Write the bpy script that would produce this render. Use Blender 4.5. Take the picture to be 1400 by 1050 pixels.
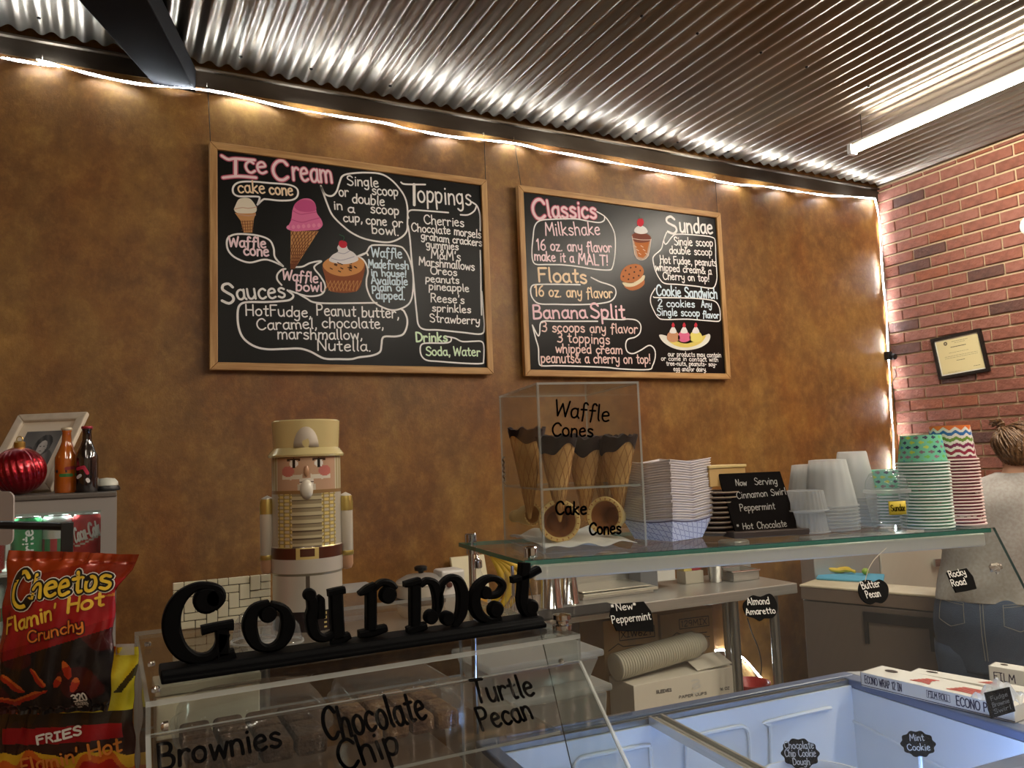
import bpy, bmesh, math, random
from mathutils import Vector, Matrix
random.seed(7)
sc = bpy.context.scene
C = sc.collection
for o in list(bpy.data.objects): bpy.data.objects.remove(o)
PI = math.pi

# ------------------------------------------------------------------ camera
# the room frame: x along the back wall to the right, y into the wall, z up, metres; the camera stands at (0, 0, 1.5)
F = 1081.05
RX = (0.89168182, -0.00962849, -0.45256029)
RY = (-0.45113804, -0.10089087, -0.88673305)
RZ = (-0.0371213, 0.99485091, -0.09430633)
H = 1.5
cam_d = bpy.data.cameras.new('camera'); cam = bpy.data.objects.new('camera', cam_d); C.objects.link(cam)
cam.matrix_world = Matrix((RX + (0,), RY + (0,), RZ + (H,), (0, 0, 0, 1)))
cam_d.sensor_width = 36.0; cam_d.lens = F / 1400 * 36.0; cam_d.clip_start = 0.02
sc.camera = cam

# ------------------------------------------------------------------ world, light, exposure
sc.view_settings.view_transform = 'Standard'; sc.view_settings.look = 'None'
sc.view_settings.gamma = 1.0; sc.view_settings.use_curve_mapping = False
sc.view_settings.exposure = 0.8
w = bpy.data.worlds.new('world'); sc.world = w; w.use_nodes = True
w.node_tree.nodes['Background'].inputs[0].default_value = (1.0, 0.93, 0.85, 1)
w.node_tree.nodes['Background'].inputs[1].default_value = 0.25
sc.cycles.max_bounces = 10; sc.cycles.diffuse_bounces = 3; sc.cycles.glossy_bounces = 4
sc.cycles.transparent_max_bounces = 40; sc.cycles.transmission_bounces = 6
sc.cycles.caustics_reflective = False; sc.cycles.caustics_refractive = False
sc.cycles.use_denoising = True
sc.cycles.sample_clamp_indirect = 6.0

TUBE_E = 78.0     # emission of the fluorescent tubes
STRIP_E = 80.0   # emission of the light strip
FREEZER_W = 11.0  # watts of the lamp under the freezer rim

# ------------------------------------------------------------------ geometry of the view, used to place things in the room
def ray(px, py):
    a, b, c = px - 700, -(py - 525), -F
    return Vector((RX[0]*a + RX[1]*b + RX[2]*c, RY[0]*a + RY[1]*b + RY[2]*c, RZ[0]*a + RZ[1]*b + RZ[2]*c))
CAMP = Vector((0, 0, H))
def PY(px, py, y): r = ray(px, py); return CAMP + r * (y / r.y)
def PX(px, py, x): r = ray(px, py); return CAMP + r * (x / r.x)
def PZ(px, py, z): r = ray(px, py); return CAMP + r * ((z - H) / r.z)
def PD(px, py, d): return CAMP + ray(px, py) * (d / F)
def PP(px, py, p0, n): r = ray(px, py); return CAMP + r * ((p0 - CAMP).dot(n) / r.dot(n))

# ------------------------------------------------------------------ materials
MATS = {}
def srgb(*c):
    return tuple(((v/255)/12.92 if v/255 <= .04045 else ((v/255+.055)/1.055)**2.4) for v in c)
def mat(name, col, rough=.5, metal=0.0, spec=None, trans=0.0, emit=None, es=0.0, alpha=1.0, noise=None, bump=0.0, bscale=60, coat=0.0, sheen=0, aniso=0):
    """col in sRGB 0-255; noise = (second colour, scale, stretch vector)"""
    if name in MATS: return MATS[name]
    m = bpy.data.materials.new(name); m.use_nodes = True; nt = m.node_tree; b = nt.nodes['Principled BSDF']
    c = srgb(*col)
    b.inputs['Base Color'].default_value = (*c, 1); b.inputs['Roughness'].default_value = rough
    b.inputs['Metallic'].default_value = metal; b.inputs['Alpha'].default_value = alpha
    b.inputs['Transmission Weight'].default_value = trans; b.inputs['Coat Weight'].default_value = coat
    b.inputs['Sheen Weight'].default_value = sheen
    if spec is not None: b.inputs['Specular IOR Level'].default_value = spec
    if emit: b.inputs['Emission Color'].default_value = (*srgb(*emit), 1); b.inputs['Emission Strength'].default_value = es
    if aniso: b.inputs['Anisotropic'].default_value = aniso
    if noise or bump:
        tc = nt.nodes.new('ShaderNodeTexCoord'); mp = nt.nodes.new('ShaderNodeMapping')
        nt.links.new(tc.outputs['Object'], mp.inputs[0])
    if noise:
        c2, s, st = noise
        mp.inputs['Scale'].default_value = st
        n = nt.nodes.new('ShaderNodeTexNoise'); n.inputs['Scale'].default_value = s; n.inputs['Detail'].default_value = 5
        nt.links.new(mp.outputs[0], n.inputs['Vector'])
        r = nt.nodes.new('ShaderNodeValToRGB'); r.color_ramp.elements[0].position = .35; r.color_ramp.elements[1].position = .65
        r.color_ramp.elements[0].color = (*c, 1); r.color_ramp.elements[1].color = (*srgb(*c2), 1)
        nt.links.new(n.outputs['Fac'], r.inputs[0]); nt.links.new(r.outputs[0], b.inputs['Base Color'])
    if bump:
        n2 = nt.nodes.new('ShaderNodeTexNoise'); n2.inputs['Scale'].default_value = bscale; n2.inputs['Detail'].default_value = 4
        nt.links.new(tc.outputs['Object'], n2.inputs['Vector'])
        bp = nt.nodes.new('ShaderNodeBump'); bp.inputs['Strength'].default_value = bump; bp.inputs['Distance'].default_value = .01
        nt.links.new(n2.outputs['Fac'], bp.inputs['Height']); nt.links.new(bp.outputs[0], b.inputs['Normal'])
    MATS[name] = m; return m
def clear(name, tint=(1, 1, 1), rough=.02, film=0.0, filmcol=(255, 255, 255), ior=1.5, bump=0, bscale=80):
    """thin clear sheet: what passes through, what reflects (Fresnel) and a share of milky film"""
    if name in MATS: return MATS[name]
    m = bpy.data.materials.new(name); m.use_nodes = True; nt = m.node_tree; nt.nodes.clear()
    out = nt.nodes.new('ShaderNodeOutputMaterial'); tr = nt.nodes.new('ShaderNodeBsdfTransparent'); tr.inputs[0].default_value = (*tint, 1)
    gl = nt.nodes.new('ShaderNodeBsdfGlossy'); gl.inputs['Roughness'].default_value = rough
    fr = nt.nodes.new('ShaderNodeLayerWeight'); fr.inputs['Blend'].default_value = .5
    pw = nt.nodes.new('ShaderNodeMath'); pw.operation = 'POWER'; nt.links.new(fr.outputs['Facing'], pw.inputs[0]); pw.inputs[1].default_value = 4.0
    ma = nt.nodes.new('ShaderNodeMath'); ma.operation = 'MULTIPLY_ADD'; nt.links.new(pw.outputs[0], ma.inputs[0]); ma.inputs[1].default_value = .55; ma.inputs[2].default_value = .026
    mx = nt.nodes.new('ShaderNodeMixShader'); nt.links.new(ma.outputs[0], mx.inputs[0]); nt.links.new(tr.outputs[0], mx.inputs[1]); nt.links.new(gl.outputs[0], mx.inputs[2])
    last = mx
    if bump:
        n2 = nt.nodes.new('ShaderNodeTexNoise'); n2.inputs['Scale'].default_value = bscale
        bp = nt.nodes.new('ShaderNodeBump'); bp.inputs['Strength'].default_value = bump; bp.inputs['Distance'].default_value = .005
        nt.links.new(n2.outputs['Fac'], bp.inputs['Height']); nt.links.new(bp.outputs[0], gl.inputs['Normal']); nt.links.new(bp.outputs[0], fr.inputs['Normal'])
    if film:
        df = nt.nodes.new('ShaderNodeBsdfDiffuse'); df.inputs[0].default_value = (*srgb(*filmcol), 1)
        tl = nt.nodes.new('ShaderNodeBsdfTranslucent'); tl.inputs[0].default_value = (*srgb(*filmcol), 1)
        m1 = nt.nodes.new('ShaderNodeMixShader'); m1.inputs[0].default_value = .4; nt.links.new(df.outputs[0], m1.inputs[1]); nt.links.new(tl.outputs[0], m1.inputs[2])
        m2 = nt.nodes.new('ShaderNodeMixShader'); m2.inputs[0].default_value = film; nt.links.new(mx.outputs[0], m2.inputs[1]); nt.links.new(m1.outputs[0], m2.inputs[2]); last = m2
    nt.links.new(last.outputs[0], out.inputs[0])
    MATS[name] = m; return m
def print_mat(name='printed_surface', rough=.5, metal=0.0, coat=0, bump=0, bscale=30):
    if name in MATS: return MATS[name]
    m = mat(name, (255, 255, 255), rough, metal, coat=coat, bump=bump, bscale=bscale); nt = m.node_tree
    a = nt.nodes.new('ShaderNodeVertexColor'); a.layer_name = 'print'
    nt.links.new(a.outputs[0], nt.nodes['Principled BSDF'].inputs['Base Color']); return m

# ------------------------------------------------------------------ mesh builder
class MB:
    def __init__(s): s.v = []; s.f = []; s.m = []; s.c = []; s.mi = 0; s.col = None
    def add(s, vs, fs, col=None):
        b = len(s.v); s.v += [Vector(p) for p in vs]
        for f in fs: s.f.append(tuple(i + b for i in f)); s.m.append(s.mi); s.c.append(col or s.col)
        return s
    def box(s, x0, x1, y0, y1, z0, z1):
        return s.add([(x, y, z) for z in (z0, z1) for y in (y0, y1) for x in (x0, x1)],
                     [(0, 2, 3, 1), (4, 5, 7, 6), (0, 1, 5, 4), (2, 6, 7, 3), (0, 4, 6, 2), (1, 3, 7, 5)])
    def hexa(s, b, t):   # four bottom points, four top points, counter-clockwise from above
        return s.add(list(b) + list(t), [(3, 2, 1, 0), (4, 5, 6, 7), (0, 1, 5, 4), (1, 2, 6, 5), (2, 3, 7, 6), (3, 0, 4, 7)])
    def slab(s, o, ax, ay, az):   # parallelepiped from a corner and three edge vectors
        o, ax, ay, az = map(Vector, (o, ax, ay, az))
        return s.hexa([o, o+ax, o+ax+ay, o+ay], [o+az, o+ax+az, o+ax+ay+az, o+ay+az])
    def poly(s, pts, n, d):   # planar polygon extruded by vector n*d
        n = Vector(n) * d; k = len(pts); P = [Vector(p) for p in pts]
        return s.add(P + [p + n for p in P], [tuple(range(k))[::-1], tuple(range(k, 2*k))] + [(i, (i+1) % k, k + (i+1) % k, k + i) for i in range(k)])
    def tube(s, pts, r, n=8, closed=False, caps=True):
        P = [Vector(p) for p in pts]; k = len(P); R = r if isinstance(r, (list, tuple)) else [r]*k
        rings = []; up = None
        for i, p in enumerate(P):
            t = (P[(i+1) % k] - P[i-1]) if closed else (P[min(i+1, k-1)] - P[max(i-1, 0)])
            t.normalize()
            if up is None: up = t.orthogonal().normalized()
            up = (up - t * up.dot(t)); up = up.normalized() if up.length > 1e-6 else t.orthogonal().normalized()
            q = t.cross(up); rings.append([p + (up*math.cos(2*PI*j/n) + q*math.sin(2*PI*j/n))*R[i] for j in range(n)])
        fs = []
        for i in range(k if closed else k-1):
            a, b = i*n, ((i+1) % k)*n
            fs += [(a+j, a+(j+1) % n, b+(j+1) % n, b+j) for j in range(n)]
        if caps and not closed: fs += [tuple(range(n))[::-1], tuple(range((k-1)*n, k*n))]
        return s.add([p for r_ in rings for p in r_], fs)
    def lathe(s, prof, n=24, o=(0, 0, 0), axis=(0, 0, 1), a0=0, a1=2*PI):
        o = Vector(o); ax = Vector(axis).normalized()
        u = Vector((1, 0, 0)) if abs(ax.z) > .9 else ax.orthogonal().normalized()
        u = (u - ax*u.dot(ax)).normalized(); q = ax.cross(u)
        full = abs(a1-a0-2*PI) < 1e-6; nn = n if full else n+1
        vs = []; fs = []
        for r, z in prof:
            for j in range(nn):
                t = a0 + (a1-a0)*j/n; vs.append(o + ax*z + (u*math.cos(t) + q*math.sin(t))*max(r, 1e-5))
        for i in range(len(prof)-1):
            for j in range(n):
                k = (j+1) % nn; fs.append((i*nn+j, i*nn+k, (i+1)*nn+k, (i+1)*nn+j))
        return s.add(vs, fs)
    def cyl(s, p0, p1, r, n=16, r1=None): return s.tube([p0, p1], [r, r if r1 is None else r1], n)
    def ball(s, c, r, n=12, sz=(1, 1, 1)):
        c = Vector(c); vs = []; fs = []; m = n//2
        for i in range(m+1):
            t = PI*i/m
            for j in range(n): vs.append(c + Vector((r*sz[0]*math.sin(t)*math.cos(2*PI*j/n), r*sz[1]*math.sin(t)*math.sin(2*PI*j/n), -r*sz[2]*math.cos(t))))
        for i in range(m):
            for j in range(n): fs.append((i*n+j, i*n+(j+1) % n, (i+1)*n+(j+1) % n, (i+1)*n+j))
        return s.add(vs, fs)
    def grid(s, fn, nu, nv, colf=None, closed=False):
        vs = [fn(i/nu, j/nv) for j in range(nv+1) for i in range(nu+1)]; b = len(s.v); s.v += [Vector(p) for p in vs]
        for j in range(nv):
            for i in range(nu):
                a = b + j*(nu+1) + i
                s.f.append((a, a+1, a+nu+2, a+nu+1)); s.m.append(s.mi); s.c.append(colf((i+.5)/nu, (j+.5)/nv) if colf else s.col)
        return s
    def build(s, name, mats, parent=None, smooth=True, bevel=0, kind=None, label=None, world=True, ang=35, solid=0):
        me = bpy.data.meshes.new(name)
        off = Vector()
        if world:
            p = parent
            while p: off += p.location; p = p.parent
        me.from_pydata([tuple(v - off) for v in s.v], [], s.f)
        for m in (mats if isinstance(mats, (list, tuple)) else [mats]): me.materials.append(m)
        me.polygons.foreach_set('material_index', s.m)
        if any(c is not None for c in s.c):
            at = me.color_attributes.new('print', 'BYTE_COLOR', 'CORNER'); data = []
            for p in me.polygons:
                c = s.c[p.index] or (255, 255, 255)
                data += list((*srgb(*c), 1.0)) * p.loop_total
            at.data.foreach_set('color', data)
        me.validate()
        if smooth:
            me.polygons.foreach_set('use_smooth', [True]*len(me.polygons)); me.set_sharp_from_angle(angle=math.radians(ang))
        me.update()
        o = bpy.data.objects.new(name, me); C.objects.link(o); o.parent = parent
        if bevel:
            b = o.modifiers.new('bevel', 'BEVEL'); b.width = bevel; b.segments = 2; b.limit_method = 'ANGLE'
        if solid:
            b = o.modifiers.new('solid', 'SOLIDIFY'); b.thickness = solid; b.offset = 0
        if kind: o['kind'] = kind
        if label: o['label'] = label
        return o
def thing(name, label, cat, loc=(0, 0, 0), group=None):
    o = bpy.data.objects.new(name, None); C.objects.link(o); o.location = loc; o.empty_display_size = .05
    o['label'] = label; o['category'] = cat
    if group: o['group'] = group
    return o
def tag(o, label, cat, group=None):
    o['label'] = label; o['category'] = cat
    if group: o['group'] = group
    return o
def dup(root, loc, label=None, rz=None, group=None, rot=None):
    def cp(o, parent):
        c = o.copy(); C.objects.link(c); c.parent = parent
        for ch in list(o.children): cp(ch, c)
        return c
    r = cp(root, None); r.location = loc
    if rz is not None: r.rotation_euler = (0, 0, rz)
    if rot is not None: r.rotation_euler = rot
    if label: r['label'] = label
    if group: r['group'] = group
    return r

# ------------------------------------------------------------------ hand lettering: one-stroke letters, cap height 10, x-height 6
# strokes split by '/', points 'x,y' split by blanks; a leading '!' keeps the stroke angular
G = {
'a': (5, "4,5 2.4,6 .6,5 0,3 .7,.6 2.2,0 3.6,1.2 4,3/!4,6 4,1.2 5,0"), 'b': (5, "!.2,10 .2,0/.2,4.5 2,6 4,5 4.2,2.5 3,.3 1.4,0 .2,1.2"),
'c': (4.6, "4,5 2.5,6 .7,5 0,3 .8,.8 2.4,0 4.2,1"), 'd': (5, "!4.2,10 4.2,0/4.2,4.6 2.6,6 .7,5 0,3 .8,.6 2.4,0 4.2,1.6"),
'e': (4.8, "0,3.2 2.4,3.5 4,4 3.3,5.7 2,6 .5,5 0,3 .6,.9 2.2,0 4.2,.9"), 'f': (4, "4,9 3,10 1.8,9.3 1.5,7 1.5,3 1,-1.5/!0,5.5 3.4,5.7"),
'g': (5, "4,5 2.4,6 .5,5 0,3.2 .8,1 2.2,.6 3.6,1.8 4,4/4,6 4,0 3.5,-2.6 1.8,-3.4 .3,-2.4"), 'h': (5, "!.2,10 .2,0/.2,3.8 1.6,5.8 3.2,5.8 4,4.4 4.1,0"),
'i': (1.6, "!.6,6 .6,0/!.6,8.3 .7,8.5"), 'j': (3, "2,6 2,-1 1.2,-3 0,-2.6/!2,8.3 2.1,8.5"),
'k': (4.8, "!.2,10 .2,0/!3.8,6 .4,3 4.2,0"), 'l': (1.8, "!.5,10 .5,1 1.2,0"), 'm': (7.6, "!.2,6 .2,0/.2,4 1.6,5.8 3,5.4 3.4,3.6 3.4,0/3.4,4 4.8,5.8 6.3,5.4 6.8,3.6 6.9,0"),
'n': (5, "!.2,6 .2,0/.2,4 1.6,5.8 3.2,5.7 4,4 4.1,0"), 'o': (5, "2.3,6 .6,5 0,3 .7,.8 2.3,0 3.9,.9 4.5,3 3.8,5.2 2.3,6"),
'p': (5, "!.2,6 .2,-3.6/.2,4.6 2,6 4,5 4.2,3 3.2,.6 1.6,.2 .2,1.4"), 'q': (5, "4,5 2.4,6 .5,5 0,3 .8,.5 2.4,.2 4,1.6/!4.1,6 4.1,-3.6"),
'r': (4, "!.2,6 .2,0/.2,3.6 1.2,5.4 2.6,6 3.6,5.2"), 's': (4.4, "3.8,5.2 2.3,6 .7,5.3 .8,4 2.2,3.2 3.7,2.2 3.6,.8 2,0 .2,.8"),
't': (3.8, "!1.6,8.8 1.6,1 2.2,.1 3.4,.4/!0,6 3.4,6.2"), 'u': (5, "0,6 .1,2 1,.2 2.6,.2 4,2/!4.1,6 4.2,0"), 'v': (4.6, "!0,6 2.1,0 4.2,6"),
'w': (6.6, "!0,6 1.4,0 3.1,5 4.8,0 6.2,6"), 'x': (4.6, "!0,6 4.2,0/!4.1,6 .1,0"), 'y': (4.8, "0,6 .5,2.4 2,1.4 4,3/4.2,6 4,0 3.2,-3 1.4,-3.2 .4,-2.2"),
'z': (4.6, "!.2,6 4.2,6 .2,0 4.4,0"),
'A': (6.8, "!0,0 3,10 6.2,0/!1.2,3.4 5.2,3.4"), 'B': (6, "!.4,10 .4,0/.4,10 3.6,9.8 4.6,8 3.6,5.8 .4,5.4/.4,5.4 4.2,5 5.4,2.8 4.2,.4 .4,0"),
'C': (6.4, "6,8 4.4,9.9 2,9.4 .2,6.6 .2,3.2 1.8,.4 4,0 6,1.6"), 'D': (6.6, "!.4,10 .4,0/.4,10 3.6,9.4 5.8,6.8 5.8,3 3.6,.5 .4,0"),
'E': (5.6, "!5,10 .4,10 .4,0 5.2,0/!.4,5.2 4.2,5.2"), 'F': (5.6, "!5.4,10 .6,9.8 .6,0/!.6,5.4 4.2,5.6"), 'G': (7, "6.2,8.2 4.4,9.9 2,9.4 .2,6.4 .3,3 2,.4 4.4,.2 6,2.4/!4,4.4 6.4,4.4 6.4,0"),
'H': (6.4, "!.4,10 .4,0/!5.6,10 5.6,0/!.4,5.2 5.6,5.2"), 'I': (4.4, "!0,10 4,10/!2,10 2,0/!0,0 4,0"), 'J': (5, "4.2,10 4.2,2.4 3,.2 1,.2 0,2"),
'K': (6, "!.4,10 .4,0/!5,10 .6,4.8 5.4,0"), 'L': (5, "!.4,10 .4,0 4.6,0"), 'M': (8, "!.2,0 1,10 3.8,3.4 6.6,10 7.4,0"), 'N': (6.8, "!.4,0 .4,10 5.8,0 5.8,10"),
'O': (7.2, "3.5,10 1,8.8 0,5 1,1.2 3.5,0 6,1.2 6.9,5 6,8.8 3.5,10"), 'P': (5.8, "!.4,10 .4,0/.4,10 3.8,9.8 5,7.6 3.8,5.2 .4,4.8"), 'Q': (7.2, "3.5,10 1,8.8 0,5 1,1.2 3.5,0 6,1.2 6.9,5 6,8.8 3.5,10/!4.4,2.6 7,-.6"),
'R': (6.2, "!.4,10 .4,0/.4,10 3.8,9.8 5,7.8 3.8,5.6 .4,5.2/!2.6,5.2 5.6,0"), 'S': (5.8, "5,8.4 3.2,10 .9,9.2 .5,7 2.6,5.4 4.8,4 5.2,1.8 3.2,0 .2,1.2"),
'T': (6.2, "!0,10 6,10/!3,10 3,0"), 'U': (6.6, "0,10 .2,3.4 1.6,.4 3.6,.2 5.4,2 5.8,4/!5.8,10 5.9,0"), 'V': (6.2, "!0,10 3,0 6,10"), 'W': (8.6, "!0,10 1.8,0 4.1,8 6.4,0 8.2,10"),
'X': (6, "!0,10 5.6,0/!5.4,10 .2,0"), 'Y': (6, "!0,10 2.8,5 5.6,10/!2.8,5 2.8,0"), 'Z': (6, "!.2,10 5.4,10 .2,0 5.6,0"),
'0': (5.6, "2.6,10 .6,8.4 0,5 .7,1.4 2.6,0 4.4,1.4 5,5 4.4,8.4 2.6,10"), '1': (3.4, "!.4,8 2,10 2,0"), '2': (5.4, ".2,8 1.6,10 4,9.6 4.6,7.4 2.6,4 .2,.2/!.2,.2 5,.2"),
'3': (5, ".3,9 2.4,10 4.2,8.4 3.6,6 1.6,5.4/1.6,5.4 4.2,4.6 4.6,2.2 3,.2 .2,.8"), '4': (5.6, "!3.8,0 3.8,10 0,3 5.2,3"), '5': (5.2, "!4.6,10 .8,10 .6,5.8/.6,5.8 3,6.4 4.8,4.4 4.2,1.2 2,0 .2,1"),
'6': (5.4, "4,9.8 1.6,8 .3,4.6 .6,1.4 2.4,0 4.4,1 4.8,3.6 3,5.4 .8,4.2"), '7': (5, "!.2,10 4.8,10 1.6,0"), '8': (5.4, "2.6,5.4 .6,7.4 2.4,10 4.4,8 2.6,5.4 .2,2.8 2.4,0 4.8,2.4 2.6,5.4"), '9': (5.4, "4.4,6 2.6,4.4 .6,6 .8,9 2.8,10 4.6,8.6 4.4,3 3.6,0"),
'.': (1.8, "!.4,0 .5,.25"), ',': (1.8, "!.8,.6 .8,-.4 .2,-1.8"), '!': (2, "!.9,10 .6,3/!.5,.2 .5,.5"), "'": (1.6, "!.6,10 .4,7.6"), '-': (4, "!.4,3.4 3.2,3.4"), '*': (4, "!0,7 3,7/!.6,8.6 2.4,5.4/!2.4,8.6 .6,5.4"),
'&': (6.6, "6,0 1.4,7.4 2,9.8 3.8,9.4 3.6,7 .6,4 .4,1.4 2.4,0 4.6,1.2 5.8,4"), '/': (4, "!0,-1 3.6,10"), ':': (1.8, "!.5,4.6 .6,4.9/!.5,.4 .6,.7"), '(': (3, "2.4,11 .6,7.6 .6,3 2.4,-1"), ')': (3, ".2,11 2,7.6 2,3 .2,-1"), '~': (5, "0,4 1.4,5 3,3.6 4.6,4.6"), ' ': (3.4, ""),
}
def smoothline(P, k=4, closed=False):
    P = [Vector(p) for p in P]; n = len(P)
    if n < 3: return P
    out = []
    for i in range(n if closed else n-1):
        g = (lambda j: P[j % n]) if closed else (lambda j: P[max(0, min(n-1, j))])
        a, b, c, d = g(i-1), g(i), g(i+1), g(i+2)
        for q in range(k):
            t = q/k; out.append(.5*((2*b) + (c-a)*t + (2*a-5*b+4*c-d)*t*t + (3*b-a-3*c+d)*t*t*t))
    if not closed: out.append(P[-1])
    return out
PARSED = {}
def glyph(ch):
    if ch not in PARSED:
        w_, s = G.get(ch, G['-']); L = []
        for st in s.split('/'):
            if not st.strip(): continue
            ang = st[0] == '!'; pts = [tuple(map(float, p.split(','))) for p in st.lstrip('!').split()]
            L.append([Vector((x, y)) for x, y in pts] if ang else smoothline([Vector(p) for p in pts], 3))
        PARSED[ch] = (w_, L)
    return PARSED[ch]
LAYER = [0]
def ribbon(mb, pts, w_, mapf, off=0.0, closed=False):
    """flat painted line through 2D points; mapf(u, v, off) lays it on its surface"""
    P = [Vector(p) for p in pts]; P = [p for i, p in enumerate(P) if i == 0 or (p-P[i-1]).length > 1e-7]; n = len(P)
    if n < 2: return
    if not closed:
        for i in range(1, n-1):
            if (P[i]-P[i-1]).angle(P[i+1]-P[i], 0) > .7:
                ribbon(mb, P[:i+1], w_, mapf, off); ribbon(mb, P[i:], w_, mapf, off); return
    LAYER[0] = (LAYER[0]+1) % 12; off = off + LAYER[0]*2.6e-5   # strokes lie on one another like paint, never in one plane
    h = w_/2; vs = []; fs = []
    for i, p in enumerate(P):
        a = P[i-1] if (i or closed) else P[0]; b = P[(i+1) % n] if (i < n-1 or closed) else P[-1]
        t = b - a
        if t.length < 1e-9: t = Vector((1, 0))
        t.normalize(); q = Vector((-t.y, t.x)); vs += [mapf(*(p+q*h), off), mapf(*(p-q*h), off)]
    for i in range(n if closed else n-1):
        j = (i+1) % n; fs.append((2*i, 2*i+1, 2*j+1, 2*j))
    mb.add(vs, fs)
    for i in ([] if closed else [0, n-1]):
        c = P[i]; mb.add([mapf(c.x+h*math.cos(PI*k/4), c.y+h*math.sin(PI*k/4), off+(i and 9e-6 or 1.7e-5)) for k in range(8)], [tuple(range(8))])
def write(mb, text, A, B, h, w_, mapf, off=0.0, jit=.25, slant=0.0):
    A, B = Vector(A), Vector(B); d = B - A; L = d.length; d.normalize(); up = Vector((-d.y, d.x))
    tot = sum(glyph(c)[0] + 1.1 for c in text) - 1.1; sx = L/tot; sy = h/10; x = 0.0
    rg = random.Random(text)
    for c in text:
        w0, L_ = glyph(c); jy = rg.uniform(-jit, jit); js = rg.uniform(.96, 1.04); tl = rg.uniform(-.05, .05)*jit*4
        for st in L_:
            ribbon(mb, [A + d*((x + p.x + (p.y*(slant+tl)))*sx) + up*((p.y*js+jy)*sy) for p in st], w_, mapf, off)
        x += w0 + 1.1
def planemap(o, ux, uy, n):
    o, ux, uy, n = Vector(o), Vector(ux), Vector(uy), Vector(n)
    return lambda u, v, off=0.0: o + ux*u + uy*v + n*off
# ================================================================== THE ROOM
D = 3.24; XC = 4.279; ZC = 3.10
XL, YF = -2.6, -3.6
# --- back wall: brushed faux-leather paint in browns and golds
m = mat('faux_finish_paint', (110, 70, 34), rough=.42, spec=.35); nt = m.node_tree; b = nt.nodes['Principled BSDF']
tc = nt.nodes.new('ShaderNodeTexCoord')
def noise(scale, detail=6, stretch=(1, 1, 1), dist=0.0, rough=.55):
    mp = nt.nodes.new('ShaderNodeMapping'); mp.inputs['Scale'].default_value = stretch; nt.links.new(tc.outputs['Object'], mp.inputs[0])
    n = nt.nodes.new('ShaderNodeTexNoise'); n.inputs['Scale'].default_value = scale; n.inputs['Detail'].default_value = detail
    n.inputs['Distortion'].default_value = dist; n.inputs['Roughness'].default_value = rough
    nt.links.new(mp.outputs[0], n.inputs['Vector']); return n.outputs['Fac']
def ramp(src, stops):
    r = nt.nodes.new('ShaderNodeValToRGB'); e = r.color_ramp.elements
    while len(e) < len(stops): e.new(.5)
    for el, (p, c) in zip(e, stops): el.position = p; el.color = (*srgb(*c), 1)
    nt.links.new(src, r.inputs[0]); return r.outputs[0]
def mixc(f, a, b_, mode='MIX'):
    x = nt.nodes.new('ShaderNodeMix'); x.data_type = 'RGBA'; x.blend_type = mode
    if isinstance(f, float): x.inputs[0].default_value = f
    else: nt.links.new(f, x.inputs[0])
    nt.links.new(a, x.inputs[6]); nt.links.new(b_, x.inputs[7]); return x.outputs[2]
big = ramp(noise(2.1, 9, (1, 1, 1.1), .15, .68), [(.32, (90, 62, 36)), (.5, (134, 96, 50)), (.68, (178, 134, 64))])
fine = ramp(noise(16, 12, (1, 1, .8), .15, .8), [(.25, (76, 52, 32)), (.5, (134, 98, 54)), (.75, (196, 152, 84))])
red = ramp(noise(3.1, 5, (1, 1, .5), .4), [(.4, (255, 255, 255)), (.7, (228, 190, 168))])
base = mixc(.5, big, fine); base = mixc(.8, base, red, 'MULTIPLY')
nt.links.new(base, b.inputs['Base Color'])
bp = nt.nodes.new('ShaderNodeBump'); bp.inputs['Strength'].default_value = .25; bp.inputs['Distance'].default_value = .006
nt.links.new(noise(60, 10, (1, 1, .8), .2, .75), bp.inputs['Height']); nt.links.new(bp.outputs[0], b.inputs['Normal'])
WALL = m
def struct(mb, name, m_, **k): return mb.build(name, m_, kind='structure', **k)
struct(MB().box(XL, XC+.12, D, D+.12, 0, ZC+.12), 'wall_back', WALL, smooth=False)
struct(MB().box(XL-.12, XL, YF, D, 0, ZC+.12), 'wall_left', WALL, smooth=False)
struct(MB().box(XL-.12, XC+.12, YF-.12, YF, 0, ZC+.12), 'wall_front', mat('front_wall_paint', (206, 192, 172), .7), smooth=False)
struct(MB().box(XL-.12, XC+.12, YF-.12, D+.12, -.12, 0), 'floor', mat('floor_concrete', (150, 136, 120), .45, noise=((124, 110, 96), 3, (1, 1, 1))), smooth=False)
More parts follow.
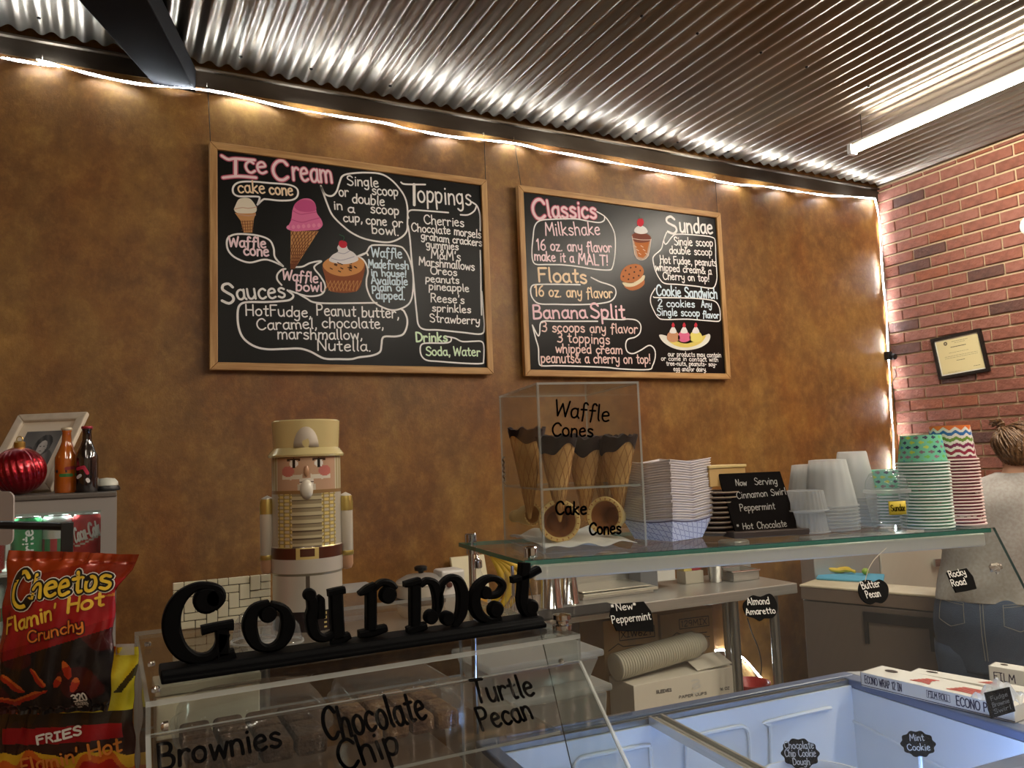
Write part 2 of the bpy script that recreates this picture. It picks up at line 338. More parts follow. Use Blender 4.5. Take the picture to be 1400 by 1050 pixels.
# --- right wall: mortar bed with single bricks in front of it
mortar = mat('mortar', (192, 170, 138), .95, bump=.5, bscale=120)
wr = struct(MB().box(XC, XC+.12, YF, D, 0, ZC+.12), 'wall_right', mortar, smooth=False)
BR = [mat('brick_%s' % n, c, .85, noise=(c2, 26, (1, 1, 1)), bump=.7, bscale=70) for n, c, c2 in
      (('red', (138, 86, 70), (120, 72, 58)), ('rose', (144, 94, 80), (130, 82, 68)), ('dark', (96, 64, 56), (80, 54, 48)), ('orange', (142, 84, 60), (126, 72, 52)))]
P_H, P_L = .0689, .2095; bh, bl = P_H-.0125, P_L-.0125
rb = random.Random(3)
brick_me = []
for q in range(8):
    mb = MB(); e = .0028; x1, y1, z1 = .013, bl/2, bh/2
    j = lambda s=.0012: rb.uniform(-s, s)
    back = [(0, -y1, -z1), (0, y1, -z1), (0, y1, z1), (0, -y1, z1)]
    mid = [(-x1+e, -y1+j(), -z1+j()), (-x1+e, y1+j(), -z1+j()), (-x1+e, y1+j(), z1+j()), (-x1+e, -y1+j(), z1+j())]
    top = [(-x1, -y1+e+j(), -z1+e+j()), (-x1, y1-e+j(), -z1+e+j()), (-x1, y1-e+j(), z1-e+j()), (-x1, -y1+e+j(), z1-e+j())]
    f = []
    for a in (0, 4): f += [(a+i, a+4+i, a+4+(i+1) % 4, a+(i+1) % 4) for i in range(4)]
    mb.add(back+mid+top, f + [(8, 11, 10, 9)])
    mb.mi = 0; o = mb.build('brick', BR[(0, 1, 0, 3, 0, 1, 2, 3)[q]], wr, smooth=False); brick_me.append(o)
far = [MB() for _ in BR]; used = 0
z0 = 1.5+1.159 - .0689*.5
for row in range(-38, 8):
    z = z0 + row*P_H
    if z < .03: continue
    zz1 = min(z + bh/2, ZC-.004); zz0 = z - bh/2
    if zz0 > ZC-.02: continue
    y = D - .005 - (.105 if row % 2 else 0.0)
    k = 0
    while y > YF+.1:
        yc = y - bl/2
        near = z > 1.42 and yc > 1.75
        if y == D - .005 - (.105 if row % 2 else 0) and row % 2:   # half brick at the corner
            mb = far[0]; mb.box(XC-.013, XC, D-.102, D-.004, zz0, zz1)
        if near and used < 296:
            src = brick_me[rb.choice((0, 1, 2, 3, 4, 5, 4, 0, 1, 6) if rb.random() < .9 else (6, 6, 7))]
            if used < 8: o = brick_me[used]
            else: o = src.copy(); C.objects.link(o)
            o.parent = wr; o.location = (XC, yc, z); used += 1
            if zz1 < z + bh/2 - 1e-4: o.scale = (1, 1, max(.2, (zz1-zz0)/bh)); o.location.z = (zz0+zz1)/2
        else:
            far[rb.choice((0, 0, 1, 3, 2, 0, 1))].box(XC-.013+rb.uniform(-.001, .001), XC, yc-bl/2, yc+bl/2, zz0, zz1)
        y -= P_L
for q, mb in enumerate(far):
    mb.build('brick', BR[q], wr, smooth=False, kind='stuff')
# --- corrugated metal ceiling
m = mat('galvanised_sheet', (172, 166, 158), .3, .92); nt = m.node_tree; b = nt.nodes['Principled BSDF']; tc = nt.nodes.new('ShaderNodeTexCoord')
c_ = ramp(noise(6, 4, (1, .12, 1), .2), [(.3, (122, 113, 100)), (.55, (146, 136, 122)), (.8, (164, 158, 150))])
nt.links.new(c_, b.inputs['Base Color'])
mr = nt.nodes.new('ShaderNodeMapRange'); mr.inputs[3].default_value = .25; mr.inputs[4].default_value = .36; nt.links.new(noise(5, 4, (1, .3, 1)), mr.inputs[0]); nt.links.new(mr.outputs[0], b.inputs['Roughness'])
bp = nt.nodes.new('ShaderNodeBump'); bp.inputs['Strength'].default_value = .02; bp.inputs['Distance'].default_value = .004
nt.links.new(noise(9, 2, (1, .12, 1)), bp.inputs['Height']); nt.links.new(bp.outputs[0], b.inputs['Normal'])
mb = MB(); pitch, amp = .0678, .0095; n = int((XC-XL)/pitch*10)
yy = [YF, -1.5, 0, 1, 2, 2.7, D-.035]
def cor(x): return ZC+.012+amp*math.cos(2*PI*(x/pitch))
vs = [(XL+(XC-XL)*i/n, y, cor(XL+(XC-XL)*i/n)) for y in yy for i in range(n+1)]
mb.add(vs, [(j*(n+1)+i, (j+1)*(n+1)+i, (j+1)*(n+1)+i+1, j*(n+1)+i+1) for j in range(len(yy)-1) for i in range(n)])
ceil = struct(mb, 'ceiling', m, ang=80)
struct(MB().box(XL-.12, XC+.12, YF-.12, D+.12, ZC+.06, ZC+.16), 'ceiling_deck', mat('dark_deck', (40, 34, 28), .9), smooth=False)
mb = MB(); mb.lathe([(0, 0), (.004, .0), (.007, .0035), (.007, .006)], 8, o=(0, 0, 0), axis=(0, 0, 1))
scr = mb.build('screw', mat('dark_screw', (30, 26, 24), .5, .6), ceil, world=False)
first = True
for (px, py) in ((68, 26), (317, 74), (882, 22), (945, 42), (1038, 70), (1109, 92), (1187, 117), (780, 166), (866, 181), (712, 154), (531, 116), (995, 206), (923, 193), (420, 92), (1060, 216)):
    p = PZ(px, py, ZC+.006); k = round(p.x/pitch-.5)+.5
    o = scr if first else scr.copy()
    if not first: C.objects.link(o)
    first = False; o.parent = ceil; o.location = (k*pitch, min(p.y, D-.06), ZC+.012-amp-.005)
# --- metal angle under the ceiling edge, beam, tube light
dk = mat('aged_steel_trim', (92, 82, 70), .38, .75, noise=((70, 60, 50), 6, (.4, 1, 1)))
mb = MB(); prof = [(D, ZC-.078), (D-.006, ZC-.078), (D-.006, ZC-.014), (D-.010, ZC-.012), (D-.016, ZC-.016), (D-.022, ZC-.013), (D-.024, ZC-.006), (D-.022, ZC-.003), (D, ZC-.003)]
mb.poly([(XL, y, z) for y, z in prof], (1, 0, 0), XC-XL); struct(mb, 'trim_1', dk, ang=30)
# beam running down to the wall from the upper left
mb = MB(); a = PY(213, 115, D-.01); bpt = PY(268, 115, D-.01)
f0, f1 = PD(108, 0, 2.4), PD(205, 0, 2.4)
beam_m = mat('charcoal_paint', (34, 34, 36), .8, spec=.08)
# the beam is an I-shaped steel seen from below: a wide flange, a web above it
pA, pB = PY(212, 117, D-.005), PY(268, 116, D-.005)
zb = pA.z
def beampt(px, py, z): return PZ(px, py, z)
q0, q1 = beampt(60, -52, zb+.02), beampt(176, -52, zb+.02)
mb.hexa([q0, q1, Vector((pB.x, D-.004, zb)), Vector((pA.x, D-.004, zb))],
        [q0+Vector((0, 0, .1)), q1+Vector((0, 0, .1)), Vector((pB.x, D-.004, zb+.1)), Vector((pA.x, D-.004, zb+.1))])
beam = mb.build('ceiling_beam', beam_m, smooth=False, bevel=.004); tag(beam, 'charcoal painted beam crossing under the corrugated ceiling at upper left', 'beam')
# tube light
def tube_light(x, y0, y1, z, label, k=1.0):
    t = thing('tube_light', label, 'light', (x, (y0+y1)/2, z))
    MB().tube([(x, y0, z), (x, y1, z)], .0165, 14).build('tube', mat('tube_glow_%d' % (k*100), (255, 255, 255), .5, emit=(255, 244, 226), es=TUBE_E*k), t)
    for y in (y0, y1):
        MB().box(x-.023, x+.023, y-.012, y+.012, z-.022, z+.03).build('end_cap', mat('white_plastic', (226, 222, 214), .4), t, smooth=False, bevel=.004)
    MB().box(x-.012, x+.012, min(y0, y1), max(y0, y1), z+.0175, z+.030).build('housing', mat('white_plastic', (226, 222, 214), .4), t, smooth=False)
    for y in (y0-.06 if y0 > y1 else y0+.06, y1+.3 if y0 > y1 else y1-.3):
        MB().tube([(x, y, z+.04), (x+.004, y, ZC+.01)], .0018, 6).build('hanging_wire', mat('dark_screw', (30, 26, 24)), t)
    return t
tube_light(3.25, 2.585, .15, H+1.45, 'long glowing white tube light hung under the ceiling near the brick wall', 1.35)
tube_light(2.1, 1.0, -.9, H+1.45, 'tube light above the freezer, nearer than the picture shows', 1.35)  # out of view, placed and strengthened to light the right side
tube_light(-.45, .4, -2.0, H+1.45, 'tube light above the camera, left of the bakery case', .45)  # out of view, placed to light the foreground from the left
tube_light(.5, -.3, -2.7, H+1.45, 'tube light behind the camera over the middle of the shop', .6)  # out of view, weaker fill placed clear of glare in the glass
# light strip round the top and down the corner: sagging clear tape with small diodes
strip_glow = mat('diode_glow', (255, 255, 255), .5, emit=(228, 238, 246), es=STRIP_E)
ledpx = [(-60, 68), (0, 78), (50, 81), (110, 97), (180, 112), (225, 118), (285, 123), (330, 131), (400, 148), (462, 158), (520, 166), (560, 176), (620, 186), (663, 191), (705, 195), (745, 205), (790, 212), (850, 224), (905, 233), (950, 241), (1000, 250), (1060, 256), (1110, 264), (1160, 268), (1192, 270)]
L3 = [PY(x, y+1, D-.028+.012*math.sin(x*.021)) for x, y in ledpx]
L3[0].x = XL+.2
L3 = smoothline(L3, 5)
crn = [PY(1196, 271, D-.016)] + [PY(x, y, D-.016) for x, y in ((1200, 290), (1203, 330), (1207, 380), (1211, 430), (1214, 478), (1216, 520), (1219, 570), (1222, 625), (1224, 700), (1226, 780))]
L3 += smoothline(crn, 5)
st = thing('light_strip', 'glowing white light strip sagging along the wall top and down the corner', 'light strip', L3[0])
def strip_run(L3, t, side, ph=0.0):
    """tape with diodes on one face; it twists as it hangs, so it throws its light up, out and down by turns"""
    step = .0155; acc = 0.0; dist = 0.0; mb = MB(); back = []
    for i in range(len(L3)-1):
        a, b2 = L3[i], L3[i+1]; L = (b2-a).length; d = (b2-a)/max(L, 1e-6); s = acc
        while s < L:
            p = a.lerp(b2, s/L); q = dist+s; tw = 1.3*math.sin(q*15+ph+1.1*math.sin(q*3.1))
            out = Vector((0, -1, 0)); sd = d.cross(out).normalized(); n = out*math.cos(tw)+sd*math.sin(tw); w_ = d.cross(n).normalized()
            mb.slab(p-d*.0045-w_*.0036+n*.0008, d*.009, w_*.0072, n*.0022); back.append((p, w_)); s += step
        acc = s-L; dist += L
    mb.build('diodes', strip_glow, t, smooth=False, kind='stuff')
    mb = MB(); vs = []
    for p, w_ in back: vs += [p-w_*.0055, p+w_*.0055]
    mb.add(vs, [(2*i, 2*i+1, 2*i+3, 2*i+2) for i in range(len(back)-1)]); mb.build('tape', mat('white_tape', (226, 226, 222), .5), t, smooth=False, solid=.0008)
strip_run(L3, st, 0)
for (px, py) in ((58, 79), (283, 117), (321, 128), (661, 184), (702, 190), (977, 244)):
    p = PY(px, py, D-.012)
    MB().tube([p+Vector((0, .01, .008)), p+Vector((0, -.004, .008)), p+Vector((0, -.006, .002)), p+Vector((0, -.001, -.006))], .0014, 6).build('hook', mat('hook_wire', (190, 180, 160), .35, .8), st)
# --- menu boards
pine = mat('pine_frame', (206, 164, 106), .55, noise=((172, 126, 74), 5, (1, 6, 14)))
pine2 = mat('pine_frame_upright', (206, 164, 106), .55, noise=((172, 126, 74), 5, (14, 6, 1)))
slate = mat('chalkboard_black', (10, 10, 10), .32, spec=.22)
YB = D-.030   # face of the boards
def board(corners, label, hang):
    tl, tr, br, bl_ = [PY(x, y, YB) for x, y in corners]
    x0, x1 = (tl.x+bl_.x)/2, (tr.x+br.x)/2; z1, z0_ = (tl.z+tr.z)/2, (bl_.z+br.z)/2; fw = .030
    t = thing('menu_board', label, 'menu board', ((x0+x1)/2, YB, z0_))
    MB().box(x0+.01, x1-.01, YB, YB+.014, z0_+.01, z1-.01).build('panel', slate, t, smooth=False)
    f0_, f1_ = YB-.012, YB+.016
    n = (0, 1, 0)
    def rail(pts, m_): 
        mb = MB(); mb.poly([(x, f0_, z) for x, z in pts], n, f1_-f0_); mb.build('frame_rail', m_, t, smooth=False, bevel=.003)
    rail([(x0, z1), (x1, z1), (x1-fw, z1-fw), (x0+fw, z1-fw)], pine); rail([(x0, z0_), (x0+fw, z0_+fw), (x1-fw, z0_+fw), (x1, z0_)], pine)
    rail([(x0, z0_+.001), (x0, z1-.001), (x0+fw, z1-fw), (x0+fw, z0_+fw)], pine2); rail([(x1, z0_+.001), (x1-fw, z0_+fw), (x1-fw, z1-fw), (x1, z1-.001)], pine2)
    for (a, b_) in hang:
        p, q = PY(*a, D-.006), PY(*b_, D-.02)
        MB().tube([p, q], .0016, 6).build('hanging_wire', mat('black_wire', (16, 14, 12), .6), t)
    return t
bd1 = board([(287, 193), (668, 248), (670, 512), (285, 506)], 'large framed chalkboard menu of ice cream, sauces and toppings, left of the two', [((284, 118), (288, 200)), ((662, 188), (664, 250))])
bd2 = board([(711, 254), (985, 292), (996, 519), (712, 514)], 'framed chalkboard menu of classics and sundaes, right of the two', [((703, 192), (713, 258)), ((978, 246), (981, 294))])
def P2(px, py): p = PY(px, py, YB); return Vector((p.x, p.z))
wallmap = lambda u, v, off=0.0: Vector((u, YB-.0006-off, v))
class Chalk:
    """collects the paint of one colour on one board"""
    def __init__(s): s.d = {}
    def mb(s, c): return s.d.setdefault(c, MB())
    def text(s, c, t, x0, y0, x1, y1, h, w_=1.7, off=0.0, jit=.25):
        A, B = P2(x0, y0), P2(x1, y1); hh = (P2((x0+x1)/2, (y0+y1)/2-h)-P2((x0+x1)/2, (y0+y1)/2)).length
        pxm = hh/h; write(s.mb(c), t, A, B, hh, w_*pxm, wallmap, off, jit)
    def line(s, c, pts, w_=2.4, off=0.0, o=(0, 0), k=1.0, closed=False, sm=True):
        P = [P2(o[0]+x/k, o[1]+y/k) for x, y in pts]; pxm = (P2(500, 300)-P2(500, 301)).length
        ribbon(s.mb(c), smoothline(P, 5, closed) if sm else P, w_*pxm, wallmap, off, closed)
    def fill(s, c, pts, off=0.0, o=(0, 0), k=1.0, sm=True):
        P = [P2(o[0]+x/k, o[1]+y/k) for x, y in pts]; P = smoothline(P, 4, True) if sm else P
        c0 = sum(P, Vector((0, 0)))/len(P); n = len(P)
        s.mb(c).add([wallmap(*c0, off)] + [wallmap(*p, off) for p in P], [(0, 1+i, 1+(i+1) % n) for i in range(n)])
    def build(s, parent):
        for c, mb in s.d.items(): mb.build('lettering' , mat('chalk_%d_%d_%d' % c, c, .8), parent, smooth=False, kind='stuff')
Wc, Pk, PkG, Cr, Lb, Lg, Lp, Ink = (252, 250, 246), (255, 226, 232), (200, 96, 120), (253, 226, 190), (222, 242, 253), (226, 250, 214), (250, 212, 220), (40, 20, 14)
c = Chalk(); T = c.text
for col, w1, off in ((PkG, 6.5, 0), (Pk, 3.6, .0004)):
    T(col, 'ce', 337, 236, 366, 237, 26, w1*.8, off); T(col, 'C', 374, 245, 395, 246, 26, w1, off); T(col, 'ream', 401, 247, 455, 250, 28, w1*.8, off)
    c.line(col, [(303, 213), (312, 218), (322, 217), (348, 219)], w1*.9, off); c.line(col, [(322, 218), (322, 241)], w1, off); c.line(col, [(305, 243), (325, 241), (350, 243)], w1*.9, off)
T(Cr, 'cake', 326, 263, 363, 264, 16, 2.2); T(Cr, 'cone', 369, 266, 401, 267, 15, 2.4)
o4 = dict(o=(280, 190), k=7)
c.line(Wc, [(503, 630), (525, 565), (500, 552), (420, 550), (320, 548), (272, 515), (275, 455), (330, 415), (450, 408), (620, 422), (800, 438), (880, 475), (888, 540), (840, 582), (720, 590), (590, 577), (555, 582), (503, 630)], 2.3, **o4)
c.line(Wc, [(387, 364), (376, 352), (374, 339), (368, 328), (352, 322), (326, 320), (313, 324), (310, 333), (313, 344), (323, 353), (341, 359), (360, 355), (372, 357), (387, 364)], 2.3)
T(Pk, 'Waffle', 313, 337, 364, 339, 14, 2.5); T(Pk, 'cone', 334, 349, 368, 350, 14, 2.5)
o6 = dict(o=(280, 330), k=5.525)
c.line(Wc, [(580, 330), (548, 290), (548, 250), (580, 215), (610, 208)], 2.2, **o6)
c.line(Wc, [(685, 195), (740, 190), (800, 162), (880, 150), (825, 195), (870, 260), (905, 320), (905, 370), (870, 405), (790, 415), (720, 400), (640, 372)], 2.2, **o6)
T(Pk, 'Waffle', 386, 382, 435, 387, 14, 2.3); T(Pk, 'bowl', 405, 397, 441, 399, 13, 2.3)
T(Wc, 'S', 303, 415, 321, 416, 27, 3.6); T(Wc, 'auces', 325, 409.5, 391, 407, 22, 2.9)
c.line(Wc, [(393, 397), (401, 404), (396, 410), (381, 412), (361, 413), (340, 413), (329, 416), (325, 426), (326, 446), (332.5, 462), (347, 473), (365, 477.5), (389, 477), (410, 476.6), (425, 481), (443, 490), (463, 491), (480, 491), (491, 488.5), (509, 486), (519.4, 481), (521.5, 471.4), (522.6, 463.3), (526.7, 460), (541, 460), (551, 457), (556, 447), (556.6, 436), (552.6, 426), (549, 423)], 2.6)
c.line(Wc, [(405, 400), (419, 408), (428, 413), (446, 414.7), (480, 414.5), (515, 414)], 2.3)
for a in (('HotFudge,', 336, 431, 426, 434), ('Peanut butter,', 433, 431, 546, 435), ('Caramel,', 352, 451, 434, 449), ('chocolate,', 441, 448, 525, 449), ('marshmallow,', 380, 463.5, 496, 464), ('Nutella.', 434, 479, 508, 480)): T(Wc, *a, 14.5, 1.9)
c.line(Wc, [(438.6, 254), (444, 265), (453, 268), (460, 262), (464, 250), (468, 241), (478, 237.5), (500, 236), (521, 238), (535, 246), (547, 259), (554, 271), (557, 285), (557, 304), (556, 316), (548, 325), (533, 331), (515, 330), (497, 326), (482, 319), (470, 310), (455, 295), (447, 278), (438.6, 254)], 2.4)
for a in (('Single', 475, 253, 518, 256, 13), ('scoop', 509, 266, 545, 268, 13), ('or', 464, 268.5, 477, 269, 13), ('double', 482, 277, 526, 281.5, 13), ('in', 457, 286, 469, 287, 12), ('a', 476, 290, 485, 291, 12), ('scoop', 507, 291, 546, 294, 13), ('cup,', 470, 303, 496, 304, 12), ('cone', 501, 306.5, 529, 308.5, 12), ('or', 537, 310, 551, 311, 12), ('bowl.', 509, 319, 546, 322, 12)): T(Wc, *a, 1.9)
o5 = dict(o=(470, 220), k=6.648); o7 = dict(o=(470, 350), k=6.176)
c.line(Wc, [(520, 195), (560, 212), (740, 215)], 2.4, **o5); c.line(Wc, [(638, 215), (640, 400)], 4.2, **o5)
T(Wc, 'oppings', 572, 276, 645, 281, 24, 2.4)
c.line(Wc, [(1165, 375), (1210, 410), (1235, 480), (1240, 560), (1240, 635)], 2.4, **o5)
c.line(Wc, [(1240, 815), (1245, 1000), (1247, 1200), (1252, 1400)], 2.2, **o5)
c.line(Wc, [(660, 445), (663, 500), (1185/6.176*1+0, 0)][:0] or [(1165, 300), (1180, 500), (1185, 600), (1160, 658), (1000, 645), (800, 625), (680, 620), (630, 580), (615, 480), (600, 330), (585, 150), (570, 0), (560, -130), (548, -220), (540, -260)], 2.3, **o7)
c.line(Wc, [(588, 520), (580, 480), (600, 452), (650, 447), (800, 458), (950, 470)], 2.2, **o5); c.line(Wc, [(1060, 490), (1130, 490), (1185, 455), (1205, 410)], 2.2, **o5)
for a in (('Cherries', 580.5, 306, 634.7, 310, 12), ('Chocolate', 563, 316, 616, 320.5, 11), ('morsels', 621, 321, 658, 326, 11), ('graham', 576, 327, 614, 332, 10), ('crackers', 619, 332, 659, 337, 10), ('gummies', 583, 338.5, 627, 342, 10), ("M&M's", 589.6, 353, 630, 357, 13), ('Marshmallows', 573, 362, 649, 370, 11), ('Oreos', 589, 374.5, 625, 377, 10), ('peanuts', 582, 385, 628, 388, 9.5), ('pineapple', 586.6, 396, 641.6, 399, 10), ("Reese's", 589, 412.5, 635, 415, 11), ('sprinkles', 591, 425.5, 644, 428, 10), ('Strawberry', 588, 440, 656, 443.5, 11)): T(Wc, *a, 1.7)
T(Lg, 'Drinks', 569, 467, 612, 467, 12, 2.5)
c.line(Wc, [(870, 680), (940, 695), (1000, 722), (1100, 720), (1160, 722), (1182, 760), (1180, 880), (1160, 908), (1000, 905), (800, 890), (700, 880), (655, 840), (645, 780), (660, 745), (710, 735), (850, 735), (900, 722), (905, 690), (870, 680)], 2.1, **o7)
T(Lg, 'Soda,', 582.5, 486, 616, 486, 12, 2); T(Lg, 'Water', 620, 486, 657, 487, 12, 2)
c.line(Wc, [(503, 349), (500, 346), (487, 351.5), (500, 346), (506, 337), (515, 335), (545, 336.6), (554, 343), (560, 355), (564, 371), (565, 387), (563, 407), (556, 418), (540, 424), (525, 421), (510, 411.5), (502, 395.5), (501, 382.4), (503, 371), (500, 360), (494, 353), (487, 351.5)], 2.3)
for a in (('Waffle', 508, 351, 550, 353, 13), ('Made', 504, 366, 528, 367, 11), ('fresh', 530, 367, 559, 368, 11), ('in house!', 508, 377, 556, 379, 9.5), ('Available', 508, 388, 557.5, 390, 11), ('plain or', 509, 397.5, 554, 398, 10), ('dipped.', 514.5, 408.5, 554, 410, 11)): T(Lb, *a, 2)
# drawings on the first board
V1, V2, Wf, Wd, Pn, Pd, Rd, Bk = (238, 228, 206), (206, 160, 130), (206, 150, 92), (120, 66, 34), (232, 120, 168), (208, 84, 140), (206, 40, 60), (60, 30, 20)
def cone_drawing(top, tip, wtop, wtip, y0, y1):
    c.fill(Wf, [(top-wtop, y0), (top+wtop, y0), (tip+wtip, y1), (tip-wtip, y1)], sm=False)
    for i in range(-6, 14):
        for sgn in (-1, 1):
            pts = []
            for k in range(9):
                t = k/8; u = i/7 + sgn*t*.8 if sgn > 0 else i/7 + .8 - t*.8 - .0
                u = i/7 + (t*.8 if sgn > 0 else .8-t*.8) - .4
                if 0 <= u <= 1:
                    xc = top+(tip-top)*t; ww = wtop+(wtip-wtop)*t; pts.append((xc-ww+2*ww*u, y0+(y1-y0)*t))
            if len(pts) > 1: c.line(Wd, pts, .9, .0003, sm=False)
cone_drawing(420-3.5, 400, 19, 3, 316, 367)
for f_, o_ in (((395, 311, 416, 314, 437, 308), Pn),): pass
c.fill(Pn, [(393, 312), (398, 301), (400, 287), (404, 278), (413, 272), (424, 272), (431, 279), (433, 291), (439, 300), (441, 308), (435, 314), (425, 315), (412, 316), (400, 316)], .0004)
c.fill(Pd, [(402, 281), (412, 273), (428, 276), (432, 287), (420, 290), (408, 288)], .0006)
c.line(Pd, [(400, 288), (410, 293), (420, 292), (432, 290)], 1.2, .0008); c.line(Pd, [(398, 300), (412, 304), (425, 301), (437, 298)], 1.2, .0008)
for i in range(7): c.fill((244, 150, 186), [(394+i*7-2.6, 311-i*.5), (394+i*7, 308-i*.5), (394+i*7+2.6, 311-i*.5), (394+i*7, 314-i*.5)], .0009)
c.fill(Wf, [(321, 291), (350, 291), (347, 300), (345, 318), (333, 318), (329, 302)], .0003, sm=False)
for i in range(5): c.line(Wd, [(331+i*3.6, 302), (333+i*3, 317)], .7, .0005, sm=False)
for i in range(4): c.line(Wd, [(330, 303+i*4), (346, 302+i*4)], .7, .0005, sm=False)
c.fill(V1, [(321, 283), (326, 273), (334, 270.5), (342, 272), (348, 279), (351, 286), (348, 291), (336, 292), (324, 291), (320, 287)], .0006)
c.line(V2, [(321, 286), (331, 284), (340, 285), (351, 283)], .9, .0008); c.line(V2, [(326, 293), (338, 295), (349, 294)], 1.6, .0008)
# waffle bowl sundae
c.fill((150, 84, 50), [(441, 363), (450, 355), (470, 360), (492, 355), (499, 362), (496, 380), (490, 396), (478, 400), (462, 400), (449, 396), (444, 378)], .0003)
for i in range(9): c.line(Wf, [(446+i*5.4, 384), (452+i*4.4, 398)], .8, .0006, sm=False); c.line(Wf, [(452+i*5.2, 384), (444+i*5.4, 397)][::1], .8, .0006, sm=False)
c.fill((222, 156, 92), [(441, 362), (452, 352), (470, 348), (490, 352), (498, 360), (492, 372), (470, 378), (450, 373)], .0007)
for i in range(16):
    a = random.uniform(0, 6.28); r_ = random.uniform(.3, 1); x, y = 470+24*r_*math.cos(a), 363+9*r_*math.sin(a)
    c.line(Bk, [(x, y), (x+3, y+1.5)], 1.3, .0009, sm=False)
c.fill((244, 240, 240), [(450, 357), (454, 349), (462, 344), (461, 338), (467, 331), (473, 334), (476, 341), (484, 346), (490, 355), (480, 360), (466, 361)], .0011)
c.line((190, 186, 200), [(453, 353), (466, 356), (484, 351)], 1, .0013); c.line((190, 186, 200), [(461, 345), (470, 347), (478, 343)], 1, .0013)
c.fill(Rd, [(463, 335), (464, 330), (469, 329), (474, 332), (473, 338), (467, 339)], .0015); c.line((30, 90, 60), [(469, 330), (470, 324), (464, 321)], 1, .0015)
c.build(bd1)
# second board
c = Chalk(); T = c.text
for col, w1, off in ((PkG, 6.5, 0), (Pk, 3.8, .0004)): T(col, 'C', 729, 298, 746, 299, 26, w1, off); T(col, 'lassics', 750, 297, 816, 299, 23, w1*.85, off)
A = dict(o=(700, 240), k=7)
c.line(Wc, [(810, 345), (890, 395), (950, 480), (985, 580), (985, 750), (960, 880), (920, 905), (780, 895), (620, 870), (480, 855), (330, 852), (230, 850), (197, 810), (190, 720), (200, 600), (215, 490), (260, 435), (360, 420), (600, 415), (720, 435), (830, 450), (880, 430), (885, 390)], 2, **A)
T(Pk, 'Milkshake', 746, 322, 821, 321, 17, 2); T(Pk, '16 oz. any flavor', 734, 342, 837, 345, 14, 2); T(Pk, 'make it a', 731, 356, 785, 359, 13, 2); T(Pk, 'MALT!', 791, 361, 832, 363, 14, 2.1)
T(Cr, 'Floats', 736, 385, 803, 387, 19, 3)
Cc = dict(o=(700, 380), k=6.667)
c.line(Wc, [(720, -5), (800, 35), (880, 60), (935, 90), (945, 150), (900, 210), (780, 235), (600, 243), (400, 240), (250, 235), (190, 190), (170, 130), (180, 75), (230, 60), (400, 58), (620, 62)], 2.1, **Cc)
T(Cr, '16 oz. any flavor', 731, 405, 838, 407.5, 14, 2.1)
T(Lp, 'Banana', 729, 436, 803, 434.5, 18, 2.8); T(Lp, 'Split', 808, 434.5, 855, 436, 19, 3)
c.line(Wc, [(185, 430), (235, 525), (252, 500), (257, 420), (290, 393), (400, 395), (780, 395)], 2.1, **Cc)
c.line(Wc, [(830, 375), (1000, 380), (1050, 375), (1130, 385), (1172, 430), (1165, 500), (1120, 540), (1055, 560), (1035, 610), (1050, 670), (1100, 690), (1170, 660), (1250, 615), (1297, 650), (1305, 720), (1280, 800), (1240, 835), (1000, 830), (850, 815), (600, 805), (400, 800), (270, 800), (245, 760), (240, 640), (215, 550), (185, 430)], 2.1, **Cc)
for a in (('3 scoops any flavor', 741, 453.5, 872, 455.5, 13), ('3 toppings', 762, 467.5, 834, 470.5, 13), ('whipped cream', 760, 482, 851, 484, 12), ('peanuts& a cherry on top!', 740, 495.5, 890, 497, 13)): T((246, 214, 206), *a, 1.9)
T(Wc, 'S', 913, 320, 927, 320, 23, 3.2); T(Wc, 'undae', 930, 317, 975, 320, 20, 2.8)
B = dict(o=(840, 270), k=8.075)
c.line(Wc, [(575, 385), (545, 470), (570, 515), (640, 430), (700, 405), (900, 415), (1080, 440), (1113, 500), (1118, 660), (1128, 800), (1130, 900), (1100, 990), (1040, 1000), (900, 980), (700, 960), (560, 950), (500, 900), (450, 800), (425, 690), (440, 640), (515, 570), (540, 480), (575, 385)], 2, **B)
for a in (('Single scoop', 922, 335, 975, 337, 11), ('double scoop', 915.5, 346.5, 974, 349.5, 10), ('Hot Fudge, peanuts', 903, 359.5, 980, 364, 10), ('whipped cream& a', 896.5, 369.5, 973, 375, 9.5), ('Cherry on top!', 907, 382, 970, 385, 10)): T(Wc, *a, 1.5)
Dd = dict(o=(840, 380), k=7)
T(Lb, 'Cookie Sandwich', 898, 404, 981, 408.5, 14, 2.2)
c.line(Wc, [(390, 100), (350, 170), (347, 240), (380, 320), (420, 380), (480, 398), (700, 395), (900, 410), (1000, 413), (1012, 370), (1005, 290), (970, 230), (900, 208), (760, 195), (600, 190), (400, 188), (372, 180)], 1.9, **Dd)
for a in (('2 cookies', 900, 419, 950, 420, 9.5), ('Any', 959, 420, 973, 421, 9), ('Single scoop', 898.6, 431, 957, 432.5, 10), ('flavor', 961, 434, 983, 435.5, 9)): T(Lb, *a, 1.7)
for a in (('our products may contain', 913.5, 487, 986, 488.5, 6.5), ('or come in contact with', 904, 492.7, 982, 494.5, 6), ('tree-nuts, peanuts- soy-', 911, 499.6, 980, 500.6, 6), ('egg and/or dairy.', 921, 507, 966, 508, 6)): T(Wc, *a, 1.0)
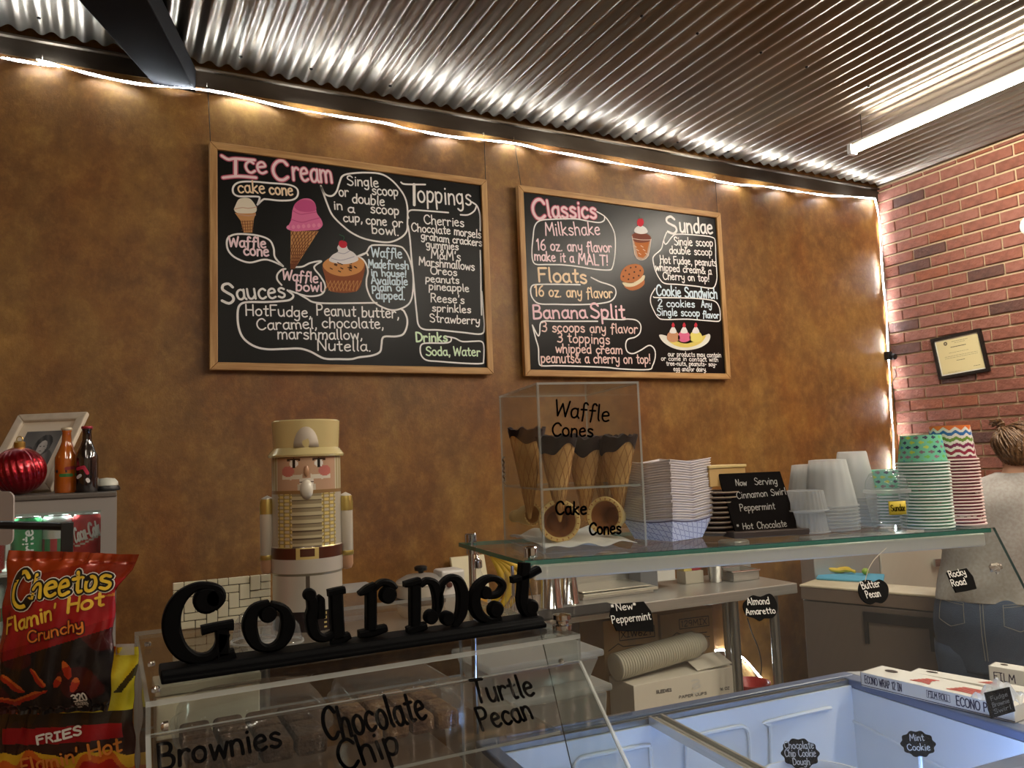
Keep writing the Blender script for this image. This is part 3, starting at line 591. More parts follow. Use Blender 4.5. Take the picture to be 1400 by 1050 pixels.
# milkshake, cookie sandwich, banana split drawings
c.fill((196, 170, 150), [(864, 323), (890, 327), (887, 350), (880, 355), (872, 354), (867, 348)], sm=False)
c.fill((190, 110, 50), [(866, 326), (888, 329), (884, 348), (879, 353), (872, 351)], .0003, sm=False)
c.fill((120, 60, 40), [(864, 321), (876, 317), (889, 323), (888, 330), (874, 332), (866, 329)], .0005)
for i in range(6): c.line((236, 220, 200), [(867+i*3, 336+(i % 3)*5), (870+i*3, 338+(i % 3)*5)], 1.2, .0007, sm=False)
c.line((236, 224, 210), [(864, 323), (868, 348), (874, 355), (882, 354), (887, 346), (890, 327)], 1.2, .0007); c.line((236, 224, 210), [(864, 326), (876, 328), (890, 328)], 1, .0007)
c.fill((238, 238, 234), [(867, 317), (869, 311), (876, 308), (883, 312), (885, 318), (876, 320)], .0009); c.fill(Rd, [(871, 307), (872, 300), (878, 299), (880, 305), (876, 310)], .0011); c.line((30, 90, 60), [(876, 300), (873, 293)], 1, .0011)
c.fill((188, 114, 66), [(853, 391), (862, 388), (878, 379), (881, 388), (873, 395), (862, 397)], .0); c.fill((240, 226, 190), [(851, 386), (865, 387), (880, 376), (880, 383), (868, 391), (856, 392)], .0004)
c.fill((196, 122, 72), [(848, 377), (851, 369), (858, 363), (869, 361), (877, 364), (880, 372), (876, 380), (866, 386), (855, 386), (849, 383)], .0007)
for x, y in ((855, 370), (862, 366), (869, 365), (875, 370), (860, 375), (867, 372), (873, 377), (852, 378), (859, 382), (866, 380)): c.fill(Bk, [(x-1.3, y), (x, y-1.3), (x+1.3, y), (x, y+1.3)], .0009)
c.fill((240, 238, 226), [(901, 458), (910, 459), (925, 468), (955, 468), (967, 457), (971, 459), (968, 468), (955, 476), (935, 479), (918, 475), (906, 467)], .0)
c.fill((236, 214, 110), [(912, 462), (940, 470), (964, 458), (958, 469), (940, 475), (922, 472)], .0004)
for (x, cl) in ((920, (206, 150, 110)), (935, (230, 110, 150)), (951, (240, 226, 120))):
    c.fill(cl, [(x-8, 464), (x-7, 456), (x, 452), (x+7, 456), (x+9, 464), (x, 468)], .0007); c.fill((244, 240, 236), [(x-5, 454), (x, 446), (x+5, 454), (x, 456)], .001); c.fill(Rd, [(x-2.2, 445), (x, 441), (x+2.2, 445), (x, 448)], .0013)
c.build(bd2)
# --- certificate on the bricks
cc = [PX(x, y, XC-.03) for x, y in ((1272, 464), (1344, 450), (1353, 507), (1284, 519))]
o_ = cc[3]; ux = (cc[2]-cc[3]); uy = (cc[0]-cc[3]); nx = Vector((-1, 0, 0))
t = thing('certificate', 'framed certificate with black frame on the brick wall', 'certificate', o_ + ux*.5)
W_, H_ = ux.length, uy.length; ux.normalize(); uy.normalize(); cm = planemap(o_, ux, uy, nx); bk = mat('black_frame', (26, 22, 20), .4)
fwid = .016
for pts in ([(0, 0), (W_, 0), (W_-fwid, fwid), (fwid, fwid)], [(W_, 0), (W_, H_), (W_-fwid, H_-fwid), (W_-fwid, fwid)], [(W_, H_), (0, H_), (fwid, H_-fwid), (W_-fwid, H_-fwid)], [(0, H_), (0, 0), (fwid, fwid), (fwid, H_-fwid)]):
    MB().poly([cm(u, v, -.014) for u, v in pts], nx, .018).build('frame_rail', bk, t, smooth=False)
MB().poly([cm(u, v, -.012) for u, v in ((.01, .01), (W_-.01, .01), (W_-.01, H_-.01), (.01, H_-.01))], nx, .004).build('mat_border', mat('white_card', (236, 232, 220), .7), t, smooth=False)
MB().poly([cm(u, v, -.008) for u, v in ((.024, .024), (W_-.024, .024), (W_-.024, H_-.024), (.024, H_-.024))], nx, .0015).build('paper', mat('cream_paper', (222, 208, 158), .8), t, smooth=False)
mb = MB()
ribbon(mb, [(W_*.27+.008*math.cos(k), H_*.82+.008*math.sin(k)) for k in [i*PI/4 for i in range(9)]], .008, cm, -.0055)
for (y, a, b_, th) in ((.84, .4, .72, .002), (.80, .45, .66, .0015), (.71, .36, .66, .004), (.58, .3, .7, .0015), (.5, .2, .85, .0015), (.46, .2, .85, .0015), (.38, .42, .58, .003), (.18, .72, .84, .0025), (.13, .2, .45, .0012)):
    x = a
    while x < b_: L = random.uniform(.02, .06); ribbon(mb, [(W_*x, H_*y), (W_*min(x+L, b_), H_*y)], th, cm, -.0055); x += L+.012
mb.build('print', mat('grey_ink', (110, 100, 80), .8), t, smooth=False, kind='stuff')
# black controller of the strip with its cord, round white thing at the wall's far edge
p = PY(1215, 487, D-.03)
t = thing('power_adapter', 'small black adapter stuck in the corner on the glowing strip', 'adapter', p)
MB().box(p.x-.016, p.x+.02, p.y-.012, p.y+.02, p.z-.022, p.z+.028).build('body', mat('black_plastic', (16, 16, 17), .4), t, smooth=False, bevel=.003)
MB().lathe([(0, 0), (.017, 0), (.019, .004), (.019, .022), (0, .024)], 16, o=p+Vector((.024, -.028, -.006)), axis=(0, 1, .2)).build('plug', MATS['black_plastic'], t)
pts = [PX(x, y, XC-.017) for x, y in ((1222, 500), (1225, 512), (1220, 525), (1223, 545), (1222, 570), (1225, 600), (1228, 640), (1230, 700))]
MB().tube(smoothline(pts, 4), .0022, 6).build('cord', mat('black_wire', (16, 14, 12), .6), t)
pts = [PX(x, y, XC-.017) for x, y in ((1204, 300), (1207, 340), (1212, 400), (1214, 450), (1218, 478))]
tag(MB().tube(smoothline(pts, 4), .0018, 6).build('strip_cord', mat('grey_wire', (120, 110, 104), .6)), 'thin grey cord running down beside the corner light strip', 'cord')
p = PX(1406, 307, XC-.03)
tag(MB().lathe([(0, 0), (.05, 0), (.055, .008), (.05, .018), (.03, .022), (0, .022)], 24, o=p+Vector((.026, 0, 0)), axis=(-1, 0, 0)).build('wall_sensor', MATS['white_plastic']), 'round white sensor on the bricks at the right picture edge', 'sensor')
# ================================================================== SHARED MATERIALS
acry = clear('clear_acrylic', (.94, .95, .94), film=.004, filmcol=(220, 220, 220)); acry_e = mat('acrylic_edge', (196, 200, 196), .2, alpha=.5, spec=.8)
glass = clear('shelf_glass', (.90, .96, .94), film=.02, filmcol=(200, 220, 215)); glass_e = mat('glass_edge', (52, 132, 112), .12, spec=.8, coat=.5)
glass_f = clear('front_glass', (.93, .95, .94), film=.02, filmcol=(220, 220, 215)); glass_fe = mat('front_glass_edge', (70, 100, 92), .12, spec=.8)
plast = clear('clear_plastic', (.95, .96, .97), rough=.08, film=.06, filmcol=(236, 238, 240)); plast2 = clear('milky_plastic', (.95, .96, .97), rough=.15, film=.36, filmcol=(226, 226, 222))
steel = mat('brushed_steel', (212, 208, 200), .3, .65, noise=((194, 190, 182), 4, (1, 1, 30))); chrome = mat('chrome', (215, 215, 215), .08, 1.0)
blackp = mat('black_plastic', (16, 16, 17), .4); black_paint = mat('satin_black_paint', (5, 5, 6), .55, spec=.06); ink = mat('marker_ink', (3, 3, 4), 1.0, spec=0)
white = mat('white_plastic', (226, 222, 214), .4); card = mat('kraft_cardboard', (186, 148, 98), .85, noise=((174, 136, 86), 8, (1, 1, 1))); wcard = mat('white_cardboard', (240, 230, 212), .8)
def pane(mb_mats, name, parent, corners, n, th, **k):
    """flat sheet: faces clear, edges brighter"""
    mb = MB(); P = [Vector(c) for c in corners]; n = Vector(n).normalized()*th; q = len(P)
    mb.mi = 0; mb.add(P, [tuple(range(q))[::-1]]); mb.add([p+n for p in P], [tuple(range(q))])
    mb.mi = 1
    for i in range(q): mb.add([P[i], P[(i+1) % q], P[(i+1) % q]+n, P[i]+n], [(0, 1, 2, 3)])
    return mb.build(name, list(mb_mats), parent, smooth=False, **k)
AC = (acry, acry_e)
# ================================================================== BAKERY COUNTER AND CLEAR CASE (left)
wood_d = mat('dark_wood_counter', (84, 60, 44), .5, noise=((62, 44, 32), 4, (1, 8, 1)))
t = thing('bakery_counter', 'dark wooden counter under the clear bakery case', 'counter', (.25, 1.1, 0))
MB().box(-.62, .585, .66, 1.60, .10, .90).build('body', wood_d, t, smooth=False); MB().box(-.62, .59, .62, 1.62, .90, .95).build('top', mat('counter_top', (96, 74, 58), .35), t, smooth=False, bevel=.004)
MB().box(-.58, .56, .70, 1.56, 0, .10).build('plinth', blackp, t, smooth=False)
cx0, cx1, cy0, cy1, cz = .036, .572, .945, 1.36, 1.26
t = thing('bakery_case', 'clear acrylic bakery case with marker lettering and black word sign on top', 'display case', ((cx0+cx1)/2, (cy0+cy1)/2, .95)); case = t
th = .006; yb, zb = .78, 1.06     # where the sloping front ends
pane(AC, 'top_panel', t, [(cx0, cy0, cz-th), (cx1, cy0, cz-th), (cx1, cy1, cz-th), (cx0, cy1, cz-th)], (0, 0, 1), th)
pane(AC, 'front_header', t, [(cx0, cy0, cz-.035), (cx1, cy0, cz-.035), (cx1, cy0, cz-th), (cx0, cy0, cz-th)], (0, 1, 0), th)
sl = (Vector((0, yb-cy0, zb-cz+.035))).normalized(); sn = Vector((0, sl.z, -sl.y)).normalized(); sn = sn if sn.y < 0 else -sn
door = [Vector((cx0+.004, cy0-.002, cz-.035)), Vector((cx1-.004, cy0-.002, cz-.035)), Vector((cx1-.004, yb, zb)), Vector((cx0+.004, yb, zb))]
pane(AC, 'sloping_front', t, door[::-1], -sn, .004)
pane(AC, 'lower_front', t, [(cx0, yb, .952), (cx1, yb, .952), (cx1, yb, zb), (cx0, yb, zb)], (0, 1, 0), .004)
side = [(cy0, cz-th), (cy1, cz-th), (cy1, .952), (yb, .952), (yb, zb), (cy0, cz-.035)]
for x, s in ((cx0, 1), (cx1, -1)): pane(AC, 'side_panel', t, [(x, y, z) for y, z in side], (s, 0, 0), .005)
pane(AC, 'back_panel', t, [(cx0, cy1, .952), (cx1, cy1, .952), (cx1, cy1, cz-th), (cx0, cy1, cz-th)], (0, -1, 0), .004)
pane(AC, 'inner_shelf', t, [(cx0+.006, 1.0, 1.115), (cx1-.006, 1.0, 1.115), (cx1-.006, cy1-.006, 1.115), (cx0+.006, cy1-.006, 1.115)], (0, 0, 1), .004)
for (px, py) in ((202, 880), (207, 907), (213, 942), (225, 993), (747, 898+5)):
    q = PX(px, py, cx0) if px < 300 else PX(768, 905, cx1+.002)
    ax = (-1, 0, 0) if px < 300 else (1, 0, 0)
    if px < 300: q = PZ(px, py, cz)+Vector((0, 0, .0)) if py < 950 else PX(px, py, cx0+.012)
    MB().lathe([(0, -.003), (.0045, -.003), (.0045, .001), (.003, .003), (0, .0035)], 12, o=q, axis=(0, 0, 1) if px < 300 and py < 950 else ax).build('bolt', chrome, t)
# hinge knob at the top right
q = PZ(769, 860, cz)
MB().lathe([(0, 0), (.014, 0), (.014, .006), (.009, .008), (.009, .012), (.013, .014), (.013, .02), (0, .022)], 16, o=q).build('knob', chrome, t)
# marker lettering on the sloping front
d0 = door[3]; dmap = planemap(d0, (1, 0, 0), -sl, sn)
def PD2(px, py): p = PP(px, py, d0, sn); v = p - d0; return Vector((v.x, v.dot(-sl)))
mb = MB()
def wr_(mb, P, mp, text, a, b_, h, w_, off=.0008, jit=.2):
    A, B = P(*a), P(*b_); up = (P((a[0]+b_[0])/2, (a[1]+b_[1])/2-h)-P((a[0]+b_[0])/2, (a[1]+b_[1])/2)).length; k = up/h
    write(mb, text, A, B, up, w_*k, mp, off, jit)
for a in (('Brownies', (217, 1053), (386, 1021), 34, 5), ('Chocolate', (447, 1013), (585, 983), 42, 5), ('Chip', (468, 1055), (549, 1029), 40, 5), ('Turtle', (650, 962), (732, 951), 29, 4.2), ('Pecan', (659, 999), (730, 982), 29, 4.2)): wr_(mb, PD2, dmap, *a)
mb.build('lettering', ink, t, smooth=False, kind='stuff')
# food inside: clear lidded containers
def tub_lid(cx, cy, z0, w_, d_, h_, label, what, cols, group, yaw=0.0):
    t = thing('food_container', label, 'container', (cx, cy, z0), group)
    def sq(u, k, zz):   # rounded rectangle
        a = 2*PI*u; e = .45; c_, s_ = math.cos(a), math.sin(a)
        return Vector((cx + k*w_/2*math.copysign(abs(c_)**e, c_), cy + k*d_/2*math.copysign(abs(s_)**e, s_), zz))
    prof = [(.90, 0), (.93, .3), (.96, .5), (1.0, .52), (1.0, .56), (.95, .58), (.92, .80), (.86, .93), (.74, 1.0), (.0, 1.0)]
    mb = MB(); nn = 40
    mb.grid(lambda u, v: sq(u, prof[round(v*(len(prof)-1))][0], z0+h_*prof[round(v*(len(prof)-1))][1]), nn, len(prof)-1)
    mb.build('shell', plast, t, ang=50)
    for i in range(4):
        for j in range(2):
            x = cx - w_*.33 + i*w_*.22; y = cy - d_*.2 + j*d_*.4
            mb = MB(); mb.box(x-w_*.1, x+w_*.1, y-d_*.18, y+d_*.18, z0+.004, z0+h_*.42); mb.build(what, mat(what+'_bake', cols[0], .9, noise=(cols[1], 40, (1, 1, 1)), bump=.6, bscale=150), t, smooth=False, bevel=.006)
    return t
a = PZ(352, 1055, .955)
z_ = 1.119
tub_lid(.175, 1.16, z_, .20, .20, .075, 'leftmost clear lidded container of brownies on the case shelf', 'brownie', ((96, 70, 46), (66, 44, 30)), 'lidded containers in the bakery case')
tub_lid(.375, 1.155, z_, .17, .20, .07, 'middle clear lidded container of chocolate chip cookies in the case', 'cookie', ((150, 112, 74), (96, 62, 40)), 'lidded containers in the bakery case')
tub_lid(.20, .90, .956, .21, .19, .09, 'clear container of brownies at the front foot of the case', 'brownie', ((96, 70, 46), (66, 44, 30)), 'lidded containers in the bakery case')
tub_lid(.43, .90, .956, .20, .19, .09, 'clear container of dark turtle pecan treats at the front foot of the case', 'treat', ((76, 44, 32), (46, 26, 20)), 'lidded containers in the bakery case')
# white cake box seen through the case top
t = thing('cake_box', 'cream card box standing in the back left of the clear case', 'box', (.12, 1.30, z_))
mb = MB(); mb.box(.062, .205, 1.275, 1.345, z_, z_+.06); mb.build('box_body', mat('cream_card', (228, 220, 190), .7), t, smooth=False, bevel=.002)
MB().box(.060, .207, 1.273, 1.347, z_+.061, z_+.075).build('box_lid', mat('cream_card_lid', (206, 198, 172), .7), t, smooth=False, bevel=.002)
# ------------------------------------------------------------------ black word sign
YS = 1.030; zs = cz+.001
t = thing('word_sign', 'black wooden cut-out word sign reading Gourmet on the clear bakery case', 'sign', (.3, YS, zs))
SL_, SR_ = PZ(221, 941, cz), PZ(753, 861, cz); sx0, sx1 = SL_.x, SR_.x
mb = MB(); mb.poly([(sx0, YS-.028, zs), (sx0, YS-.028, zs+.006), (sx0, YS-.022, zs+.008), (sx0, YS-.019, zs+.014), (sx0, YS+.022, zs+.014), (sx0, YS+.028, zs+.006), (sx0, YS+.028, zs)], (1, 0, 0), sx1-sx0)
mb.build('base', black_paint, t, smooth=False, bevel=.002)
def PS(px, py): p = PY(px, py, YS); return Vector((p.x, p.z))
def fat(mb, pts, ws, dep=.013, y0=YS-.007, sm=5):
    """swelling stroke with body: pixels of the letter face laid on the sign's own plane"""
    P = [PS(*p) for p in pts]; n = len(P)
    PP_ = smoothline([Vector((p.x, p.y, 0)) for p in P], sm); W = smoothline([Vector((v_*1.12, 0, 0)) for v_ in ws], sm)
    pm = (PS(400, 850)-PS(400, 851)).length*1.0
    vs = []; k = len(PP_)
    for i, p in enumerate(PP_):
        a, b_ = PP_[max(i-1, 0)], PP_[min(i+1, k-1)]; d = (b_-a); d.normalize(); q = Vector((-d.y, d.x, 0)); r = W[i].x*pm/2
        l, rr = p+q*r, p-q*r; e = min(.0025, r*.5); li, ri = p+q*(r-e), p-q*(r-e)
        vs += [(l.x, y0+e, l.y), (li.x, y0, li.y), (ri.x, y0, ri.y), (rr.x, y0+e, rr.y), (rr.x, y0+dep, rr.y), (l.x, y0+dep, l.y)]
    fs = []
    for i in range(k-1):
        for j in range(6): fs.append((6*i+j, 6*i+(j+1) % 6, 6*i+6+(j+1) % 6, 6*i+6+j))
    fs += [tuple(range(6))[::-1], tuple(range(6*k-6, 6*k))]
    mb.add(vs, fs)
def blob(mb, px, py, r, dep=.013, y0=YS-.007):
    c0 = PS(px, py); r = r*(PS(400, 850)-PS(400, 851)).length
    mb.lathe([(0, 0), (r*.8, 0), (r, .003), (r, dep), (0, dep)], 20, o=(c0.x, y0-.0005, c0.y), axis=(0, 1, 0))
L_ = {}
def ch(name): L_[name] = MB(); return L_[name]
m_ = ch('letter_g'); fat(m_, [(290, 829), (300, 818), (300, 806), (285, 801), (266, 803), (246, 818), (235, 842), (236, 868), (248, 890), (268, 900), (287, 897), (300, 884), (305, 866)], [14, 14, 9, 9, 10, 16, 20, 21, 18, 13, 11, 13, 16])
blob(m_, 283, 820, 18); blob(m_, 293, 817, 13); fat(m_, [(275, 862), (296, 857), (319, 854)], [11, 10, 12]); fat(m_, [(303, 858), (304, 880), (306, 895)], [16, 15, 15]); fat(m_, [(297, 898), (308, 897), (321, 892)], [15, 13, 11])
m_ = ch('letter_o'); fat(m_, [(368, 824), (348, 833), (341, 855), (349, 879), (367, 886), (385, 877), (393, 855), (388, 834), (370, 825)], [7, 13, 18, 14, 8, 14, 18, 13, 7]); blob(m_, 366, 839, 12)
m_ = ch('letter_u'); fat(m_, [(424, 811), (428, 830), (425, 845), (430, 866), (443, 872), (455, 866)], [12, 15, 15, 14, 10, 8]); blob(m_, 423, 813, 9); fat(m_, [(448, 811), (458, 809), (471, 806)], [9, 10, 9]); fat(m_, [(459, 812), (460, 840), (462, 872)], [17, 17, 17]); fat(m_, [(452, 876), (464, 874), (478, 868)], [10, 12, 8]); fat(m_, [(438, 845), (438, 820), (440, 815)], [12, 10, 6])
m_ = ch('letter_r'); fat(m_, [(490, 812), (502, 806), (513, 800)], [5, 11, 9]); fat(m_, [(507, 808), (507, 835), (507, 862)], [14, 14, 14]); fat(m_, [(490, 867), (508, 864), (528, 858)], [9, 12, 9]); fat(m_, [(508, 808), (520, 797), (532, 798), (538, 806)], [8, 8, 11, 12]); blob(m_, 530, 813, 13)
m_ = ch('letter_m'); fat(m_, [(552, 799), (563, 797), (574, 793)], [7, 10, 8]); fat(m_, [(567, 800), (567, 830), (567, 855)], [15, 15, 14]); fat(m_, [(556, 862), (568, 859), (582, 855)], [9, 12, 9])
fat(m_, [(574, 800), (584, 794), (594, 800), (599, 822), (595, 842)], [7, 9, 13, 14, 8]); blob(m_, 589, 843, 11); fat(m_, [(601, 802), (612, 791), (625, 793), (632, 812), (630, 838), (620, 856)], [7, 8, 13, 16, 15, 8]); blob(m_, 611, 845, 11); fat(m_, [(604, 800), (600, 815), (600, 832)], [8, 8, 6])
m_ = ch('letter_e'); fat(m_, [(666, 815), (680, 812), (687, 800), (678, 791), (664, 792), (652, 804), (648, 824), (655, 841), (670, 848), (683, 843)], [8, 9, 9, 9, 10, 14, 17, 15, 9, 9]); blob(m_, 663, 810, 10); blob(m_, 677, 833, 13)
m_ = ch('letter_t'); fat(m_, [(717, 769), (715, 800), (714, 825), (722, 841), (731, 838)], [16, 16, 16, 11, 9]); blob(m_, 725, 830, 13); fat(m_, [(699, 793), (718, 788), (737, 778)], [9, 10, 10])
for k, mbx in L_.items(): mbx.build(k, black_paint, t, ang=40)
# ------------------------------------------------------------------ nutcracker tin on the case
def nutcracker():
    c0 = PZ(437, 868, cz); X0, Y0 = c0.x, 1.235; z0 = cz+.001; px = (PY(437, 700, Y0)-PY(437, 701, Y0)).length; R = 46*px
    t = thing('nutcracker_tin', 'tall cream and gold nutcracker figure tin behind the black word sign', 'tin figure', (X0, Y0, z0))
    zt = lambda py: PY(437, py, Y0).z
    face = math.atan2(-Y0, -X0)          # towards the camera side
    tin = print_mat('printed_tin', .28, .35, coat=.4); gold = mat('gold_print', (200, 178, 104), .28, .8)
    skin, cream, pink = (196, 160, 132), (206, 196, 176), (200, 120, 110)
    zc0, zc1 = z0, zt(624)
    def col(u, v):
        a = (u-.5)*2*PI; z = zc0+(zc1-zc0)*v; x = a   # a=0 faces the viewer
        Y = lambda py: z > zt(py)
        if Y(668):   # face and hair
            if abs(x) > .95: return (214, 206, 178) if (int(a*14) % 2) else (180, 164, 120)
            for s in (-1, 1):
                if ((x-s*.36)/.13)**2 + ((z-zt(633))/.006)**2 < 1: return (24, 18, 18) if abs(x-s*.36) < .05 else (240, 236, 228)
                if ((x-s*.55)/.2)**2 + ((z-zt(643))/.008)**2 < 1: return pink
                if abs(x-s*.36) < .2 and abs(z-zt(627)+abs(x-s*.36)*.006) < .0016: return (70, 44, 30)
                if .12 < s*x < .75 and abs(z-zt(651)-((s*x-.45)**2)*.012) < .0032: return (226, 218, 200)
            if abs(x) < .2 and abs(z-zt(657)) < .005: return (232, 226, 214) if abs(z-zt(657)) > .001 else (60, 30, 26)
            if abs(x) < .26 and z < zt(660): return (208, 200, 184)
            return skin
        if Y(672): return (150, 116, 74)
        if Y(743):   # coat: gold bars and braid
            if abs(x) < .42:
                k = ((z-zt(743))/(zt(672)-zt(743))*7) % 1; return (92, 78, 60) if k < .18 else ((196, 184, 150) if k < .6 else (150, 136, 108))
            if abs(x) < .95:
                k = math.sin((z-z0)*620 + a*16)+math.sin((z-z0)*620 - a*16); return (226, 206, 130) if k > .5 else ((160, 140, 84) if k > -.5 else (202, 192, 168))
            return (188, 178, 160)
        if Y(758): 
            if abs(x) < .3 and (abs(abs(x)-.26) < .05 or abs(z-zt(743)) < .002 or abs(z-zt(757)) < .002): return (214, 190, 120)
            return (84, 44, 30)
        if Y(776): return (196, 188, 176)
        if Y(780): return (150, 140, 120)
        if Y(826): return (96, 84, 74) if abs(x) < .06 else (198, 190, 176)
        if abs(abs(x)-.5) < .05 and int((z-z0)*300) % 2: return (214, 190, 120)
        return (40, 30, 30)
    def p(u, v):
        a = face + (u-.5)*2*PI; k = 1.0
        z = zc0+(zc1-zc0)*v
        if v > .995 or v < .005: k = .985
        if zt(778) < z < zt(743): k = 1.03
        return Vector((X0+R*k*math.cos(a), Y0+R*k*math.sin(a), z))
    mb = MB(); mb.grid(p, 220, 200, col); mb.build('body', tin, t, ang=60)
    hat = mat('cream_gold_enamel', (214, 196, 140), .25, .35, coat=.5)
    mb = MB(); zb_, zt_ = zt(624), zt(577)
    mb.lathe([(0, zb_), (R*1.10, zb_), (R*1.12, zb_+.003), (R*.98, zt(613)), (R*.96, zt(613)+.001), (R*1.0, zt_), (R*.97, zt_+.002), (0, zt_+.002)], 40, o=(X0, Y0, 0)); mb.build('hat', hat, t)
    fx = Vector((math.cos(face), math.sin(face), 0)); sx = Vector((-math.sin(face), math.cos(face), 0))
    mb = MB(); pts = []
    for i in range(13):
        a = PI*i/12; pts.append((math.cos(a)*.36, math.sin(a)))
    P = [Vector((X0, Y0, 0)) + (fx*math.cos(u)+sx*math.sin(u))*(R*1.012) + Vector((0, 0, zt(612)+(zt(585)-zt(612))*v_)) for u, v_ in pts]
    mb.add(P, [tuple(range(len(P)))]); mb.build('hat_badge', mat('hat_badge', (172, 158, 140), .5), t, solid=.001)
    for s in (-1, 1):
        c_ = Vector((X0, Y0, 0)) + sx*s*(R*1.13)
        for nm, (za, zb2), ml in (('sleeve', (zt(762), zt(674)), mat('sleeve_enamel', (196, 186, 168), .3, .2, coat=.4)), ('hand', (zt(780), zt(762)), mat('hand_enamel', (170, 128, 96), .35))):
            mb = MB(); rr = R*.21
            pr = [(0, 0), (rr*.6, .002), (rr, .010), (rr, zb2-za-.012), (rr*.8, zb2-za-.004), (0, zb2-za)] if nm == 'sleeve' else [(0, 0), (rr*.7, .002), (rr*.95, .008), (rr*.95, zb2-za+.004), (0, zb2-za+.005)]
            mb.lathe(pr, 18, o=(c_.x, c_.y, za)); mb.build(nm, ml, t)
        mb = MB(); mb.lathe([(R*.22, -.012), (R*.225, 0), (R*.19, .010), (0, .0105)], 18, o=(c_.x, c_.y, zt(688))); mb.build('shoulder_trim', gold, t)
        mb = MB(); mb.lathe([(R*.213, 0), (R*.22, .001), (R*.22, .006), (R*.213, .007)], 18, o=(c_.x, c_.y, zt(760))); mb.build('cuff_band', gold, t)
    mb = MB(); q = Vector((X0, Y0, zt(643))) + fx*(R+.002); mb.ball(q, .0045, 10, (1, 1, 1.9)); mb.build('nose', mat('hand_enamel', (170, 128, 96), .35), t)
    mb = MB(); q = Vector((X0, Y0, zt(667))) + fx*(R*.98); mb.ball(q, .010, 12, (1, 1, 1.5)); mb.build('beard', mat('beard_enamel', (204, 196, 180), .35), t)
nutcracker()
# ------------------------------------------------------------------ woven white basket and clear domes on the case
def basket():
    yb_ = 1.325; a, b_ = PY(236, 872, yb_), PY(371, 862, yb_); t0 = PY(236, 797, yb_).z; x0, x1 = a.x, b_.x; z0 = cz+.001; z1 = t0
    t = thing('woven_tray', 'cream woven plastic tray standing upright behind the G of the sign', 'tray', ((x0+x1)/2, yb_, z0))
    m_ = mat('cream_plastic', (226, 218, 188), .45); dk_ = mat('weave_gap', (60, 50, 40), .8)
    MB().box(x0+.003, x1-.003, yb_+.004, yb_+.010, z0, z1-.003).build('backing', dk_, t, smooth=False)
    nx, nz = 9, 6; w_ = (x1-x0)/nx; h_ = (z1-z0)/nz
    for j in range(-1, nz):
        for i in range(-1, nx):
            k = (i-j) % 4
            if k == 0: i1, j1, dy = i+2, j+1, 0
            elif k == 3: i1, j1, dy = i+1, j+2, .0015
            else: continue
            a0, a1, b0, b1 = max(0, i), min(nx, i1), max(0, j), min(nz, j1)
            if a1 <= a0 or b1 <= b0: continue
            MB().box(x0+a0*w_+.0005, x0+a1*w_-.0007, yb_-dy, yb_+.005, z0+b0*h_+.0005, z0+b1*h_-.0007).build('woven_strip', m_, t, smooth=False, bevel=.0008)
basket()
def dome(px, py, r, z0, label, hh=.55):
    c_ = PZ(px, py, z0); t = thing('dome_lid', label, 'lid', (c_.x, c_.y, z0+.001), 'clear domed lids on the bakery case')
    prof = [(r*1.06, 0), (r*1.06, .002), (r, .003), (r*.98, r*.2), (r*.85, r*hh*.75), (r*.6, r*hh*1.0), (r*.28, r*hh*1.12), (0, r*hh*1.15)]
    mb = MB(); mb.lathe(prof, 28, o=(c_.x, c_.y, z0+.001)); mb.build('dome', plast, t, ang=60)
    mb = MB(); mb.lathe([(r*1.0, 0), (r*1.07, .0005), (r*1.07, .003), (r*1.0, .003)], 28, o=(c_.x, c_.y, z0+.001)); mb.build('rim', plast2, t)
dome(348, 878, .030, cz, 'clear domed plastic lid between the G and the o of the sign', 1.3)
dome(385, 880, .028, cz, 'clear domed plastic lid seen through the o of the sign', 1.1)
t = dome
c_ = PZ(500, 860, cz); tt = thing('glass_dish', 'small clear square dish beside the feet of the nutcracker tin', 'dish', (c_.x, 1.25, cz+.001))
mb = MB(); mb.box(c_.x-.02, c_.x+.035, 1.22, 1.28, cz+.001, cz+.045); mb.build('dish_body', plast, tt, smooth=False, bevel=.004)
MB().box(c_.x-.023, c_.x+.038, 1.217, 1.283, cz+.045, cz+.050).build('dish_rim', plast2, tt, smooth=False, bevel=.001)
# ================================================================== SERVING FREEZER
rimz = .95
FB = [PZ(816, 981, rimz), PZ(1120, 924, rimz)]; fdir = (FB[1]-FB[0]).normalized(); fdir.z = 0; fdir.normalize(); fdep = Vector((fdir.y, -fdir.x, 0))   # towards the room
if fdep.y > 0: fdep = -fdep
Lr = FB[0] + fdir*(-.275); Rr = PZ(1146, 921, rimz)
ow = (Rr-Lr).dot(fdir)
def fz(u, v, z=rimz): p = Lr + fdir*u + fdep*v; return Vector((p.x, p.y, z))
t = thing('dipping_freezer', 'white chest freezer lit blue inside with grey rim and steel divider', 'freezer', fz(.8, .3, 0))
blue = mat('grey_rim_plastic', (98, 112, 144), .35); liner = mat('white_liner', (226, 232, 240), .4); bodym = mat('freezer_body', (206, 204, 200), .4)
dep = .56; ext = .62
mb = MB()   # body as four walls round the well, and the closed top to the right
for (a, b_, c2, d_) in ((0, ow+.03, -.0, .03), (0, ow+.03, dep+.02, dep+.06), (-.0, .03, .03, dep+.02)):
    mb.hexa([fz(a, d_, .12), fz(b_, d_, .12), fz(b_, c2, .12), fz(a, c2, .12)], [fz(a, d_, rimz-.012), fz(b_, d_, rimz-.012), fz(b_, c2, rimz-.012), fz(a, c2, rimz-.012)])
mb.build('body', bodym, t, smooth=False)
PTOP = [fz(ow+.031, dep+.06), fz(ow+ext, dep+.06), PZ(1470, 952, rimz), PZ(1196, 916, rimz), fz(ow+.031, .0)]
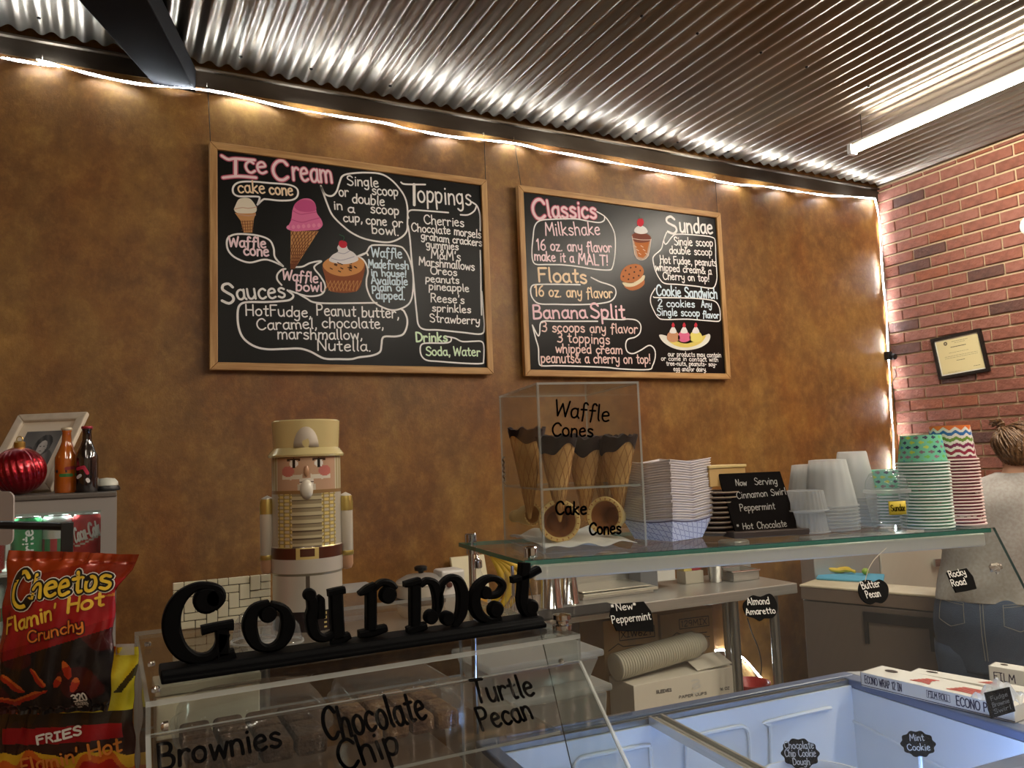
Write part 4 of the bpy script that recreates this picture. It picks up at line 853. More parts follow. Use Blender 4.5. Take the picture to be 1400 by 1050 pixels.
MB().poly([Vector((p.x, p.y, .12)) for p in PTOP], (0, 0, 1), rimz-.012-.12).build('end_body', bodym, t, smooth=False)
def fbox(mb, u0, u1, v0, v1, z0, z1): return mb.hexa([fz(u0, v1, z0), fz(u1, v1, z0), fz(u1, v0, z0), fz(u0, v0, z0)], [fz(u0, v1, z1), fz(u1, v1, z1), fz(u1, v0, z1), fz(u0, v0, z1)])
mb = MB(); fbox(mb, 0, ow+.03, -.0, .032, rimz-.02, rimz); fbox(mb, 0, ow+.03, dep-.02, dep+.06, rimz-.02, rimz); fbox(mb, 0, .03, .032, dep-.02, rimz-.02, rimz); fbox(mb, ow-.012, ow+.03, .032, dep-.02, rimz-.02, rimz); mb.build('rim', blue, t, smooth=False, bevel=.004)
mb = MB(); mb.poly([Vector((p.x, p.y, rimz-.012)) for p in PTOP], (0, 0, 1), .011); mb.build('closed_top', mat('freezer_top_panel', (172, 172, 176), .4), t, smooth=False, bevel=.003)
mb = MB()
for v in (.036, .046): fbox(mb, .03, ow-.012, v, v+.005, rimz-.014, rimz-.003)
fbox(mb, .03, ow-.012, .034, .054, rimz-.018, rimz-.014); mb.build('lid_track', mat('track_aluminium', (150, 154, 160), .3, .8), t, smooth=False)
mb = MB(); well = .60
fbox(mb, .03, ow-.012, .054, .060, well, rimz-.014); fbox(mb, .03, ow-.012, dep-.026, dep-.02, well, rimz-.02); fbox(mb, .024, .03, .054, dep-.02, well, rimz-.02); fbox(mb, ow-.012, ow-.006, .054, dep-.02, well, rimz-.02); fbox(mb, .03, ow-.012, .054, dep-.02, well-.01, well)
mb.build('well_liner', liner, t, smooth=False)
# rounded frames pressed into the back and side of the liner
O5 = lambda x, y: (740+x/3.684, 900+y/3.684); Yw = fz(.5, .062).y
mb = MB()
wp0, wn = fz(0, .066), fdep
for pts in ([(170, 640), (172, 545), (190, 512), (230, 496), (520, 441), (545, 448), (553, 480), (556, 640)], [(730, 640), (733, 455), (742, 420), (790, 388), (980, 346), (1020, 346), (1045, 375), (1052, 470), (1058, 640)], [(1160, 640), (1156, 370), (1148, 335), (1135, 322), (1390, 262), (1400+60, 250)]):
    P = [PP(*O5(*p), wp0, wn) for p in pts]; mb.tube(smoothline(P, 3), .0042, 6)
mb.build('frame_ribs', mat('white_rib', (236, 240, 244), .35), t)
rs0, rsn = fz(ow-.014, 0), fdir
mb = MB(); O4 = lambda x, y: (1100+x/4.667, 880+y/4.667)
P = [PP(*O4(*p), rs0, rsn) for p in [(135, 900), (137, 470), (150, 420), (200, 440), (520, 600), (850, 780), (1100, 900)]]; mb.tube(smoothline(P, 3), .004, 6); mb.build('frame_ribs', MATS['white_rib'], t)
# steel divider bar
a, b_ = PZ(898, 981, rimz), PZ(1025, 1049, rimz); dd = (b_-a).normalized(); sd = Vector((-dd.y, dd.x, 0))
mb = MB(); e0, e1 = a-dd*.005, a+dd*.52
for o1, o2, za, zb2 in ((-.017, .017, -.014, -.004), (-.017, -.012, -.004, .004), (.012, .017, -.004, .004), (-.003, .003, -.004, .0)):
    mb.hexa([e0+sd*o1+Vector((0, 0, za)), e1+sd*o1+Vector((0, 0, za)), e1+sd*o2+Vector((0, 0, za)), e0+sd*o2+Vector((0, 0, za))], [e0+sd*o1+Vector((0, 0, zb2)), e1+sd*o1+Vector((0, 0, zb2)), e1+sd*o2+Vector((0, 0, zb2)), e0+sd*o2+Vector((0, 0, zb2))])
mb.build('divider', steel, t, smooth=False)
# blue-white lamp under the front rim
lp = mat('freezer_lamp_glow', (255, 255, 255), .5, emit=(150, 186, 255), es=FREEZER_W)
mb = MB(); fbox(mb, .05, ow-.03, dep-.036, dep-.027, rimz-.055, rimz-.035); mb.build('lamp', lp, t, smooth=False)
mb = MB(); fbox(mb, .06, .35, .01, .02, rimz, rimz+.004); mb.build('latch', MATS['track_aluminium'], t, smooth=False)
FTOP = t
# ice cream tubs in the well
def tubx(u, v, r, ztop, label, c1, c2, first=[None]):
    p = fz(u, v, well+.001)
    t = thing('ice_cream_tub', label, 'ice cream tub', p, 'tubs in the freezer well')
    h_ = ztop-well-.001
    MB().lathe([(0, 0), (r*.93, 0), (r, h_), (r+.004, h_), (r+.004, h_-.006), (r+.001, h_-.008), (r*.985, h_-.02), (r*.97, h_-.04), (0, h_-.04)][:9], 36, o=p).build('tub', mat('tub_board', (228, 226, 222), .5), t)
    mb = MB(); rg = random.Random(int(u*1000)); n_ = 26
    def sfc(a, b_): 
        rr = r*.965*b_; th_ = 2*PI*a; return p + Vector((rr*math.cos(th_), rr*math.sin(th_), h_-.03+.007*math.sin(7*rr/r+3*th_)*b_+.005*math.cos(5*th_+2)*b_))
    mb.grid(sfc, 36, 10); mb.build('ice_cream', mat('ice_cream_'+str(len(MATS)), c1, .7, noise=(c2, 34, (1, 1, 1)), bump=.8, bscale=70), t)
    return p, h_
pt = [(ow-.17, .21), (ow-.17, .44), (ow-.42, .21), (ow-.42, .44), (.15, .22), (.15, .44), (.36, .22)]
tubx(ow-.42, .37, .105, .90, 'tub of grey cookie dough ice cream with the scalloped chocolate chip sign', (196, 190, 186), (90, 80, 78))
tubx(ow-.13, .40, .105, .80, 'tub of pale ice cream at the front right corner of the freezer', (226, 214, 200), (200, 180, 160))
tubx(ow-.68, .36, .105, .82, 'tub of vanilla ice cream left of the steel divider', (236, 226, 196), (224, 206, 170))
# ================================================================== GLASS SHELF (sneeze guard) with sloping front glass
SZ = 1.33
fl, fr, rl = PZ(715, 767, SZ), PZ(1355, 722, SZ), PZ(627, 742, SZ); rr_ = fr + (rl-fl)*.97
t = thing('sneeze_guard', 'glass display shelf with green edge and sloping front glass over the freezer', 'glass shelf', fl.lerp(fr, .5)-Vector((0, 0, SZ-rimz)))
pane((glass, glass_e), 'shelf_glass', t, [fl, fr, rr_, rl], (0, 0, -1), .008)
ed = (fr-fl).normalized(); inn = Vector((-ed.y, ed.x, 0))
mb = MB(); z2 = Vector((0, 0, 1))
a = fl+ed*.02+inn*.003; b_ = fr-ed*.012+inn*.003
mb.hexa([a-z2*.034, b_-z2*.034, b_-z2*.034+inn*.022, a-z2*.034+inn*.022], [a-z2*.0095, b_-z2*.0095, b_-z2*.0095+inn*.022, a-z2*.0095+inn*.022]); mb.build('front_rail', mat('satin_rail', (224, 220, 210), .35, .2), t, smooth=False, bevel=.003)
down = Vector((0.0, -.165, -.372)); gn = ed.cross(down).normalized(); gn = gn if gn.y < 0 else -gn
g0, g1 = fl+gn*.004-z2*.002, fr+gn*.004-z2*.002
pane((glass_f, glass_fe), 'front_glass', t, [g0, g0+down, g1+down, g1], gn, .006)
for q, s in ((rl, 1), (fl, 1)):
    c_ = q + ed*.022 + inn*(-.02 if q is rl else .028)
    mb = MB(); mb.lathe([(0, -.022), (.010, -.022), (.010, -.009), (.0055, -.008), (.0055, .001), (.0125, .002), (.0125, .018), (.011, .020), (0, .020)], 20, o=c_); mb.build('standoff', chrome, t)
for q in (rl+ed*.022-inn*.02,):
    MB().cyl((q.x, q.y, rimz+.0), (q.x, q.y, SZ-.02), .006, 12).build('post', chrome, t)
gup = (-down - ed*(-down).dot(ed)).normalized()
def PG(px, py): p = PP(px, py, g0, gn); v = p-g0; return Vector((v.dot(ed), v.dot(gup)))
gmap = planemap(g0, ed, gup, gn)
chalkw = mat('chalk_pen', (236, 234, 228), .8); tagb = mat('tag_black', (14, 13, 12), .7, spec=.08)
def glass_sign(label, outline, lines, o, k, scallop=False, off=.0075):
    P = [PG(o[0]+x/k, o[1]+y/k) for x, y in outline]
    if scallop: P = smoothline(P, 3, True)
    c0 = sum(P, Vector((0, 0)))/len(P); t = thing('flavour_sign', label, 'sign', gmap(*c0, off), 'black flavour signs')
    mb = MB(); mb.poly([gmap(*p, off) for p in P], gn, .003); mb.build('plaque', tagb, t, smooth=False)
    mb = MB()
    for tx, a, b_, h_ in lines: wr_(mb, PG, gmap, tx, a, b_, h_, 1.25, off+.0045)
    mb.build('lettering', chalkw, t, smooth=False, kind='stuff')
    return t
o2 = ((780, 740), 4.242); o3 = ((1060, 700), 4.118)
glass_sign('black sign reading New Peppermint on the sloping glass', [(228, 375), (412, 358), (455, 415), (466, 470), (470, 530), (255, 526), (215, 440)], [('*New*', (834, 838), (868, 834.5), 9.5), ('Peppermint', (834, 855), (887, 849), 10)], *o2)
glass_sign('scalloped black sign reading Almond Amaretto on the sloping glass', [(1010, 345), (1040, 322), (1085, 330), (1135, 312), (1165, 335), (1182, 380), (1178, 425), (1155, 452), (1110, 455), (1085, 470), (1050, 452), (1010, 440), (988, 400), (990, 365)], [('Almond', (1018, 829.5), (1048, 828), 9), ('Amaretto', (1016, 843), (1056, 840.5), 8)], *o2, scallop=True)
glass_sign('round scalloped black sign reading Butter Pecan in front of the white lid', [(452, 430), (470, 395), (510, 392), (535, 402), (565, 388), (600, 405), (618, 440), (612, 490), (585, 520), (550, 515), (520, 528), (480, 510), (456, 475)], [('Butter', (1174, 808), (1199, 804), 9), ('Pecan', (1180, 820), (1199, 817.5), 9)], *o3, scallop=True)
glass_sign('slanted black sign reading Rocky Road in front of the grey shirt', [(945, 348), (1055, 325), (1092, 372), (1112, 440), (1060, 452), (998, 462), (975, 420)], [('Rocky', (1293, 792), (1315, 788), 8), ('Road', (1296, 804), (1316, 801), 8)], *o3)
# bow stickers and crumple on the glass
t = thing('ribbon_bow', 'crumpled clear bow stuck on the sloping glass near its right end', 'bow', gmap(*PG(1354, 777), .008))
mb = MB(); rg = random.Random(5); c0 = PG(1354, 777)
for i in range(9):
    a = rg.uniform(0, 6.28); r_ = rg.uniform(.004, .013); q = c0 + Vector((math.cos(a), math.sin(a)))*r_
    pts = [gmap(c0.x+(q.x-c0.x)*s_+.004*math.sin(s_*6+i), c0.y+(q.y-c0.y)*s_, .007+.009*math.sin(PI*s_)) for s_ in [0, .25, .5, .75, 1]]
    mb.tube(pts, [.003, .0045, .005, .0045, .002], 5)
mb.build('ribbon_loops', mat('silver_ribbon', (206, 200, 190), .2, .6), t)
# thin cord looping down to the Butter Pecan sign
P = [(1180, 787), (1177, 800), (1181, 806)]
tag(MB().tube(smoothline([gmap(*PG(*p), .0105) for p in [(1207, 752), (1192, 766), (1183, 780), (1178, 797)]], 4), .0007, 5).build('sign_cord', mat('pale_cord', (200, 190, 170), .6)), 'pale thin cord above the Butter Pecan sign', 'cord')
ORD = 'first second third fourth fifth sixth seventh eighth ninth tenth eleventh twelfth thirteenth fourteenth fifteenth sixteenth seventeenth eighteenth nineteenth twentieth twenty-first twenty-second twenty-third twenty-fourth'.split()
# ================================================================== GOODS ON THE GLASS SHELF
S0 = SZ + .0006
cnr, crt, clf = PZ(743, 757, S0), PZ(885, 747, S0), PZ(671, 737, S0)
u_ = (crt-cnr); v_ = (clf-cnr); v_ = v_ - u_*(v_.dot(u_)/u_.dot(u_)); v_ = v_.normalized()*max(.13, (clf-cnr).length*.9)
ztop = CAMP.z + ray(743, 526).z*(cnr.y/ray(743, 526).y); hb = ztop-S0
t = thing('cone_case', 'tall clear acrylic box of waffle cones with marker lettering on the glass shelf', 'display case', cnr+u_*.5+v_*.5)
n0 = Vector((0, 0, 1)); un, vn = u_.normalized(), v_.normalized(); tt = .004; zz = lambda p, z: Vector((p.x, p.y, S0+z))
sq4 = [cnr, cnr+u_, cnr+u_+v_, cnr+v_]
for nm, a, b_, n_ in (('front_panel', 0, 1, vn), ('side_panel', 1, 2, -un), ('back_panel', 2, 3, -vn), ('side_panel', 3, 0, un)):
    pane(AC, nm, t, [zz(sq4[a], .001), zz(sq4[b_], .001), zz(sq4[b_], hb), zz(sq4[a], hb)], n_, tt)
pane(AC, 'top_panel', t, [zz(p, hb) for p in sq4], (0, 0, 1), tt)
zsh = PY(743, 671, cnr.y).z - S0
pane(AC, 'shelf', t, [zz(p, zsh) for p in [cnr+un*.005+vn*.005, cnr+u_-un*.005+vn*.005, cnr+u_+v_-un*.005-vn*.005, cnr+v_+un*.005-vn*.005]], (0, 0, 1), tt)
fpl, fn_ = cnr, -vn
def PF(px, py): p = PP(px, py, fpl, fn_); v = p-fpl; return Vector((v.dot(un), v.z))
fm = planemap(fpl, un, (0, 0, 1), fn_); mb = MB()
for a in (('Waffle', (758, 568), (833, 577), 22, 2.6), ('Cones', (755, 596), (811, 597), 18, 2.6), ('Cake', (760, 703), (802, 703), 17, 3), ('Cones', (806, 731), (849, 729), 16, 3)): wr_(mb, PF, fm, *a, .0012)
mb.build('lettering', ink, t, smooth=False, kind='stuff')
mb = MB(); fl2, fn2 = cnr, -un
for i, (x, y) in enumerate([(676, 612), (678, 630), (675, 645), (679, 655)]):
    p = PP(x, y, cnr+v_*.97, -un)
for i in range(5):
    zc_ = .115+i*.012; q = cnr+v_*.9-un*.001; mb.tube([zz(q, zc_), zz(q+vn*.006-un*.002, zc_+.006), zz(q, zc_+.011)], .0016, 5)
mb.build('handle_dots', chrome, t, smooth=True, kind='stuff')
# waffle cones, tip down, dipped in chocolate
cone_m = mat('waffle_biscuit', (212, 164, 98), .7, noise=((186, 134, 74), 18, (1, 1, 1))); choc = mat('dark_chocolate', (22, 11, 11), .6, spec=.2, noise=((46, 22, 20), 30, (1, 1, 1))); grid_m = mat('waffle_ridge', (168, 116, 62), .75)
def waffle(name_label, x, y, ztip, L, R, dip, seed):
    t = thing('waffle_cone', name_label, 'waffle cone', (x, y, ztip), 'dipped waffle cones'); rg = random.Random(seed)
    o = Vector((x, y, ztip)); rr = lambda z: .003+(R-.003)*(z/L)
    mb = MB(); mb.lathe([(rr(0)*.2, 0), (rr(0), .002), (rr(L*.5), L*.5), (R, L), (R-.002, L), (rr(L*.5)-.002, L*.5)], 28, o=o); mb.build('cone', cone_m, t)
    mb = MB(); n_ = 11
    for s in (-1, 1):
        for k in range(n_):
            a0 = 2*PI*k/n_; pts = []
            for i in range(14):
                z = L*(.08+.9*i/13); a = a0+s*(i/13)*1.9; pts.append(o+Vector((math.cos(a)*(rr(z)+.0002), math.sin(a)*(rr(z)+.0002), z)))
            mb.tube(pts, .0007, 4, caps=False)
    mb.build('waffle_ridges', grid_m, t, kind='stuff')
    mb = MB(); ph = rg.uniform(0, 6)
    def f(a, v):
        th_ = a*2*PI; low = L - dip*(.75+.35*math.sin(2*th_+ph)+.15*math.sin(5*th_)); top = L+.006+.003*math.sin(7*th_+ph)+.002*math.sin(13*th_)
        z = low+(top-low)*min(1, v*1.15) if v < .87 else top - (v-.87)*.05
        r_ = rr(z)+.0016+(.0016*math.sin(9*th_+ph)*max(0, (z-L+.012)/.018)) if v < .87 else R-.003-(v-.87)*.02
        return o+Vector((math.cos(th_)*r_, math.sin(th_)*r_, z))
    mb.grid(f, 48, 16); mb.build('chocolate_dip', choc, t, ang=70); return t
mpx = lambda p: (p-CAMP).dot((ray(700, 525)).normalized())/F
for i, (px, ytop, ytip, fu, fv, lab) in enumerate(((722, 590, 712, 0, .62, 'leftmost dipped waffle cone, against the left side of the clear box'), (763, 600, 716, .0, .28, 'second dipped waffle cone from the left in the clear box'), (799, 602, 715, 0, .45, 'third dipped waffle cone from the left in the clear box'), (826, 600, 712, 0, .75, 'fourth dipped waffle cone from the left, partly hidden in the clear box'), (845, 600, 712, 0, .35, 'rightmost dipped waffle cone in the clear box'))):
    base = cnr+v_*fv; r0 = ray(px, 650); 
    # where the sight line crosses the row at that depth
    den = r0.x*vn.x+r0.y*vn.y; k = (base-CAMP).dot(Vector((vn.x, vn.y, 0)))/den; p = CAMP+r0*k; p.z = 0
    ks = mpx(Vector((p.x, p.y, 1.4))); zt_ = CAMP.z+ray(px, ytop).z*k; L = (ytip-ytop)*ks*.98
    waffle(lab, p.x, p.y, zt_-L, L, 27*ks*(.9 if i == 0 else 1), .028 if i else .022, i)
# cake cones lying with their mouths to the room
cake = mat('cake_wafer', (236, 206, 140), .7, noise=((222, 186, 116), 12, (1, 1, 1))); cake_in = mat('cake_wafer_inside', (176, 112, 54), .75)
def cakecone(px, py, fv, rpx, lab, ang):
    base = cnr+v_*fv; r0 = ray(px, py); k = (base-CAMP).dot(Vector((vn.x, vn.y, 0)))/(r0.x*vn.x+r0.y*vn.y); p = CAMP+r0*k; R = rpx*mpx(p)
    p.z = max(p.z, S0+.008+R*1.06)
    ax = Vector((p.x, p.y, 0)).normalized(); ax = Matrix.Rotation(ang, 3, 'Z') @ ax; ax.z = -.1; ax.normalize(); t = thing('cake_cone', lab, 'cake cone', p)
    MB().lathe([(R*.80, .004), (R*.86, 0), (R*1.0, 0), (R*1.04, .004), (R*1.0, .012), (R*.9, .03), (R*.86, .034), (R*.62, .037), (R*.56, .075), (0, .075)], 32, o=p, axis=ax).build('cup', cake, t)
    MB().lathe([(R*.80, .004), (R*.76, .02), (R*.60, .032), (R*.5, .06), (0, .06)], 28, o=p, axis=ax).build('inside', cake_in, t)
    mb = MB()
    for i in range(20):
        a = 2*PI*i/20; u2 = ax.orthogonal().normalized(); w2 = ax.cross(u2); d_ = u2*math.cos(a)+w2*math.sin(a); mb.tube([p+d_*R*.87-ax*.0006, p+d_*R*.97-ax*.0006], .0011, 4)
    mb.build('rim_teeth', cake_in, t, kind='stuff')
cakecone(765, 712, .25, 28, 'left cake cone lying open end out at the bottom of the clear box', .1)
cakecone(826, 705, .3, 25, 'right cake cone lying open end out at the bottom of the clear box', -.35)
cakecone(729, 703, .8, 15, 'cake cone standing behind near the left side of the clear box', .6)
mb = MB(); rg = random.Random(9)
def tis(u, v):
    p = cnr+u_*(.04+.9*u)+v_*(.06+.88*v); return Vector((p.x, p.y, S0+.006+.010*abs(math.sin(5*u+3*v))*(.3+v)+.003*math.sin(17*u+9*v)))
mb.grid(tis, 30, 16); tag(mb.build('tissue_paper', mat('white_tissue', (236, 232, 226), .9), solid=.0008), 'crumpled white tissue paper under the cones in the clear box', 'tissue paper')
# paper food trays, nested stack
def stack(proto_fn, n_, base, dz, name_group, labels, rz=0, wob=.0008, tilt=0):
    out = []
    for i in range(n_):
        lab = labels(i, n_)
        o = proto_fn() if i == 0 else dup(out[0], (0, 0, 0))
        rg = random.Random(i*7+int(base.x*1000)); o.location = (base.x+rg.uniform(-wob, wob)+tilt*i, base.y+rg.uniform(-wob, wob), base.z+i*dz); o['label'] = lab; o['group'] = name_group; out.append(o)
        if rz: o.rotation_euler = (0, 0, rz+rg.uniform(-.015, .015))
    return out
plaid = mat('plaid_tray_paper', (236, 232, 230), .8); nt = plaid.node_tree; b = nt.nodes['Principled BSDF']; uvn = nt.nodes.new('ShaderNodeVertexColor'); uvn.layer_name = 'print'; nt.links.new(uvn.outputs[0], b.inputs['Base Color'])
bA, bR_, bL_ = PZ(912, 742, S0), PZ(956, 738, S0), PZ(848, 744, S0)
def tray():
    t = thing('food_tray', '', 'paper tray', (0, 0, 0)); W1, D1, W0, D0, hh = .066, .064, .048, .046, .046
    mb = MB(); B = [(-W0, -D0), (W0, -D0), (W0, D0), (-W0, D0)]; T_ = [(-W1, -D1), (W1, -D1), (W1, D1), (-W1, D1)]
    pc = lambda u, v: (214, 204, 204) if v > .93 else (110, 98, 112) if v > .86 else (158, 158, 190) if (abs((u*8+v*2) % 1-.5) < .07) or (abs((v*4+u*2) % 1-.5) < .07) else (224, 224, 236)
    for i in range(4):
        j = (i+1) % 4; a, b_, c2, d_ = [Vector((*B[i], 0)), Vector((*B[j], 0)), Vector((*T_[j], hh)), Vector((*T_[i], hh))]
        mid = .006
        mb.grid(lambda u, v: (a+(b_-a)*u).lerp(d_+(c2-d_)*u, v)+Vector((0, 0, mid*math.sin(PI*u)*-v)), 56, 28, pc)
    mb.add([Vector((*p, .0004)) for p in B], [(0, 1, 2, 3)], (232, 228, 230)); mb.build('tray_wall', plaid, t, world=False, smooth=False)
    mb = MB()
    for i in range(4):
        j = (i+1) % 4; a, b_ = Vector((*T_[i], hh)), Vector((*T_[j], hh)); mb.tube([a, (a+b_)/2-Vector((0, 0, mid_)), b_] if 0 else [a, (a+b_)/2-Vector((0, 0, .006)), b_], .0009, 5)
    mb.build('rim', mat('tray_edge', (214, 204, 200), .8), t, world=False); return t
bc = (bA+bR_)/2 + Vector((-.045, .055, 0)); 
c_ = PZ(914, 741, S0); vd = Vector((c_.x, c_.y, 0)).normalized()
base = Vector((c_.x, c_.y, S0+.0005)) + vd*.068
stack(tray, 24, base, .0048, 'plaid paper trays nested on the glass shelf', lambda i, n_: 'topmost plaid paper tray of the nested stack beside the clear cone box' if i == n_-1 else ('lowest plaid paper tray, its whole side showing, beside the clear cone box' if i == 0 else 'plaid paper tray nested beside the clear cone box, '+ORD[n_-1-i]+' from top'), rz=math.atan2(vd.y, vd.x)+PI/4+.1)
# brown lids and a kraft box behind the small chalkboard
c_ = PZ(985, 738, S0)+Vector((.062, .075, 0))
def blid():
    t = thing('brown_tray', '', 'tray', (0, 0, 0)); MB().lathe([(0, 0), (.038, 0), (.052, .006), (.053, .0085), (.050, .0085), (.038, .002)], 28).build('dish', mat('brown_tray_card', (92, 66, 48), .55), t, world=False)
    MB().lathe([(.051, .0075), (.0545, .0078), (.0545, .0098), (.051, .0098)], 28).build('rim', mat('pale_tray_rim', (170, 146, 120), .6), t, world=False); return t
stack(blid, 9, Vector((c_.x, c_.y, S0+.0005)), .0098, 'brown round trays behind the small chalkboard', lambda i, n_: 'topmost brown round tray of the stack behind the small chalkboard' if i == n_-1 else 'brown round tray behind the small chalkboard, '+ORD[n_-1-i]+' from top of the stack')
t = thing('kraft_box', 'small kraft box on the brown trays behind the small chalkboard', 'box', (c_.x, c_.y, S0+.0985))
MB().box(c_.x-.045, c_.x+.05, c_.y-.035, c_.y+.035, S0+.099, S0+.135).build('box_body', mat('tan_card', (196, 158, 98), .7), t, smooth=False, bevel=.001)
MB().box(c_.x-.047, c_.x+.052, c_.y-.037, c_.y+.037, S0+.1355, S0+.141).build('box_lid', mat('gold_card', (206, 178, 116), .6), t, smooth=False, bevel=.001)
# small easel chalkboard
q = [PZ(1006, 735, S0), PZ(1092, 730, S0)]; ex = (q[1]-q[0]); ew = ex.length; ex.normalize(); en = Vector((ex.y, -ex.x, 0)); en = en if en.y < 0 else -en
hgt = PY(1040, 645, q[0].lerp(q[1], .5).y).z - S0
t = thing('easel_chalkboard', 'small black chalkboard on a wooden foot reading Now Serving flavours', 'chalkboard', q[0].lerp(q[1], .5))
o0 = zz(q[0], .012); up_ = (Vector((0, 0, 1))-en*.26).normalized(); lean = up_ - ex*.13
edark = mat('easel_black', (16, 12, 11), .8, spec=.06); MB().slab(o0, ex*ew, lean*(hgt-.010), -en*.006).build('board', edark, t, smooth=False)
fb = zz(q[0], .0)-ex*.012; MB().slab(fb+en*.018, ex*(ew+.026), -en*.05, Vector((0, 0, .012))).build('foot', mat('dark_walnut', (56, 42, 34), .5), t, smooth=False, bevel=.0015)
nn_ = ex.cross(lean).normalized(); nn_ = nn_ if nn_.y < 0 else -nn_
def PE(px, py): p = PP(px, py, o0, nn_); v = p-o0; return Vector((v.dot(ex), v.dot(nn_.cross(ex) if (nn_.cross(ex)).z > 0 else ex.cross(nn_))))
eu = nn_.cross(ex); eu = eu if eu.z > 0 else -eu
em = planemap(o0, ex, eu, nn_); mb = MB()
for a in (('Now', (1006, 664), (1021, 664), 8, 1.0), ('Serving', (1032, 663), (1063, 662), 9, 1.0), ('Cinnamon Swirl', (1008, 682), (1075, 676), 9, 1.0), ('Peppermint', (1012, 699), (1060, 696), 9, 1.0), ('* Hot', (1008, 724), (1030, 723), 8, 1.0), ('Chocolate', (1036, 723), (1076, 720), 9, 1.0)): wr_(mb, PE, em, *a, .0008)
mb.build('lettering', mat('faint_chalk', (170, 166, 160), .9), t, smooth=False, kind='stuff')
# clear and white cups, mouths down
def cup_proto(r0, r1, h_, m_, rimm, name='clear_cup', flute=0):
    def f():
        t = thing(name, '', 'cup', (0, 0, 0)); mb = MB()
        if flute:
            mb.grid(lambda u, v: Vector(((r0+(r1-r0)*v)*(1+.02*math.sin(u*2*PI*flute))*math.cos(u*2*PI), (r0+(r1-r0)*v)*(1+.02*math.sin(u*2*PI*flute))*math.sin(u*2*PI), h_*v)), flute*4, 5)
            mb.lathe([(r1, h_), (r1*.7, h_+.001), (0, h_+.001)], 24)
        else: mb.lathe([(r0, 0), (r0*.5+r1*.5, h_*.5), (r1, h_*.97), (r1*.95, h_), (r1*.8, h_-.003), (0, h_-.003)], 28)
        mb.build('cup_wall', m_, t, world=False, ang=60)
        MB().lathe([(r0, 0), (r0+.003, 0), (r0+.0035, .0015), (r0+.003, .003), (r0, .003)], 28).build('rim', rimm, t, world=False); return t
    return f
def place(px, py, back=0.0): p = PZ(px, py, S0); d_ = Vector((p.x, p.y, 0)).normalized(); p = p+d_*back; p.z = S0+.0005; return p
def lab2(top, rest): return lambda i, n_: top if i == n_-1 else (rest+', lowest' if i == 0 else rest+', '+ORD[n_-1-i]+' from top')
clearm = clear('cup_plastic', (.95, .96, .97), rough=.1, film=.36, filmcol=(244, 244, 240))
stack(cup_proto(.050, .034, .085, clearm, plast2, flute=20), 9, place(1112, 729, .11), .006, 'fluted clear cups in the left stack', lab2('topmost fluted clear cup of the stack right of the small chalkboard', 'fluted clear cup nested in the stack right of the small chalkboard'), tilt=0)
stack(cup_proto(.052, .036, .095, clearm, plast2, flute=14), 8, place(1138, 727, .05), .0068, 'wide clear cups in the middle stack', lab2('topmost wide clear cup of the middle stack on the glass shelf', 'wide clear cup nested in the middle stack on the glass shelf'))
stack(cup_proto(.046, .030, .10, clearm, plast2), 9, place(1172, 724, .10), .0072, 'tall clear cups behind the sundae cup', lab2('topmost tall clear cup of the stack behind the sundae sample cup', 'tall clear cup nested in the stack behind the sundae sample cup'))
stack(cup_proto(.042, .036, .040, plast2, plast2, name='white_bowl', flute=28), 2, place(1104, 731, .05), .043, 'white ribbed bowls right of the small chalkboard', lab2('upper white ribbed bowl right of the small chalkboard', 'lower white ribbed bowl right of the small chalkboard'))
# printed paper cups
pcup = print_mat('printed_paper_cup', .45)
def paper(dots, r0=.0465, r1=.038, h_=.058):
    def f():
        t = thing('paper_cup', '', 'paper cup', (0, 0, 0)); rg = random.Random(2); D_ = []
        for row in range(6):
            for k in range(15): D_.append(((k+.5*(row % 2))/15, (row+.5)/6, rg.choice([(60, 70, 160), (40, 130, 190), (196, 220, 80), (130, 110, 120), (50, 60, 90), (160, 120, 140), (120, 200, 90)])))
        def cd(u, v):
            if v < .12: return (92, 160, 138)  # shade in the gaps between nested rims put into the wall colour
            for a, b_, c2 in D_:
                du = min(abs(u-a), 1-abs(u-a))*15*.9; dv = (v-b_)*6
                if du*du*1.0+dv*dv < .075: return c2
            return (116, 206, 168)
        
        def cc_(u, v):
            if v < .12: return (124, 32, 58)  # same dark rim gap painted in, as maroon
            z = (1-v)*5.6+abs((u*11) % 1-.5)*1.1-.25; k = int(z); fr_ = z-k
            if fr_ > .52: return (240, 234, 226)
            return [(232, 120, 50), (40, 110, 180), (110, 150, 50), (130, 30, 80), (150, 30, 60), (120, 40, 80)][max(0, min(5, k))]
        mb = MB(); mb.grid(lambda u, v: Vector(((r0+(r1-r0)*v)*math.cos(u*2*PI), (r0+(r1-r0)*v)*math.sin(u*2*PI), h_*v)), 132 if dots else 110, 36 if dots else 44, cd if dots else cc_)
        mb.build('cup_wall', pcup, t, world=False)
        MB().lathe([(r1, h_), (r1-.002, h_), (r1-.003, h_-.005), (0, h_-.005)], 32).build('bottom', mat('cup_bottom_green', (150, 210, 180), .6) if dots else mat('cup_bottom_white', (232, 226, 214), .6), t, world=False)
        MB().lathe([(r0, 0), (r0+.003, .0003), (r0+.0036, .0018), (r0+.003, .0034), (r0, .0036)], 36).build('rim', mat('cup_rim_mint', (226, 240, 232), .5) if dots else mat('cup_rim_rose', (240, 214, 208), .5), t, world=False)
        return t
    return f
stack(paper(True), 21, place(1269, 724, .052), .0064, 'green dotted paper cups in the tall stack', lab2('topmost green paper cup with coloured dots, on the tall stack', 'green dotted paper cup in the tall stack by the bricks'))
stack(paper(False, .0455, .038, .072), 21, place(1313, 721, .075), .0066, 'zigzag paper cups in the tall stack', lab2('topmost white paper cup with coloured zigzags, on the rightmost stack', 'zigzag paper cup nested in the rightmost stack'), tilt=-.0003)
